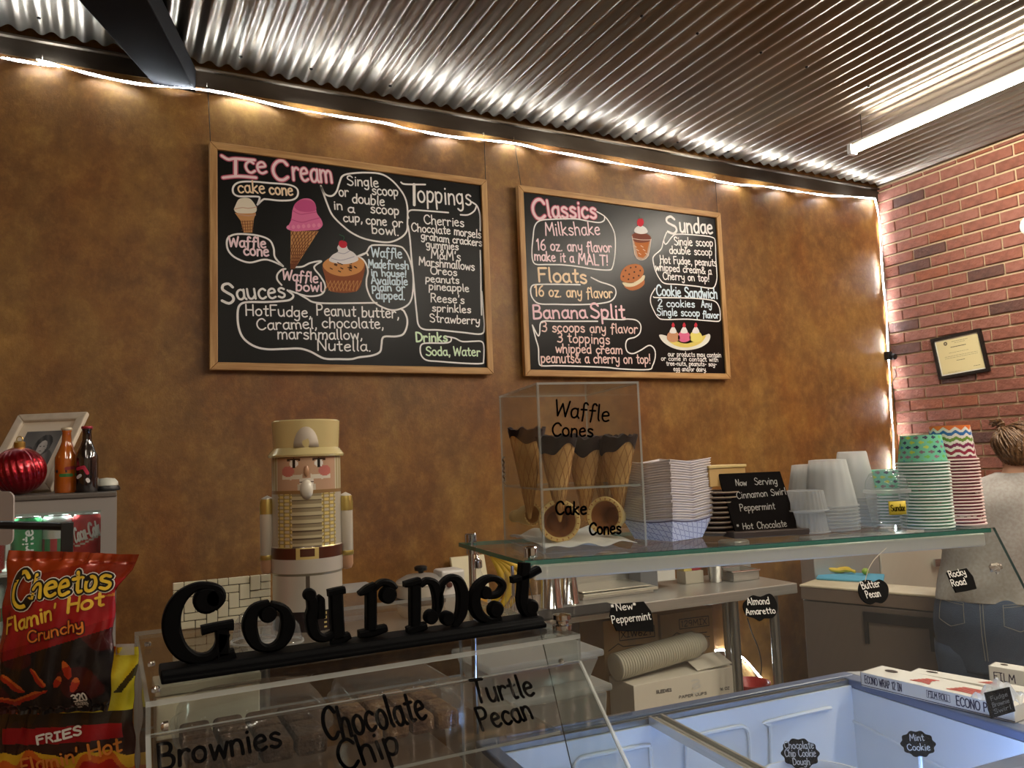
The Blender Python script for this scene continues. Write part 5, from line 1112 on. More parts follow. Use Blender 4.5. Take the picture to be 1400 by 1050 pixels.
stack(paper(True), 10, place(1213, 722, .10), .0064, 'green dotted paper cups in the low stack', lab2('topmost green dotted cup of the low stack behind the sundae cup', 'green dotted paper cup in the low stack behind the sundae cup'))
c_ = place(1219, 720, .24); o = paper(False, .0455, .038, .072)(); o.location = (c_.x, c_.y, S0+.001); o['label'] = 'lone zigzag paper cup standing behind the low green stack'
o2_ = o; 
stack(paper(False, .0455, .038, .072), 8, c_+Vector((0, 0, .0085)), .0066, 'zigzag paper cups behind the low green stack', lab2('topmost zigzag paper cup behind the low green stack', 'zigzag paper cup nested behind the low green stack')) if 0 else None
o.location.z = S0+.001
# sundae sample: clear cup, dome lid, yellow label
c_ = place(1217, 729, .045); t = thing('sundae_cup', 'clear plastic cup with domed lid and yellow Sundae sticker in front of the green cups', 'cup', c_)
MB().lathe([(0, 0), (.030, 0), (.033, .02), (.041, .075), (.039, .075), (.031, .02), (0, .002)], 32, o=c_).build('cup_wall', plast, t, ang=50)
MB().lathe([(.041, .074), (.044, .075), (.044, .081), (.040, .082)], 32, o=c_).build('rim', plast2, t)
MB().lathe([(.040, .082), (.038, .098), (.030, .112), (.016, .119), (0, .120)], 32, o=c_).build('dome_lid', plast, t, ang=60)
vd = -Vector((c_.x, c_.y, 0)).normalized(); sx = Vector((-vd.y, vd.x, 0)); sx = sx if sx.x > 0 else -sx
def sm_(u, v, off=0.0): a = u/.040+.45; return Vector((c_.x, c_.y, c_.z+v)) + (vd*math.cos(a)+sx*math.sin(a))*(.0395+off)
mb = MB(); mb.grid(lambda u, v: sm_(-.017+.034*u, .034+.026*v, .0015), 10, 2); mb.build('sticker', mat('yellow_sticker', (226, 200, 60), .6), t, solid=.0004)
mb = MB(); write(mb, 'Sundae', (-.013, .041), (.014, .042), .012, .0014, sm_, .0022); mb.build('lettering', ink, t, smooth=False, kind='stuff')
# ================================================================== STEEL WORK TABLE AT THE BACK WALL
TZ = .90; a = PZ(735, 842, TZ); b_ = PZ(1090, 797, TZ); td = (b_-a).normalized(); td.z = 0; tb = Vector((-td.y, td.x, 0))
tl_ = a - td*1.05; TL = (b_-tl_).length
def tp(u, v, z): p = tl_+td*u+tb*v; return Vector((p.x, p.y, z))
tdp = min(D-.02-tp(0, 0, 0).y, D-.02-tp(TL, 0, 0).y)-.01
t = thing('steel_table', 'stainless steel work table along the back wall with a lower shelf', 'table', tp(TL/2, tdp/2, 0))
def tbox(u0, u1, v0, v1, z0, z1): return MB().hexa([tp(u0, v0, z0), tp(u1, v0, z0), tp(u1, v1, z0), tp(u0, v1, z0)], [tp(u0, v0, z1), tp(u1, v0, z1), tp(u1, v1, z1), tp(u0, v1, z1)])
tbox(0, TL, 0, tdp, TZ-.045, TZ).build('table_top', steel, t, smooth=False, bevel=.004)
tbox(.02, TL-.03, .03, tdp-.02, .28, .30).build('lower_shelf', steel, t, smooth=False)
for u in (.05, TL-.33, TL-.10):
    for v in ((.05, tdp-.05) if u != TL-.33 else (.04,)):
        MB().cyl(tp(u, v, 0), tp(u, v, TZ-.045), .021, 16).build('leg', mat('leg_steel', (150, 148, 144), .3, .9), t)
def onT(px, py, v=None):   # a point on the table top seen at that pixel
    return PZ(px, py, TZ+.0008)
def lat(name, lab, cat, px, py, prof, m_, back=0.0, part='body', n_=24, grp=None):
    p = onT(px, py); d_ = Vector((p.x, p.y, 0)).normalized(); p = p+d_*back; t = thing(name, lab, cat, p, grp); MB().lathe(prof, n_, o=p).build(part, m_, t); return t, p
# pot with lid and black knob
t, p = lat('slow_cooker', 'white pot with glass lid and black knob behind the m of the sign', 'pot', 577, 847, [(0, 0), (.085, 0), (.098, .02), (.10, .12), (.104, .125), (.10, .13), (.09, .13), (.088, .02), (0, .01)], mat('ivory_enamel', (214, 204, 186), .25, coat=.5), .10)
MB().lathe([(.100, .131), (.096, .137), (.06, .155), (.0, .162)], 28, o=p).build('lid', plast2, t); MB().lathe([(0, .16), (.01, .162), (.012, .17), (.024, .172), (.026, .185), (.02, .19), (0, .192)], 16, o=p).build('knob', blackp, t)
MB().lathe([(.099, .05), (.101, .05), (.101, .075), (.099, .075)], 28, o=p).build('band', blackp, t)
# white machine with dark dial behind the m
p = onT(628, 838); t = thing('white_appliance', 'small white appliance with a dark dial seen through the m of the sign', 'appliance', p)
MB().box(p.x-.07, p.x+.03, p.y, p.y+.10, TZ+.001, TZ+.17).build('body', white, t, smooth=False, bevel=.01); MB().lathe([(0, 0), (.012, 0), (.010, .012), (0, .013)], 16, o=(p.x-.04, p.y, TZ+.115), axis=(0, -1, 0)).build('dial', mat('brown_dial', (90, 50, 36), .5), t)
# cutting board
q = PY(631, 762, D-.06); p = onT(640, 838); t = thing('cutting_board', 'cream cutting board leaning on the wall left of the bananas', 'cutting board', (q.x+.02, D-.07, TZ))
MB().slab((q.x-.045, D-.105, TZ+.001), (.16, 0, 0), (0, .018, 0), (0, .06, q.z-TZ)).build('board', mat('cream_board', (232, 222, 186), .5), t, smooth=False, bevel=.004)
# syrup bottle with pourer
t, p = lat('syrup_bottle', 'clear bottle of amber syrup with steel pourer by the bananas', 'bottle', 655, 851, [(0, .002), (.034, .002), (.037, .01), (.037, .11), (.03, .15), (.014, .185), (.013, .2)], plast, .02)
MB().lathe([(0, .004), (.033, .004), (.035, .02), (.035, .105), (.028, .14), (.0, .142)], 24, o=p).build('syrup', mat('amber_syrup', (206, 150, 50), .15, coat=.6), t)
MB().lathe([(0, .196), (.017, .196), (.019, .2), (.019, .222), (.012, .228), (.007, .235), (.006, .27), (.0, .272)], 16, o=p).build('pourer', chrome, t)
# bananas
yel = mat('banana_skin', (226, 188, 56), .5, noise=((204, 164, 50), 14, (1, 1, 1))); brn = mat('banana_tip', (92, 66, 30), .7)
def banana(p0, p1, bend, lab, r=.017):
    t = thing('banana', lab, 'banana', p0.lerp(p1, .5), 'bananas in the bunch'); pts = []; R = []
    for i in range(13):
        s = i/12; q = p0.lerp(p1, s)+bend*math.sin(PI*s); pts.append(q); R.append(r*(.32+.68*min(1, math.sin(PI*min(.97, max(.03, s)))**.5*1.05)))
    MB().tube(pts, R, 7).build('skin', yel, t, ang=60); MB().tube([pts[0], pts[0]+(pts[0]-pts[1]).normalized()*.018], [.006, .005], 6).build('stem', brn, t)
hook = PY(672, 760, D-.26)
for i, (px, py, lab) in enumerate(((668, 845, 'leftmost banana of the hanging bunch'), (680, 848, 'second banana from the left in the hanging bunch'), (692, 845, 'third banana from the left in the hanging bunch'), (703, 832, 'rightmost banana of the hanging bunch'))):
    e = PY(px, py-12, D-.26-.015*i); banana(hook+Vector((.004*i, -.008*i, 0)), e, Vector((.045+.012*i, -.02, 0)), lab)
t = thing('banana_stand', 'wire stand holding the bananas on the steel table', 'stand', (hook.x-.05, hook.y+.03, TZ))
mb = MB(); P = [Vector((hook.x-.05, hook.y+.04, TZ+.008)), Vector((hook.x-.055, hook.y+.045, TZ+.15)), Vector((hook.x-.04, hook.y+.03, hook.z+.015)), Vector((hook.x, hook.y, hook.z+.022)), Vector((hook.x+.012, hook.y, hook.z+.006))]; mb.tube(smoothline(P, 5), .003, 8); mb.build('arm', chrome, t)
MB().lathe([(0, 0), (.06, 0), (.06, .006), (0, .008)], 24, o=(hook.x-.03, hook.y+.03, TZ+.0005)).build('base', chrome, t)
# whisk, jar
p = onT(703, 848); t = thing('wire_whisk', 'wire whisk standing in front of the bananas', 'whisk', p); mb = MB()
for k in range(5):
    a = PI*k/5; d_ = Vector((math.cos(a), math.sin(a), 0)); mb.tube(smoothline([p+Vector((0, 0, .10)), p+d_*.022+Vector((0, 0, .06)), p+d_*.02+Vector((0, 0, .02)), p+Vector((0, 0, .003)), p-d_*.02+Vector((0, 0, .02)), p-d_*.022+Vector((0, 0, .06)), p+Vector((0, 0, .10))], 4), .0012, 5)
mb.build('wires', chrome, t, kind='stuff'); MB().cyl(p+Vector((0, 0, .09)), p+Vector((0, 0, .2)), .007, 12).build('handle', chrome, t)
t, p = lat('glass_jar', 'clear jar with paper straws standing behind the t of the sign', 'jar', 705, 840, [(.0, .0), (.04, 0), (.042, .01), (.042, .14), (.036, .15)], plast, .12)
# steel cups
tin = [(0, .0), (.036, 0), (.037, .003), (.047, .125), (.0485, .127), (.0465, .128), (.035, .004)]
def steelcup(px, py, lab, flip=True, s=1.0, back=.0):
    p = onT(px, py); d_ = Vector((p.x, p.y, 0)).normalized(); p = p+d_*back; t = thing('steel_cup', lab, 'cup', p, 'steel cups on the work table')
    pr = [(r_*s, (.128-z)*s) for r_, z in tin][::-1] if flip else [(r_*s, z*s) for r_, z in tin]
    MB().lathe(pr, 28, o=p).build('cup_wall', chrome, t)
steelcup(754, 832, 'left steel mixing cup upside down at the table front', back=.03); steelcup(778, 828, 'right steel mixing cup upside down at the table front', s=.93, back=.06)
steelcup(979, 797, 'upright steel mixing cup right of the grey napkin holder', flip=False, s=.86, back=.04)
# mat, steel trays with lids
p = onT(790, 842); tag(MB().slab(onT(746, 850)+Vector((0, .01, 0)), td*.36, tb*.16, (0, 0, .008)).build('bar_mat', mat('brown_rubber', (34, 26, 22), .9), bevel=.002), 'dark brown bar mat under the steel mixing cups', 'mat')
a = onT(800, 822); t = thing('steam_tray', 'stainless tray with two pale lids stacked on the work table', 'tray', a+td*.18)
for k, (z0, z1, m_) in enumerate(((0, .012, mat('tray_rim_pale', (206, 200, 184), .3, .6)), (.016, .022, MATS['tray_rim_pale']))): MB().slab(a+tb*(.01+.01*k)+Vector((0, 0, .012+z0)), td*(.37-.03*k), tb*.2, (0, 0, z1-z0)).build('lid', m_, t, smooth=False, bevel=.002)
MB().slab(a+tb*.02+Vector((0, 0, .0005)), td*.35, tb*.18, (0, 0, .0115)).build('tray', steel, t, smooth=False)
a2 = a+tb*.215; tag(MB().slab(a2+Vector((0, 0, .001)), td*.36, tb*.03, (0, 0, .15)).build('steel_backboard', steel, smooth=False, bevel=.003), 'ribbed stainless steel box standing behind the stacked tray lids', 'steel box')
# grey napkin holder
a = onT(899, 806); t = thing('napkin_holder', 'grey metal napkin holder open on its right side on the table', 'napkin holder', a); gm = mat('grey_enamel', (150, 150, 156), .35, .2)
MB().slab(a, td*.004+tb*.0, tb*.16, (0, 0, .135)).build('side_panel', gm, t, smooth=False); MB().slab(a-td*.06+tb*.04, td*.06-tb*.04, tb*.10, (0, 0, .135)).build('body', gm, t, smooth=False, bevel=.004)
MB().slab(a+td*.006+tb*.01+Vector((0, 0, .03)), td*.10, tb*.10, (0, 0, .055)).build('napkins', mat('napkin_paper', (232, 228, 220), .9), t, smooth=False, bevel=.004)
# small box of packets
a = onT(938, 799); t = thing('packet_box', 'small open box of red and yellow packets on the table', 'box', a)
MB().slab(a, td*.10, tb*.07, (0, 0, .055)).build('box_body', mat('pale_box_card', (200, 190, 170), .8), t, smooth=False, bevel=.001)
MB().slab(a+tb*.01+Vector((0, 0, .056)), td*.045, tb*.05, (0, 0, .03)).build('yellow_packets', mat('yellow_packet', (216, 196, 110), .6), t, smooth=False, bevel=.003)
MB().slab(a+td*.045+tb*.01+Vector((0, 0, .056)), td*.05, tb*.05, (0, 0, .05)).build('red_packets', mat('red_packet', (160, 40, 50), .5), t, smooth=False, bevel=.003)
# square pan and round steel canister
a = onT(1003, 796); t = thing('square_pan', 'low square stainless pan at the right end of the table', 'pan', a+td*.08)
mb = MB(); w_, d_, h_ = .15, .13, .045
for (u0, u1, v0, v1) in ((0, w_, 0, .003), (0, w_, d_-.003, d_), (0, .003, 0, d_), (w_-.003, w_, 0, d_), ): mb.slab(a+td*u0+tb*v0, td*(u1-u0), tb*(v1-v0), (0, 0, h_))
mb.slab(a, td*w_, tb*d_, (0, 0, .003)); mb.build('pan_body', steel, t, smooth=False, kind='stuff')
mb = MB(); mb.tube([a-td*.003-tb*.003+Vector((0, 0, h_)), a+td*(w_+.003)-tb*.003+Vector((0, 0, h_)), a+td*(w_+.003)+tb*(d_+.003)+Vector((0, 0, h_)), a-td*.003+tb*(d_+.003)+Vector((0, 0, h_))], .004, 6, closed=True); mb.build('rim', chrome, t)
lat('steel_canister', 'round steel canister behind the square pan', 'canister', 1006, 788, [(0, 0), (.075, 0), (.075, .15), (.07, .155), (0, .155)], steel, .16, 'canister_body')
# ------------------------------------------------------------------ under the table
t = thing('kraft_carton', 'left kraft carton on the lower shelf with a box mark', 'carton', PY(860, 850, 3.0))
def carton(px0, px1, ytop, yy, zb_, lab, marks):
    A_, B_ = PY(px0, ytop, yy), PY(px1, ytop-4, yy); zt_ = min((A_.z+B_.z)/2, TZ-.05); t = thing('kraft_carton', lab, 'carton', ((A_.x+B_.x)/2, yy+.1, zb_), 'kraft cartons on the lower shelf')
    MB().box(A_.x, B_.x, yy, min(yy+.2, D-.06), zb_, zt_).build('carton_body', card, t, smooth=False, bevel=.002)
    MB().box((A_.x+B_.x)/2-.02, (A_.x+B_.x)/2+.02, yy-.001, yy, zt_-.16, zt_-.001).build('tape', mat('kraft_tape', (168, 134, 88), .4), t, smooth=False)
    mp = lambda u, v, off=0.0: Vector((u, yy-.0015-off, v)); mb = MB(); P_ = lambda x, y: (lambda p: Vector((p.x, p.z)))(PY(x, y, yy))
    for kind, *r_ in marks:
        if kind == 'w': tx, a, b2, h_ = r_; k = (P_(900, 850)-P_(900, 851)).length; write(mb, tx, P_(*a), P_(*b2), h_*k, 1.3*k, mp, 0, .0)
        else: ribbon(mb, [P_(*p) for p in r_[0]], .004, mp)
    mb.build('print', mat('carton_ink', (50, 36, 28), .8), t, smooth=False, kind='stuff')
bpy.data.objects.remove(t)
carton(824, 899, 846, 2.97, .302, 'left kraft carton on the lower shelf of the steel table', [('w', 'XIW62Y', (849, 872), (892, 867), 8), ('l', [(846, 861), (894, 855), (895, 870), (847, 876), (846, 861)]), ('l', [(832, 890), (845, 880), (852, 884), (893, 879)])])
carton(902, 974, 838, 2.99, .302, 'right kraft carton on the lower shelf of the steel table', [('w', '129MIX', (931, 857), (966, 853), 8), ('l', [(928, 847), (968, 842), (969, 855), (929, 860), (928, 847)]), ('l', [(915, 873), (925, 865), (933, 868), (966, 864)]), ('l', [(912, 878), (922, 882), (935, 874), (970, 870)])])
yy = 2.78; A_, B_ = PY(866, 936, yy), PY(1004, 912, yy)
a = Vector((A_.x, A_.y, 0)); e = Vector((B_.x-A_.x, 0, 0)); zt_ = (A_.z+B_.z)/2
t = thing('white_carton', 'white printed carton on the lower shelf with an open top flap', 'carton', a+e*.5+Vector((0, .1, .302)))
MB().box(A_.x, B_.x, yy, yy+.18, .302, zt_).build('carton_body', wcard, t, smooth=False, bevel=.002)
MB().slab((B_.x-.19, yy+.02, zt_+.003), (.17, -.03, .012), (.01, .10, .03), (0, 0, .003)).build('flap', wcard, t, smooth=False)
mp = lambda u, v, off=0.0: Vector((u, yy-.0015-off, v)); mb = MB(); mbw = MB(); P_ = lambda x, y: (lambda p: Vector((p.x, p.z)))(PY(x, y, yy)); k = (P_(900, 900)-P_(900, 901)).length
write(mb, 'SLEEVES', P_(897, 948), P_(918, 945), 4*k, .9*k, mp, 0, 0); write(mb, 'PAPER CUPS', P_(928, 955), P_(966, 949), 3.5*k, .8*k, mp, 0, 0); write(mb, '16 OZ', P_(984, 944), P_(997, 942), 3.5*k, .8*k, mp, 0, 0)
mb.build('print', mat('grey_print_ink', (70, 64, 70), .8), t, smooth=False, kind='stuff')
for i, pts in enumerate(([(945, 931), (952, 929), (956, 932), (948, 936), (946, 938)], [(947, 940), (953, 936), (957, 938), (949, 942)], [(946, 945), (950, 948), (957, 944)])): ribbon(mbw, smoothline([P_(*p) for p in pts], 4), 2*k, mp, .0005)
mbw.build('white_mark', white, t, smooth=False, kind='stuff')
# sleeve of foam cups lying on the white carton
A_ = PY(842, 920, 2.83); r_ = .056; cz_ = zt_+.008+r_
t = thing('cup_sleeve', 'long sleeve of nested cream foam cups lying on the white carton', 'cup sleeve', (A_.x+.2, 2.86, cz_))
ax = Vector((1, .04, .07)).normalized(); prof = []; n_ = 34; Ls = .44; foam = mat('foam_cup', (224, 214, 190), .6)
for i in range(n_):
    z = Ls*i/n_; prof += [(r_*.93, z), (r_*1.0, z+.001), (r_*1.0, z+.005), (r_*.93, z+.006)]
o_ = Vector((PY(842, 905, 2.86).x, 2.865, cz_-.002))
MB().lathe([(0, -.002), (r_*.8, -.002)]+prof+[(r_*.85, Ls), (r_*.7, Ls+.04), (0, Ls+.04)], 26, o=o_, axis=ax).build('cups', foam, t, ang=25)
MB().lathe([(r_*1.03, -.01), (r_*1.05, Ls*.5), (r_*1.04, Ls), (r_*.6, Ls+.06), (.008, Ls+.075)], 20, o=o_, axis=ax).build('plastic_wrap', plast, t, ang=60)
# red bowl and rolled paper near the floor of the gap
p = PY(1026, 932, 2.86); t = thing('red_bowl', 'red plastic bowl right of the white carton', 'bowl', (p.x, p.y, .302))
MB().lathe([(0, 0), (.05, 0), (.06, .1), (.09, p.z-.302), (.086, p.z-.302), (.055, .1), (0, .02)], 24, o=(p.x, p.y, .302)).build('bowl_body', mat('red_plastic', (176, 40, 34), .35), t)
# glowing lower run of the strip behind the table
L4 = [PY(x, y, D-.014) for x, y in ((962, 893), (985, 889), (1005, 893), (1022, 905), (1036, 922), (1052, 940))]; L4 = smoothline(L4, 5)
t = thing('lower_light_strip', 'glowing light strip on the wall behind the table leg', 'light strip', L4[0]); strip_run(L4, t, 0, 2.0)
P = [PY(x, y, 3.1) for x, y in ((1022, 845), (1028, 865), (1038, 890), (1041, 915), (1034, 940))]; MB().tube(smoothline(P, 5), .003, 6).build('power_cord', MATS['black_wire'], t)
# stacked clear storage bins left of the freezer
sx_, sy_ = .86, 1.86
t = thing('bin_stand', 'low dark stand under the clear storage bins', 'stand', (sx_, sy_, 0)); MB().box(sx_-.30, sx_+.17, sy_-.10, sy_+.20, .52, .56).build('shelf_board', wood_d, t, smooth=False)
for (x, y) in ((sx_-.28, sy_-.08), (sx_+.15, sy_-.08), (sx_-.28, sy_+.18), (sx_+.15, sy_+.18)): MB().box(x-.015, x+.015, y-.015, y+.015, 0, .52).build('leg', wood_d, t, smooth=False)
def bin_(x0, x1, y0, y1, z0, z1, lab, fill):
    t = thing('storage_bin', lab, 'storage bin', ((x0+x1)/2, (y0+y1)/2, z0), 'clear storage bins')
    B = [Vector((x0+.02, y0+.02, z0)), Vector((x1-.02, y0+.02, z0)), Vector((x1-.02, y1-.02, z0)), Vector((x0+.02, y1-.02, z0))]; T_ = [Vector((x0, y0, z1-.02)), Vector((x1, y0, z1-.02)), Vector((x1, y1, z1-.02)), Vector((x0, y1, z1-.02))]
    MB().hexa(B, T_).build('bin_body', plast2, t, smooth=False, bevel=.006); MB().box(x0-.01, x1+.01, y0-.01, y1+.01, z1-.018, z1).build('bin_lid', plast2, t, smooth=False, bevel=.006)
    MB().box(x0+.05, x1-.05, y0+.05, y1-.05, z0+.02, z0+(z1-z0)*.6).build('contents', fill, t, smooth=False)
q1, q2 = PY(818, 884, 1.80), PY(838, 934, 1.74)
bin_(q2.x-.36, q2.x-.01, 1.75, 2.02, .561, q2.z, 'lower clear storage bin with white lid left of the freezer', mat('bin_brown', (130, 96, 70), .8))
bin_(q1.x-.32, q1.x-.01, 1.78, 2.00, q2.z+.001, q1.z, 'upper clear storage bin with white lid left of the freezer', mat('bin_red', (150, 80, 66), .8))
# ================================================================== WHITE-TOPPED CHEST AND STEEL SINK NEAR THE BRICKS
CZ_ = .85; a = PZ(1094, 799, CZ_); b_ = PZ(1292, 815, CZ_); cd = (b_-a); cl = cd.length; cd.normalize(); cb = Vector((-cd.y, cd.x, 0)); cb = cb if cb.y > 0 else -cb
a = a + cd*.0; cdp = .20
t = thing('white_top_chest', 'brown-grey chest with a pale worn top near the brick corner', 'chest', a+cd*cl/2+cb*cdp/2-Vector((0, 0, CZ_)))
def cbx(u0, u1, v0, v1, z0, z1, o=a): q = Vector((o.x, o.y, 0)); return MB().hexa([q+cd*u0+cb*v0+Vector((0, 0, z0)), q+cd*u1+cb*v0+Vector((0, 0, z0)), q+cd*u1+cb*v1+Vector((0, 0, z0)), q+cd*u0+cb*v1+Vector((0, 0, z0))], [q+cd*u0+cb*v0+Vector((0, 0, z1)), q+cd*u1+cb*v0+Vector((0, 0, z1)), q+cd*u1+cb*v1+Vector((0, 0, z1)), q+cd*u0+cb*v1+Vector((0, 0, z1))])
cbx(.005, cl-.005, .005, cdp, .06, CZ_-.075).build('body', mat('taupe_metal', (112, 98, 88), .45), t, smooth=False, bevel=.004); cbx(0, cl, 0, cdp, CZ_-.07, CZ_-.012).build('lid_edge', mat('taupe_edge', (130, 112, 98), .4), t, smooth=False, bevel=.004)
cbx(-.004, cl+.004, -.004, cdp+.004, CZ_-.011, CZ_).build('top', mat('cream_worn_top', (222, 208, 180), .5, noise=((206, 190, 158), 10, (1, 1, 1))), t, smooth=False, bevel=.004)
for u in (.02, cl-.06):
    for v in (.02, cdp-.06): cbx(u, u+.04, v, v+.04, 0, .06).build('foot', blackp, t, smooth=False)
# dark grey bench frame with vents on the chest front
hp = PP(1180, 836, a, cb); hq = PP(1275, 836, a, cb); u0, u1 = (hp-a).dot(cd), (hq-a).dot(cd); zt_ = hp.z
for (ua, ub, za, zb2) in ((u0, u1, zt_-.045, zt_), (u0, u0+.018, zt_-.14, zt_-.045), (u1-.018, u1, zt_-.14, zt_-.045)): cbx(ua, ub, -.006, .004, za, zb2).build('dark_bracket', mat('dark_bracket', (36, 30, 28), .5), t, smooth=False)
# towel and banana on top
tp_ = PZ(1118, 787, CZ_); q = PZ(1208, 793, CZ_); e = q-tp_
tag(MB().slab(PZ(1116, 793, CZ_)+Vector((0, 0, .001)), PZ(1208, 798, CZ_)-PZ(1116, 793, CZ_), (PZ(1122, 784, CZ_)-PZ(1116, 793, CZ_)), (0, 0, .012)).build('blue_towel', mat('blue_towel', (96, 172, 206), .9), bevel=.004), 'folded light blue towel on the pale chest top', 'towel')
bz = CZ_+.014
def PB(px, py): return PZ(px, py, CZ_)
t = thing('banana_peel', 'yellow banana peel lying on the light blue towel', 'banana peel', PB(1150, 786)+Vector((0, 0, .014)))
pk = mpx(PB(1150, 786)); q = lambda x, y, h_: Vector((PB(x, y).x, PB(x, y).y, CZ_+h_))
MB().tube(smoothline([q(1124, 786, .085), q(1131, 788, .045), q(1145, 788, .03), (q(1158, 788, .035)), q(1170, 789, .025)], 4), [.003]+[.006]*3+[.011]*5+[.014]*5+[.008]*3, 8).build('peel', yel, t)
t2 = thing('lime', 'small green lime at the end of the light blue towel', 'lime', q(1182, 789, .03)); MB().ball(q(1184, 790, .032), .016, 14, (1.25, 1, 1)).build('fruit', mat('lime_skin', (150, 176, 60), .4), t2)
t2['label'] = 'small green lime beside the banana peel on the towel'
# steel sink / cabinet behind
u_a = PX(1118, 770, XC-.55); 
t = thing('steel_cabinet', 'tall stainless steel cabinet with a bar handle between chest and brick wall', 'cabinet', (3.55, 2.85, 0))
k0, k1 = PD(1112, 760, 3.98), PD(1300, 760, 4.12); k0.z = k1.z = 0; kd = (k1-k0); kl = kd.length; kd.normalize(); kb = Vector((-kd.y, kd.x, 0)); zt_ = PD(1200, 733, 4.0).z
def kbx(u0, u1, v0, v1, z0, z1): f = lambda u, v, z: k0+kd*u+kb*v+Vector((0, 0, z)); return MB().hexa([f(u0, v0, z0), f(u1, v0, z0), f(u1, v1, z0), f(u0, v1, z0)], [f(u0, v0, z1), f(u1, v0, z1), f(u1, v1, z1), f(u0, v1, z1)])
t.location = k0+kd*kl/2
kbx(0, kl*.47, 0, .13, .1, zt_).build('body', mat('cool_steel', (186, 182, 176), .3, .45), t, smooth=False, bevel=.006); kbx(kl*.475, kl, 0, .13, .1, zt_).build('door', mat('warm_steel', (236, 228, 210), .3, .4), t, smooth=False, bevel=.006)
kbx(0.02, kl-.02, .02, .11, 0, .1).build('plinth', blackp, t, smooth=False)
hz = PD(1280, 769, 4.08).z; kbx(kl*.84, kl*.99, -.035, -.02, hz-.02, hz+.02).build('handle', chrome, t, smooth=False, bevel=.005)
# ================================================================== WRAP BOXES ON THE FREEZER'S CLOSED TOP
def wrapbox(pa, pb, back, h_, lab, texts, red, zb=rimz+.0006):
    A_, B_ = PZ(*pa, zb), PZ(*pb, zb); e = B_-A_; L = e.length; e.normalize(); bk_ = Vector((-e.y, e.x, 0)); t = thing('wrap_box', lab, 'box', A_+e*L/2+bk_*back/2, 'long cartons of plastic wrap')
    z_ = Vector((0, 0, 1)); wt = mat('white_glossy_card', (228, 222, 212), .4)
    MB().slab(A_, e*L, bk_*back, z_*h_).build('carton_body', wt, t, smooth=False, bevel=.0015)
    MB().slab(A_-e*.001+z_*(h_*.0), e*.001, bk_*back, z_*h_).build('end_flap', mat('grey_card', (150, 146, 146), .6), t, smooth=False)
    n_ = -bk_; mb = MB(); o = A_+n_*.0006; mp = planemap(o, e, z_, n_)
    for tx, u0, u1, v, hh, w_ in texts: write(mb, tx, (L*u0, h_*v), (L*u1, h_*v), hh*h_, w_*h_, mp, 0, .0)
    ribbon(mb, [(.0, h_*.10), (L, h_*.10)], h_*.05, mp); ribbon(mb, [(L*.47, h_*.32), (L*.62, h_*.32), (L*.62, h_*.78), (L*.47, h_*.78), (L*.47, h_*.32)], h_*.03, mp)
    mb.build('print', mat('navy_print', (50, 44, 66), .7), t, smooth=False, kind='stuff')
    mb = MB(); tm = planemap(A_+z_*(h_+.0006), e, bk_, z_)
    for (u, v, L2) in red:
        for i in range(5): ribbon(mb, [(L*(u+.012*i), back*(v+.1*i)), (L*(u+L2*.6+.012*i), back*(v+.04+.1*i)), (L*(u+L2-.01*i), back*(v+.1*i))], back*.07, tm)
    mb.build('red_print', mat('red_print', (196, 70, 54), .6), t, smooth=False, kind='stuff')
    mb = MB(); mb.poly([tm(L*.13+L*.045*math.cos(a), back*.62+back*.12*math.sin(a)) for a in [i*PI/8 for i in range(16)]], z_, .0006); mb.build('slot', mat('dark_slot', (50, 34, 26), .8), t, smooth=False)
    return t, A_, e, bk_, L
wrapbox((1178, 938), (1388, 989), .085, .032, 'front long carton of plastic wrap reading Econo Poly at the freezer end', [('ECONO WRAP 12 IN', .03, .30, .30, .5, .06), ('FILM ROLL', .48, .61, .38, .36, .05), ('ECONO POLY', .66, .93, .28, .55, .08)], [(.33, .25, .12), (.58, .2, .2)])
wrapbox((1246, 937), (1440, 974), .045, .03, 'middle long carton of plastic wrap behind the front one', [('ECONO WRAP', .05, .4, .3, .42, .05)], [(.5, .3, .12)])
wrapbox((1354, 936), (1480, 958), .045, .042, 'rearmost carton of plastic wrap, raised at the right picture edge', [('FILM', .05, .3, .3, .42, .05)], [(.5, .3, .12)])
p = PZ(1150, 925, rimz); 
# crumpled film and hanging square tag
p = PZ(1368, 962, rimz+.045); t = thing('crumpled_film', 'crumpled clear film lying on the front wrap carton', 'plastic film', p); mb = MB()
mb.grid(lambda u, v: p+Vector(((u-.5)*.09, (v-.5)*.07, .012+.03*abs(math.sin(6*u+2*v))*math.sin(PI*u)*math.sin(PI*v)+.008*math.sin(19*u)*math.cos(15*v))), 22, 18); mb.build('film', clear('film_crumple', (.96, .97, .98), rough=.15, film=.35, filmcol=(236, 236, 232)), t, ang=20)
def sq(px): return PP(px[0], px[1], PZ(1366, 1000, rimz+.02), Vector((.45, .89, -.1)).normalized())
P = [sq(q) for q in ((1345, 947), (1379, 939), (1387, 972), (1354, 982))]; n_ = (P[1]-P[0]).cross(P[3]-P[0]).normalized(); n_ = n_ if n_.y < 0 else -n_
t = thing('flavour_sign', 'square black flavour sign leaning on the wrap carton', 'sign', (P[2]+P[3])/2, 'black flavour signs'); MB().poly(P, n_, .003).build('plaque', tagb, t, smooth=False)
e = (P[2]-P[3]); L = e.length; e.normalize(); up_ = (P[0]-P[3]).normalized(); mp = planemap(P[3]+n_*.0045, e, up_, n_); mb = MB()
for tx, v in (('Fudge', .62), ('Brownie', .38), ('Swirl', .14)): write(mb, tx, (L*.15, L*v), (L*.85, L*v), L*.16, L*.025, mp, 0)
mb.build('lettering', mat('dim_chalk', (120, 118, 114), .9), t, smooth=False, kind='stuff')
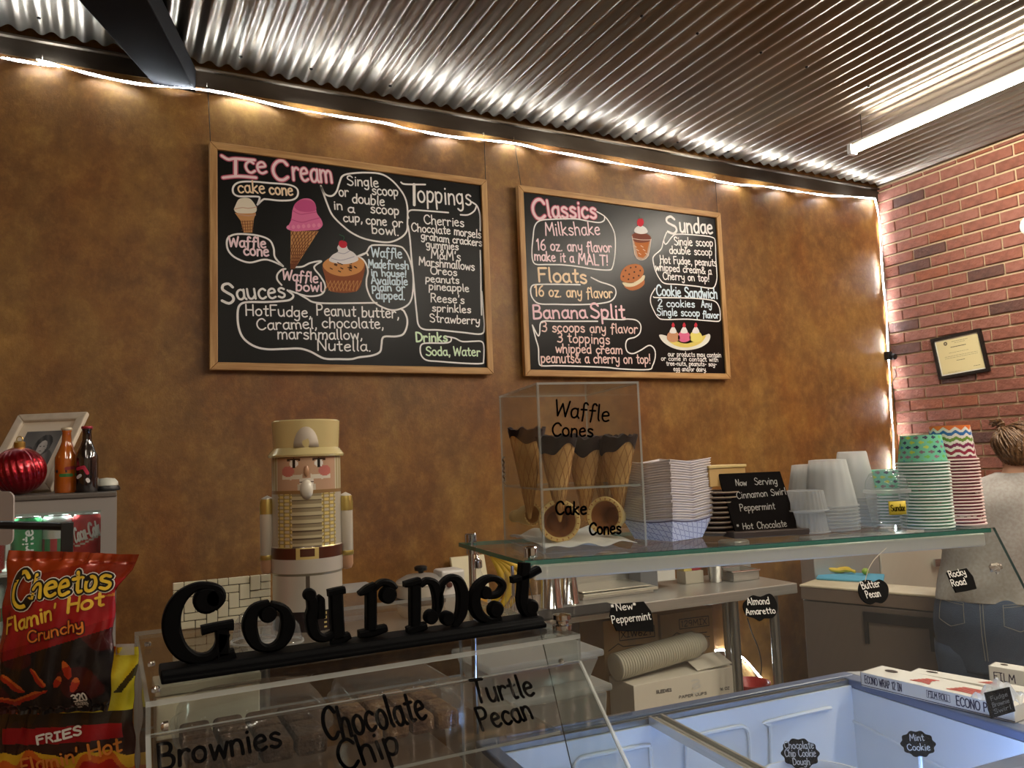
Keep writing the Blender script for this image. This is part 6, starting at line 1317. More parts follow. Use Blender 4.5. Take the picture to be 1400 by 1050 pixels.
# scalloped signs on sticks in the tubs
def sticksign(px, py, rpx, dist, lab, lines, zfoot):
    c_ = PD(px, py, dist); n_ = (CAMP-c_).normalized(); ex_ = Vector((RX[0], RY[0], RZ[0])); ex_ = (ex_-n_*ex_.dot(n_)).normalized(); ey_ = n_.cross(ex_); k = dist/F; mp = planemap(c_, ex_, ey_, n_); t = thing('flavour_sign', lab, 'sign', c_, 'black flavour signs')
    P = []
    for i in range(60): a = 2*PI*i/60; r_ = rpx*k*(1+.06*math.cos(a*10)); P.append(mp(r_*1.2*math.cos(a), r_*.92*math.sin(a)))
    MB().poly(P, n_, .003).build('plaque', tagb, t, smooth=False); mb = MB()
    for tx, x0, x1, y, h_ in lines: write(mb, tx, (x0*k, y*k), (x1*k, y*k), h_*k, 1.1*k, mp, .0045)
    mb.build('lettering', mat('dim_chalk_b', (176, 172, 166), .9), t, smooth=False, kind='stuff')
    MB().cyl(c_-ey_*rpx*k*.7-n_*.002, Vector((c_.x, c_.y, zfoot)), .0035, 8).build('stick', mat('clear_stick', (220, 224, 228), .2, alpha=.6), t)
sticksign(1094, 1030, 20, 1.52, 'scalloped black sign reading Chocolate Chip Cookie Dough in the freezer', [('Chocolate', -19, 19, 6, 9), ('Chip Cookie', -20, 20, -4, 9), ('Dough', -11, 11, -14, 8)], .86)
sticksign(1255, 1017, 17.5, 1.42, 'scalloped black sign on a stick at the freezer right side', [('Mint', -9, 9, 4, 8), ('Cookie', -14, 14, -8, 8)], .80)
# ================================================================== GREY COOLER AT THE LEFT WITH WHAT STANDS ON IT
YC = 2.117; xr = PY(160, 672, YC).x; ctz = PY(160, 672, YC).z; xl = xr-.62; grey = mat('cooler_grey', (150, 142, 134), .5)
t = thing('drink_cooler', 'grey upright drink cooler with a glass window full of cans at the left', 'cooler', ((xl+xr)/2, YC+.2, 0)); COOL = t
wx1 = PY(138, 700, YC).x; wz1 = PY(138, 697, YC).z; wx0 = xl+.05
mb = MB()
for (x0, x1, z0, z1) in ((xl, xr, 0.04, .35), (xl, wx0, .35, wz1), (wx1, xr, .35, wz1), (xl, xr, wz1, ctz-.012)): MB().box(x0, x1, YC, YC+.03, z0, z1).build('door_frame', grey, t, smooth=False)
MB().box(xl, xr, YC+.40, YC+.43, .04, ctz-.012).build('back_panel', grey, t, smooth=False)
for x in (xl, xr-.012): MB().box(x, x+.012, YC+.03, YC+.40, .04, ctz-.012).build('side_panel', grey, t, smooth=False)
MB().box(xl, xr, YC-.004, YC+.43, ctz-.012, ctz).build('top', mat('cooler_top', (96, 88, 80), .5), t, smooth=False, bevel=.003)
MB().box(xl+.02, xr-.02, YC+.02, YC+.4, 0, .04).build('plinth', blackp, t, smooth=False)
pane((glass_f, glass_fe), 'window_pane', t, [(wx0, YC+.012, .36), (wx1, YC+.012, .36), (wx1, YC+.012, wz1), (wx0, YC+.012, wz1)], (0, 1, 0), .003)
MB().box(wx0, wx1, YC+.06, YC+.20, wz1+.006, wz1+.014).build('cooler_lamp', mat('cooler_lamp_glow', (255, 255, 255), .5, emit=(236, 255, 246), es=3), t, smooth=False)
mb_ = [ctz-.176-.149*i for i in range(5)]
for z in mb_: MB().box(xl+.013, xr-.013, YC+.034, YC+.38, z-.006, z).build('wire_shelf', mat('shelf_white', (210, 208, 200), .5), t, smooth=False)
canm = print_mat('printed_can', .25, .5, coat=.3)
def can(x, y, z, kind, lab, grp='cans behind the cooler window'):
    r_, h_ = .033, .122; t = thing('drink_can', lab, 'can', (x, y, z), grp); face = math.atan2(-y, -x)
    def col(u, v):
        if kind == 'green': return (36, 160, 92) if not (.44 < u < .60 and v < .2) else (220, 226, 90)
        if kind == 'white': return (236, 238, 236) if abs(v-.45) > .13 else ((206, 50, 60) if (u*14) % 2 < 1 else (90, 160, 110))
        return (206, 34, 42) if not abs(v-.5-.08*math.sin(u*12)) < .02 else (238, 236, 234)
    def f(u, v): a = face+(u-.5)*2*PI; k = 1 if .04 < v < .93 else (.82 if v <= .04 else 1-(v-.93)*2.2); return Vector((x+r_*k*math.cos(a), y+r_*k*math.sin(a), z+h_*v))
    mb = MB(); mb.grid(f, 56, 28, col); mb.build('can_wall', canm, t)
    MB().lathe([(r_*.85, h_), (r_*.86, h_+.002), (r_*.8, h_+.002), (r_*.78, h_-.003), (0, h_-.003)], 28, o=(x, y, z)).build('can_top', chrome, t)
    mp = lambda u, v, off=0.0: Vector((x+(r_+.0006)*math.cos(face+u/r_), y+(r_+.0006)*math.sin(face+u/r_), z+v)); mb = MB()
    if kind == 'green': write(mb, 'Sprite', (.012, .012), (.012, .095), .022, .004, mp)
    if kind == 'red': write(mb, 'Coca-Cola', (-.027, .058), (.031, .075), .034, .0042, mp, slant=.3)
    if mb.v: mb.build('lettering', mat('can_white_print', (244, 242, 240), .4), t, smooth=False, kind='stuff')
    return t
zc = mb_[0]+.0008; xs = [PY(p, 740, YC+.09).x for p in (37, 78, 119)]
can(xs[0], YC+.085, zc, 'green', 'green can with white lettering behind the cooler window'); can(xs[1], YC+.095, zc, 'white', 'white can with a red and green band between the green and the red can'); can(xs[2], YC+.085, zc, 'red', 'red can with white script behind the cooler window')
can(xs[0]-.075, YC+.085, zc, 'red', 'red can left of the green can at the picture edge')
for i, x in enumerate((xs[0]-.075, xs[0], xs[1], xs[2])): can(x, YC+.085, mb_[1]+.0008, ('white', 'green', 'white', 'red')[i], ('white can at the left end of the second cooler shelf', 'green can on the second cooler shelf', 'white can third from the left on the second cooler shelf', 'red can on the second cooler shelf')[i])
# picture frame leaning on the cooler
fa = math.radians(31); e = Vector((math.cos(fa), -math.sin(fa), 0)); bk_ = Vector((math.sin(fa), math.cos(fa), 0))
br_ = PY(73, 650, YC+.16); W_, Hh = .195, .250; o = Vector((br_.x, br_.y, ctz+.001))-e*W_; up_ = (Vector((0, 0, 1))*.81+bk_*.59).normalized(); n_ = e.cross(up_); n_ = n_ if n_.y < 0 or n_.x < 0 else -n_
t = thing('photo_frame', 'white framed black and white photograph leaning back on the grey cooler', 'picture frame', o+e*W_/2); fm = planemap(o, e, up_, n_)
iv = mat('ivory_frame', (222, 208, 188), .5, noise=((200, 184, 160), 20, (1, 1, 1)))
f_ = .024
for pts in ([(0, 0), (W_, 0), (W_-f_, f_), (f_, f_)], [(W_, 0), (W_, Hh), (W_-f_, Hh-f_), (W_-f_, f_)], [(W_, Hh), (0, Hh), (f_, Hh-f_), (W_-f_, Hh-f_)], [(0, Hh), (0, 0), (f_, f_), (f_, Hh-f_)]): MB().poly([fm(u, v, 0) for u, v in pts], n_, .014).build('frame_rail', iv, t, smooth=False, bevel=.003)
MB().poly([fm(u, v, .001) for u, v in ((f_*.8, f_*.8), (W_-f_*.8, f_*.8), (W_-f_*.8, Hh-f_*.8), (f_*.8, Hh-f_*.8))], n_, .004).build('mat_border', mat('mat_card', (240, 226, 206), .8), t, smooth=False)
def photo(u, v):
    def el(cx, cy, a, b_): return ((u-cx)/a)**2+((v-cy)/b_)**2
    g = 150-50*v+14*math.sin(7*u+4*v)
    if v < .55 and el(.68, .12, .42, .46) < 1: g = 104+24*math.sin(22*u+9*v)
    if el(.62, .66, .23, .25) < 1: g = 62+22*math.sin(34*u+20*v)
    if el(.62, .60, .125, .17) < 1: g = 196-50*abs(u-.6)*4
    if abs(v-.63) < .012 and (abs(u-.57) < .025 or abs(u-.67) < .025): g = 66
    if el(.62, .52, .04, .012) < 1: g = 110
    if el(.24, .44, .21, .2) < 1: g = 60+18*math.sin(30*u)
    if el(.26, .38, .115, .14) < 1: g = 186-60*abs(u-.26)*3
    if abs(v-.40) < .012 and (abs(u-.22) < .022 or abs(u-.31) < .022): g = 66
    if v < .22 and u < .48 and el(.25, .0, .26, .24) < 1: g = 170
    g = max(20, min(235, g)); return (g, g*.97, g*.94)
mb = MB(); mb.grid(lambda u, v: fm(.047+(W_-.094)*u, .056+(Hh-.112)*v, .0058), 64, 84, photo); mb.build('photograph', print_mat('printed_photo', .35), t, smooth=False)
MB().slab(fm(W_*.35, Hh*.55, -.001), e*.05, bk_*.008, Vector((0, 0, -1))*(fm(W_*.35, Hh*.55, 0).z-ctz-.001)).build('easel_back', card, t, smooth=False)
# bottles
def bottle(px, yy, r_, h_, liquid, cap, lab, dec):
    p = PY(px, 670, yy); p.z = ctz+.001; t = thing('soda_bottle', lab, 'bottle', p, 'small soda bottles on the cooler')
    pr = [(0, 0), (r_*.92, 0), (r_, .006), (r_, h_*.48), (r_*.97, h_*.54), (r_*.62, h_*.68), (r_*.42, h_*.78), (r_*.38, h_*.93), (r_*.43, h_*.94), (r_*.43, h_*.96), (r_*.38, h_*.965)]
    MB().lathe(pr, 28, o=p).build('glass_bottle', mat('bottle_glass_'+cap[0], liquid, .06, spec=.8, coat=1.0), t, ang=60)
    MB().lathe([(r_*.46, h_*.955), (r_*.49, h_*.962), (r_*.49, h_*.985), (r_*.44, h_*.998), (0, h_)], 20, o=p).build('bottle_cap', mat('cap_'+cap[0], cap[1], .35, .3), t)
    face = math.atan2(-p.y, -p.x); R_ = r_+.0006; mp = lambda u, v, off=0.0: Vector((p.x+(R_+off)*math.cos(face+u/R_), p.y+(R_+off)*math.sin(face+u/R_), p.z+v))
    for nm, cl, pts in dec:
        mb = MB(); P = [Vector(q) for q in pts]; 
        for i in range(len(P)-1): ribbon(mb, [P[i], P[i].lerp(P[i+1], .5), P[i+1]], h_*.05, mp)
        mb.build(nm, mat('label_%d_%d_%d' % cl, cl, .5), t, smooth=False, kind='stuff')
bottle(90, YC+.10, .0255, .158, (196, 98, 22), ('pale', (206, 190, 160)), 'small bottle of orange soda on the grey cooler', [('dark_label', (40, 40, 30), [(-.022, .052), (.022, .054)]), ('green_label', (60, 120, 50), [(-.012, .042), (.012, .042)]), ('red_label', (150, 40, 40), [(0, .058), (.018, .06)])])
bottle(118, YC+.08, .0262, .160, (22, 14, 16), ('red', (150, 40, 56)), 'small dark cola bottle with red cap right of the orange one', [('red_label', (190, 40, 70), [(-.022, .056), (-.006, .060), (.002, .045)]), ('white_label', (226, 220, 216), [(-.02, .036), (-.014, .040)]), ('white_label', (226, 220, 216), [(.002, .030), (.004, .026)])])
# red ribbed ornament
p = PY(26, 642, YC+.07); R_ = .056; p.z = ctz+R_+.001; t = thing('ornament', 'large shiny red ribbed ball ornament with a gold cap on the cooler', 'ornament', p)
def orb(u, v):
    a = 2*PI*u; th_ = PI*v; k = 1+.028*math.cos(24*a+6*th_)*math.sin(th_); return p+Vector((R_*k*math.sin(th_)*math.cos(a), R_*k*math.sin(th_)*math.sin(a), -R_*math.cos(th_)))
mb = MB(); mb.grid(orb, 192, 40); mb.build('ball', mat('red_foil', (150, 10, 28), .2, .75, coat=.6, bump=.25, bscale=140), t, ang=80)
MB().lathe([(.011, -.004), (.012, 0), (.012, .012), (.008, .015), (0, .015)], 16, o=p+Vector((0, 0, R_-.001))).build('cap', mat('gold_metal', (196, 164, 90), .3, 1), t)
MB().tube([p+Vector((.006*math.cos(a), 0, R_+.018+.007*math.sin(a))) for a in [i*PI/6 for i in range(12)]], .0012, 5, closed=True).build('loop', mat('gold_metal', (0, 0, 0)), t)
# small white and black gadget
p = PY(146, 664, YC+.12); p.z = ctz+.001; t = thing('table_gadget', 'small rounded white device on a black base beside the cola bottle', 'device', p)
MB().lathe([(0, 0), (.030, 0), (.031, .004), (.028, .012), (0, .013)], 24, o=p).build('base', blackp, t); MB().lathe([(.026, .013), (.025, .022), (.018, .030), (0, .032)], 24, o=p).build('dome', mat('off_white', (206, 204, 188), .4), t)
# grey card panel, clip strip and bags, nearer the camera
q0, q1 = PD(-60, 672, 1.35), PD(19, 745, 1.35)
t = thing('grey_card', 'rounded grey card sign at the left picture edge', 'card sign', (q0.x, q0.y, q1.z)); a_ = PD(-60, 745, 1.35); ex_ = (q1-a_); hh_ = q0.z-a_.z
c2 = []; W2, H2 = ex_.length, hh_; en_ = ex_.normalized(); rr_c = .012
for cx_, cy_, a0 in ((W2-rr_c, rr_c, -PI/2), (W2-rr_c, H2-rr_c, 0), (rr_c, H2-rr_c, PI/2), (rr_c, rr_c, PI)):
    for i in range(5): a = a0+PI/2*i/4; c2.append(a_+en_*(cx_+rr_c*math.cos(a))+Vector((0, 0, cy_+rr_c*math.sin(a))))
MB().poly(c2, (en_.y, -en_.x, 0), .004).build('card', mat('warm_grey_card', (160, 148, 142), .5), t, smooth=False)
MB().cyl(a_+en_*.03+Vector((0, 0, .01)), Vector((a_.x+en_.x*.03, a_.y+en_.y*.03, .952)), .004, 8).build('stem', chrome, t)
t = thing('snack_rack', 'black wire snack rack arm holding the chip bags', 'rack', Vector((PD(91, 760, 1.0).x-.05, PD(91, 760, 1.0).y+.02, .951))); mb = MB()
h0, h1, h2 = PD(-60, 716, 1.02), PD(92, 720, 1.02), PD(91, 768, 1.0)
mb.tube([h0, h1], .0052, 8); mb.build('arm', blackp, t)
MB().box(h1.x-.007, h1.x+.007, h1.y-.006, h1.y+.006, h2.z-.004, h1.z+.006).build('hanger', blackp, t, smooth=False, bevel=.001)
MB().cyl((h0.x, h0.y, .951), (h0.x, h0.y, h0.z), .006, 10).build('post', blackp, t)
MB().lathe([(0, 0), (.05, 0), (.05, .006), (0, .008)], 24, o=(h0.x, h0.y, .951)).build('foot', blackp, t)
RIGHT = Vector((RX[0], RY[0], 0)).normalized()
def bag(name, lab, outline_l, outline_r, ytop, ybot, dist, puff, colf, mname, lean=0.0):
    """pillow bag: left and right edges as pixels against height, laid on an upright sheet facing the room"""
    def edge(tab, v):
        for (v0, x0), (v1, x1) in zip(tab, tab[1:]):
            if v <= v1: k = (v-v0)/(v1-v0); return x0+(x1-x0)*k
        return tab[-1][1]
    fw = Vector((RX[2], RY[2], 0)).normalized()   # towards the camera
    def pt(u, v, s):
        x = edge(outline_l, v)*(1-u)+edge(outline_r, v)*u; y = ytop(u)*(1-v)+ybot(u)*v; p = PD(x, y, dist+lean*v)
        k = (max(0, math.sin(PI*u))**.55)*(max(0, math.sin(PI*min(1, max(0, (v-.05)/.92))))**.5); k *= puff
        w_ = .0028*math.sin(u*9+v*23)*(1-k/puff)+.0016*math.sin(u*31+v*7)+(.002*math.sin(u*60) if v < .06 or v > .95 else 0)
        return p + fw*(s*k + w_*(1 if s > 0 else 1) + (.0004*s))
    t = thing(name, lab, 'snack bag', PD((edge(outline_l, .9)+edge(outline_r, .9))/2, ybot(.5), dist+lean))
    mb = MB(); mb.grid(lambda u, v: pt(u, v, 1), 130, 150, colf); mb.grid(lambda u, v: pt(1-u, v, -1), 24, 30, lambda u, v: (170, 60, 30)); mb.build('bag_film', print_mat(mname, .22, .25, coat=.7, bump=.35, bscale=26), t, ang=70)
    def px2uv(x, y):
        v = (y-ytop(.5))/(ybot(.5)-ytop(.5))
        for _ in range(6):
            xl_, xr__ = edge(outline_l, v), edge(outline_r, v); u = (x-xl_)/(xr__-xl_); v = (y-ytop(u))/(ybot(u)-ytop(u))
        return Vector((u, v))
    mapf = lambda x, y, off=0.0: pt(px2uv(x, -y).x, max(0, min(1, px2uv(x, -y).y)), 1)+fw*(.0012+off)
    return t, mapf
def bcol(u, v):
    if v < .05: return (170, 66, 30)
    d_ = v+.22*u
    if d_ < .20: return (166, 62, 24)
    if d_ < .46: return (150, 46, 24) if v < .34-.2*u else (176, 36, 40)
    if u > .9+.1*math.sin(20*v)*.3 and .04 < v < .26: return (206, 130, 56)
    if d_ < .62: return (172, 30, 38)
    if d_ < .68: return (150, 20, 28)
    k = math.sin(9*u+5*v)+math.sin(17*v-6*u+2)
    for cx_, cy_, ax_, ay_, an in ((.2, .80, .15, .035, .5), (.34, .88, .17, .03, -.35), (.16, .91, .12, .03, .2), (.68, .70, .035, .085, -.3), (.74, .80, .03, .07, .2), (.60, .78, .03, .06, .5), (.44, .76, .10, .03, .9)):
        du, dv = u-cx_, (v-cy_)*1.4; p_, q_ = du*math.cos(an)+dv*math.sin(an), -du*math.sin(an)+dv*math.cos(an)
        r_ = (p_/ax_)**2+(q_/ay_)**2
        if r_ < 1+.25*math.sin(40*p_+25*q_): return (226, 110, 44) if q_ < -.2*ay_ else (186, 50, 26)
    return (26, 22, 24) if k > -.6 else (70, 18, 20)
bg, bm = bag('snack_bag', 'orange-red bag of hot cheese snacks hanging on the black wire arm', [(0, 12), (.12, 11), (.35, 6), (.6, 0), (1, -8)], [(0, 190), (.10, 180), (.22, 160), (.5, 155), (.8, 152), (1, 148)], lambda u: 752+6*u, lambda u: 978-6*u, 1.0, .026, bcol, 'snack_film')
def bw(mb, text, a, b_, h_, w_, off=0, jit=.15, slant=.15): write(mb, text, (a[0], -a[1]), (b_[0], -b_[1]), h_, w_, bm, off, jit, slant)
for cl, w_, off in (((238, 234, 226), 13, .0), ((20, 16, 14), 10.5, .0006), ((240, 200, 60), 5, .0012)):
    mb = MB(); bw(mb, 'C', (32, 828), (56, 821), 44, w_*1.1, off); bw(mb, 'heetos', (58, 814), (157, 802), 30, w_*.9, off); mb.build('lettering', mat('bag_print_%d' % cl[0], cl, .4), bg, smooth=False, kind='stuff')
mb = MB(); bw(mb, "Flamin'", (21, 862), (95, 839), 19, 3.4, .0004); bw(mb, 'Hot', (106, 833), (149, 825), 19, 3.6, .0004); mb.build('lettering', mat('bag_yellow', (242, 196, 70), .4), bg, smooth=False, kind='stuff')
for cl, w_, off in (((50, 14, 12), 4.6, .0004), ((226, 130, 50), 2.2, .001)):
    mb = MB(); bw(mb, 'Crunchy', (58, 872), (127, 855), 15, w_, off); mb.build('lettering', mat('bag_crunch_%d' % cl[0], cl, .4), bg, smooth=False, kind='stuff')
mb = MB(); P = [(117+12*math.cos(a)*(1.0), -(958-16*math.sin(a))) for a in [i*PI/10 for i in range(20)]]
mb.add([bm(*p, .0006) for p in P], [tuple(range(20))]); mb.build('badge', mat('bag_black', (18, 14, 14), .4), bg, smooth=False)
mb = MB(); write(mb, '320', (109, -956), (127, -953), 11, 2.2, bm, .0014, 0); write(mb, 'CALORIES', (109, -962), (126, -960), 4, .9, bm, .0014, 0); write(mb, 'PER PACK', (110, -968), (125, -966), 4, .9, bm, .0014, 0); mb.build('lettering', mat('bag_white', (238, 234, 226), .4), bg, smooth=False, kind='stuff')
# second bag behind and below
def b2col(u, v):
    w_ = .05*math.sin(u*14)+.03*math.sin(u*33+1)
    if v < .42-.2*(1-u)*0: return (216, 204, 46) if not (u > .6 and .12 < v < .3 and math.sin(30*u+20*v) > .7) else (60, 60, 30)
    if v < .50: return (46, 40, 34)
    if v < .70+w_*.4: return (60, 34, 28) if not (.1 < u < .95 and abs(v-.60+.06*u) < .055) else (170, 24, 34)
    if v < .74+w_: return (240, 190, 50)
    if v < .79+w_: return (226, 110, 36)
    return (190, 34, 24)
bg2, bm2 = bag('snack_bag', 'yellow and red bag of fries snacks hanging below and behind the orange-red one', [(0, 20), (.3, -4), (1, -10)], [(0, 189), (.15, 188), (.4, 182), (.7, 184), (1, 186)], lambda u: 880+4*u, lambda u: 1085, 1.035, .022, b2col, 'snack_film')
bm = bm2
mb = MB(); bw(mb, 'FRIES', (64, 1010), (124, 996), 11, 3.0, .0004, 0, .1); mb.build('lettering', mat('bag_white', (0, 0, 0)), bg2, smooth=False, kind='stuff')
mb = MB(); bw(mb, "Flamin' Hot", (40, 1052), (172, 1022), 20, 3.2, .0004); mb.build('lettering', mat('bag_orange', (226, 140, 60), .4), bg2, smooth=False, kind='stuff')
q = PD(171, 887, 1.03); t = thing('hang_tab', 'clear plastic hang tab above the yellow bag', 'hang tab', q)
MB().slab(q-RIGHT*.012-Vector((0, 0, .008)), RIGHT*.024, Vector((0, .0008, 0)), (0, 0, .014)).build('tab', plast2, t, smooth=False)
# ================================================================== PERSON BEHIND THE FREEZER, SEEN FROM BEHIND
DP = 3.15; hip = PD(1352, 850, DP); fwd = Vector((hip.x, hip.y, 0)).normalized(); fwd = (Matrix.Rotation(-.12, 3, 'Z') @ fwd); rgt = Vector((fwd.y, -fwd.x, 0)); upv = Vector((0, 0, 1)); B0 = Vector((hip.x, hip.y, 0))
def W(x, y, z): return B0+rgt*x+fwd*y+upv*z     # x right, y forward (away), z up
t = thing('person', 'person seen from behind in a grey t-shirt and blue jeans, brown hair tied up', 'person', B0)
skin_m = mat('skin', (206, 156, 124), .55); shirt_m = mat('grey_shirt', (172, 168, 162), .9, noise=((160, 152, 144), 90, (1, 1, 1)), bump=.15, bscale=14, sheen=.2)
jean_m = mat('blue_denim', (50, 62, 84), .85, noise=((72, 86, 108), 5, (1, 1, 1)), bump=.3, bscale=260); hair_m = mat('brown_hair', (74, 50, 32), .45, noise=((132, 96, 58), 22, (6, 6, .6)), bump=.6, bscale=90)
hx = .160; hz = 1.452; hy = .06
nodes = [((0, 0, .86), .125, .10), ((.015, .0, 1.0), .10, .075), ((.045, .0, 1.14), .11, .075), ((.07, .0, 1.22), .085, .06), ((.12, .02, 1.335), .05, .05), ((.145, .045, 1.385), .05, .052), ((hx, hy, 1.445), .073, .088), ((hx, hy, 1.50), .062, .075),
         ((-.075, .0, 1.225), .036, .036), ((-.155, .06, 1.10), .040, .042), ((-.13, .26, 1.02), .032, .032), ((-.10, .36, 1.03), .022, .028),
         ((.215, .0, 1.225), .036, .036), ((.30, .06, 1.10), .040, .042), ((.29, .26, 1.02), .032, .032), ((.25, .36, 1.03), .022, .028),
         ((-.09, 0, .78), .085, .085), ((-.10, .01, .45), .058, .058), ((-.10, -.01, .10), .04, .04), ((-.10, .08, .04), .036, .03), ((-.10, .16, .03), .03, .024),
         ((.09, 0, .78), .085, .085), ((.10, .01, .45), .058, .058), ((.10, -.01, .10), .04, .04), ((.10, .08, .04), .036, .03), ((.10, .16, .03), .03, .024)]
edges = [(0, 1), (1, 2), (2, 3), (3, 4), (4, 5), (5, 6), (6, 7), (3, 8), (8, 9), (9, 10), (10, 11), (3, 12), (12, 13), (13, 14), (14, 15), (0, 16), (16, 17), (17, 18), (18, 19), (19, 20), (0, 21), (21, 22), (22, 23), (23, 24), (24, 25)]
hands = []
for s, base_i in ((-1, 11), (1, 15)):
    hb_ = Vector(nodes[base_i][0])
    for k in range(4):
        a = len(nodes); off = Vector(((k-1.5)*.019, .045, .0)); l_ = (.034, .040, .036, .028)[k]
        nodes += [(tuple(hb_+Vector(((k-1.5)*.014, .02, 0))), .010, .010), (tuple(hb_+off), .0095, .0095), (tuple(hb_+off+Vector((0, l_*.8, -.010))), .0085, .0085), (tuple(hb_+off+Vector((0, l_*1.1, -.030))), .007, .007)]
        edges += [(base_i, a), (a, a+1), (a+1, a+2), (a+2, a+3)]
    a = len(nodes); nodes += [(tuple(hb_+Vector((-s*.028, .005, -.004))), .011, .011), (tuple(hb_+Vector((-s*.044, .028, -.012))), .009, .009), (tuple(hb_+Vector((-s*.044, .052, -.022))), .008, .008)]; edges += [(base_i, a), (a, a+1), (a+1, a+2)]
me = bpy.data.meshes.new('body'); me.from_pydata([tuple(W(*n[0])-B0) for n in nodes], edges, []); bo = bpy.data.objects.new('body', me); C.objects.link(bo); bo.parent = t; me.materials.append(skin_m)
sk = bo.modifiers.new('skin', 'SKIN'); sk.use_smooth_shade = True; sb = bo.modifiers.new('sub', 'SUBSURF'); sb.levels = sb.render_levels = 1
if not me.skin_vertices: pass
for i, n in enumerate(nodes): me.skin_vertices[0].data[i].radius = (n[1], n[2])
me.skin_vertices[0].data[0].use_root = True
# face features (turned away): nose, ears, eyes
MB().ball(W(hx-.078, hy-.0, 1.455), .016, 10, (.5, .9, 1.4)).build('ear', skin_m, t); MB().ball(W(hx+.078, hy-.0, 1.455), .016, 10, (.5, .9, 1.4)).build('ear', skin_m, t); MB().ball(W(hx, hy+.092, 1.45), .013, 10, (.8, 1, 1.3)).build('nose', skin_m, t)
for s in (-1, 1): MB().ball(W(hx+s*.03, hy+.078, 1.468), .011, 10).build('eye', mat('eye_white', (230, 226, 220), .3), t)
MB().ball(W(hx, hy+.082, 1.415), .02, 10, (1.0, .4, .35)).build('mouth', mat('lips', (176, 96, 88), .5), t)
def loft(sec, nu, nv):
    """sections (centre x, y, z, half-width, half-depth, squareness) joined into a closed sleeve"""
    def S(u, v, off=0.0):
        k = v*(len(sec)-1); i = min(int(k), len(sec)-2); f = k-i
        g = lambda j: sec[max(0, min(len(sec)-1, j))]
        q = [.5*((2*g(i)[m])+(g(i+1)[m]-g(i-1)[m])*f+(2*g(i-1)[m]-5*g(i)[m]+4*g(i+1)[m]-g(i+2)[m])*f*f+(3*g(i)[m]-g(i-1)[m]-3*g(i+1)[m]+g(i+2)[m])*f**3) for m in range(6)]
        a = u*2*PI; c_, s_ = math.cos(a), math.sin(a); e = q[5]
        return W(q[0]+(q[3]+off)*math.copysign(abs(c_)**e, c_), q[1]+(q[4]+off)*math.copysign(abs(s_)**e, s_), q[2])
    return S
SH = loft([(.0, .0, .875, .182, .125, .85), (.005, .0, .93, .178, .122, .85), (.018, -.0, 1.02, .162, .112, .85), (.04, -.0, 1.14, .172, .112, .8), (.062, .0, 1.23, .180, .105, .8), (.078, .0, 1.29, .172, .085, .85), (.105, .01, 1.34, .110, .070, .95), (.13, .02, 1.372, .066, .062, 1)], 64, 40)
def shirt(u, v):
    p = SH(u, v); d_ = (p-SH(u, v, -.02)).normalized(); a = u*2*PI
    wv = .007*math.sin(9*v+2.2*math.sin(a*2))*math.exp(-((v-.25)/.22)**2)+.006*math.sin(a*7+v*5)*max(0, .35-v)/.35+.004*math.sin(14*v-3*a)
    return p+d_*wv
mb = MB(); mb.grid(shirt, 90, 60)
mb.build('shirt', shirt_m, t, solid=.004)
for s, pts in ((-1, [(-.085, .0, 1.272), (-.125, .012, 1.235), (-.150, .035, 1.17), (-.163, .055, 1.105)]), (1, [(.225, .0, 1.272), (.268, .012, 1.235), (.292, .035, 1.17), (.308, .055, 1.105)])):
    MB().tube(smoothline([W(*q_) for q_ in pts], 4), [.060]*3+[.060]*4+[.056]*3+[.054]*3, 16, caps=False).build('sleeve', shirt_m, t, solid=.003)
JN = loft([(0, 0, .60, .175, .10, .9), (0, -.005, .70, .192, .118, .85), (0, -.012, .78, .194, .130, .85), (0, -.008, .85, .185, .125, .85), (0, 0, .895, .168, .112, .85), (0, 0, .91, .164, .108, .85)], 64, 30)
mb = MB(); mb.grid(lambda u, v: JN(u, v), 72, 30)
for s in (-1, 1):
    mb.tube(smoothline([W(s*.095, 0, .70), W(s*.10, .01, .45), W(s*.10, 0, .25), W(s*.10, -.005, .07)], 4), [.105]*2+[.098]*3+[.075]*4+[.068]*4, 18, caps=False)
mb.build('jeans', jean_m, t, solid=.003)
stm = mat('denim_stitching', (150, 146, 136), .8); jm = lambda u, v, off=0.0: JN(u, v, .003+off)
mb = MB()
for pts in ([(.75, .12), (.75, .98)], [(.745, .12), (.745, .80)], [(.56, .86), (.66, .84), (.75, .76), (.84, .84), (.94, .86)], [(.56, .845), (.66, .825), (.75, .745), (.84, .825), (.94, .845)], [(.5, .955), (.75, .955), (1, .955)],
            [(.60, .74), (.70, .69), (.705, .45), (.66, .40), (.605, .46), (.60, .74)], [(.80, .69), (.90, .74), (.895, .46), (.84, .40), (.795, .45), (.80, .69)], [(.605, .70), (.70, .655)], [(.80, .655), (.895, .70)]):
    q_ = []
    for a_, b2 in zip(pts, pts[1:]):
        for i in range(8): q_.append(Vector(a_).lerp(Vector(b2), i/8))
    q_.append(Vector(pts[-1])); mb.tube([jm(*p) for p in q_], .0011, 4)
mb.build('stitching', stm, t, kind='stuff')
for u in (.58, .75, .92): 
    MB().add([jm(u-.008, .86, .002), jm(u+.008, .86, .002), jm(u+.008, .99, .003), jm(u-.008, .99, .003)], [(0, 1, 2, 3)]).build('belt_loop', jean_m, t, smooth=False, solid=.003)
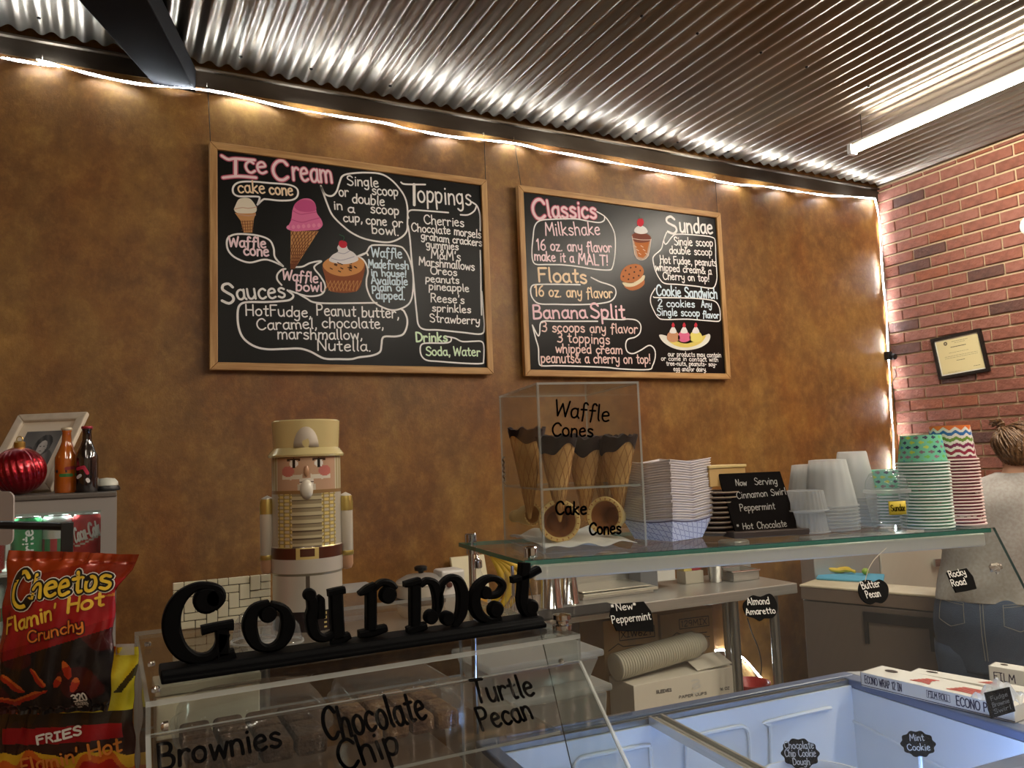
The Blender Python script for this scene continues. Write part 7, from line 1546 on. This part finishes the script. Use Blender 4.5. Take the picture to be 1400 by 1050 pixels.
# hair gathered up towards a tuft
hc = W(hx, hy-.012, 1.475)
mb = MB()
def hairf(u, v):
    a = u*2*PI; th_ = PI*(.0+.80*v); kx, ky, kz = .086, .104, .092
    r_ = 1+.022*math.sin(a*26+v*9)+.012*math.sin(a*41-v*13)
    back = -math.sin(a); low = 1.0
    x, y, z = kx*math.sin(th_)*math.cos(a), ky*math.sin(th_)*math.sin(a), kz*math.cos(th_)
    if y > .03 and z < .035: z = .035+(z-.035)*.1
    return hc+rgt*(x*r_)+fwd*(y*r_)+upv*(z*r_)
mb.grid(hairf, 110, 40); mb.build('hair', hair_m, t)
mb = MB(); rg = random.Random(8); tuft = W(hx-.050, hy-.02, 1.552)
for i in range(70):
    a = rg.uniform(PI*.85, PI*2.15); z = rg.uniform(-.055, .06); s_ = math.sqrt(max(0, 1-(z/.095)**2)); st0 = hc+rgt*(.088*s_*math.cos(a))+fwd*(.106*s_*math.sin(a))+upv*z
    mid_ = (st0+tuft)/2; mid_ = hc+(mid_-hc).normalized()*.103; mb.tube(smoothline([st0, mid_, tuft+Vector((rg.uniform(-.01, .01), rg.uniform(-.01, .01), rg.uniform(-.012, .0)))], 5), [.002]+[.0042]*8+[.003]*2, 5)
for i in range(26):
    e_ = tuft+rgt*rg.uniform(-.055, .0)+fwd*rg.uniform(-.03, .03)+upv*rg.uniform(.0, .045); m2 = (tuft+e_)/2+rgt*rg.uniform(-.015, .01)+upv*.012; mb.tube(smoothline([tuft, m2, e_], 4), [.0045]*5+[.003]*3+[.0012], 5)
mb.build('hair_locks', hair_m, t, kind='stuff')
for s in (-1, 1):
    mb = MB(); q_ = [W(s*.10, -.09+.03*i, .0) for i in range(9)]
    mb.hexa([W(s*.10-.045, -.07, .0), W(s*.10+.045, -.07, .0), W(s*.10+.04, .19, .0), W(s*.10-.04, .19, .0)], [W(s*.10-.038, -.06, .07), W(s*.10+.038, -.06, .07), W(s*.10+.03, .17, .045), W(s*.10-.03, .17, .045)]); mb.build('shoe', mat('black_shoe', (28, 26, 26), .5), t, bevel=.015)
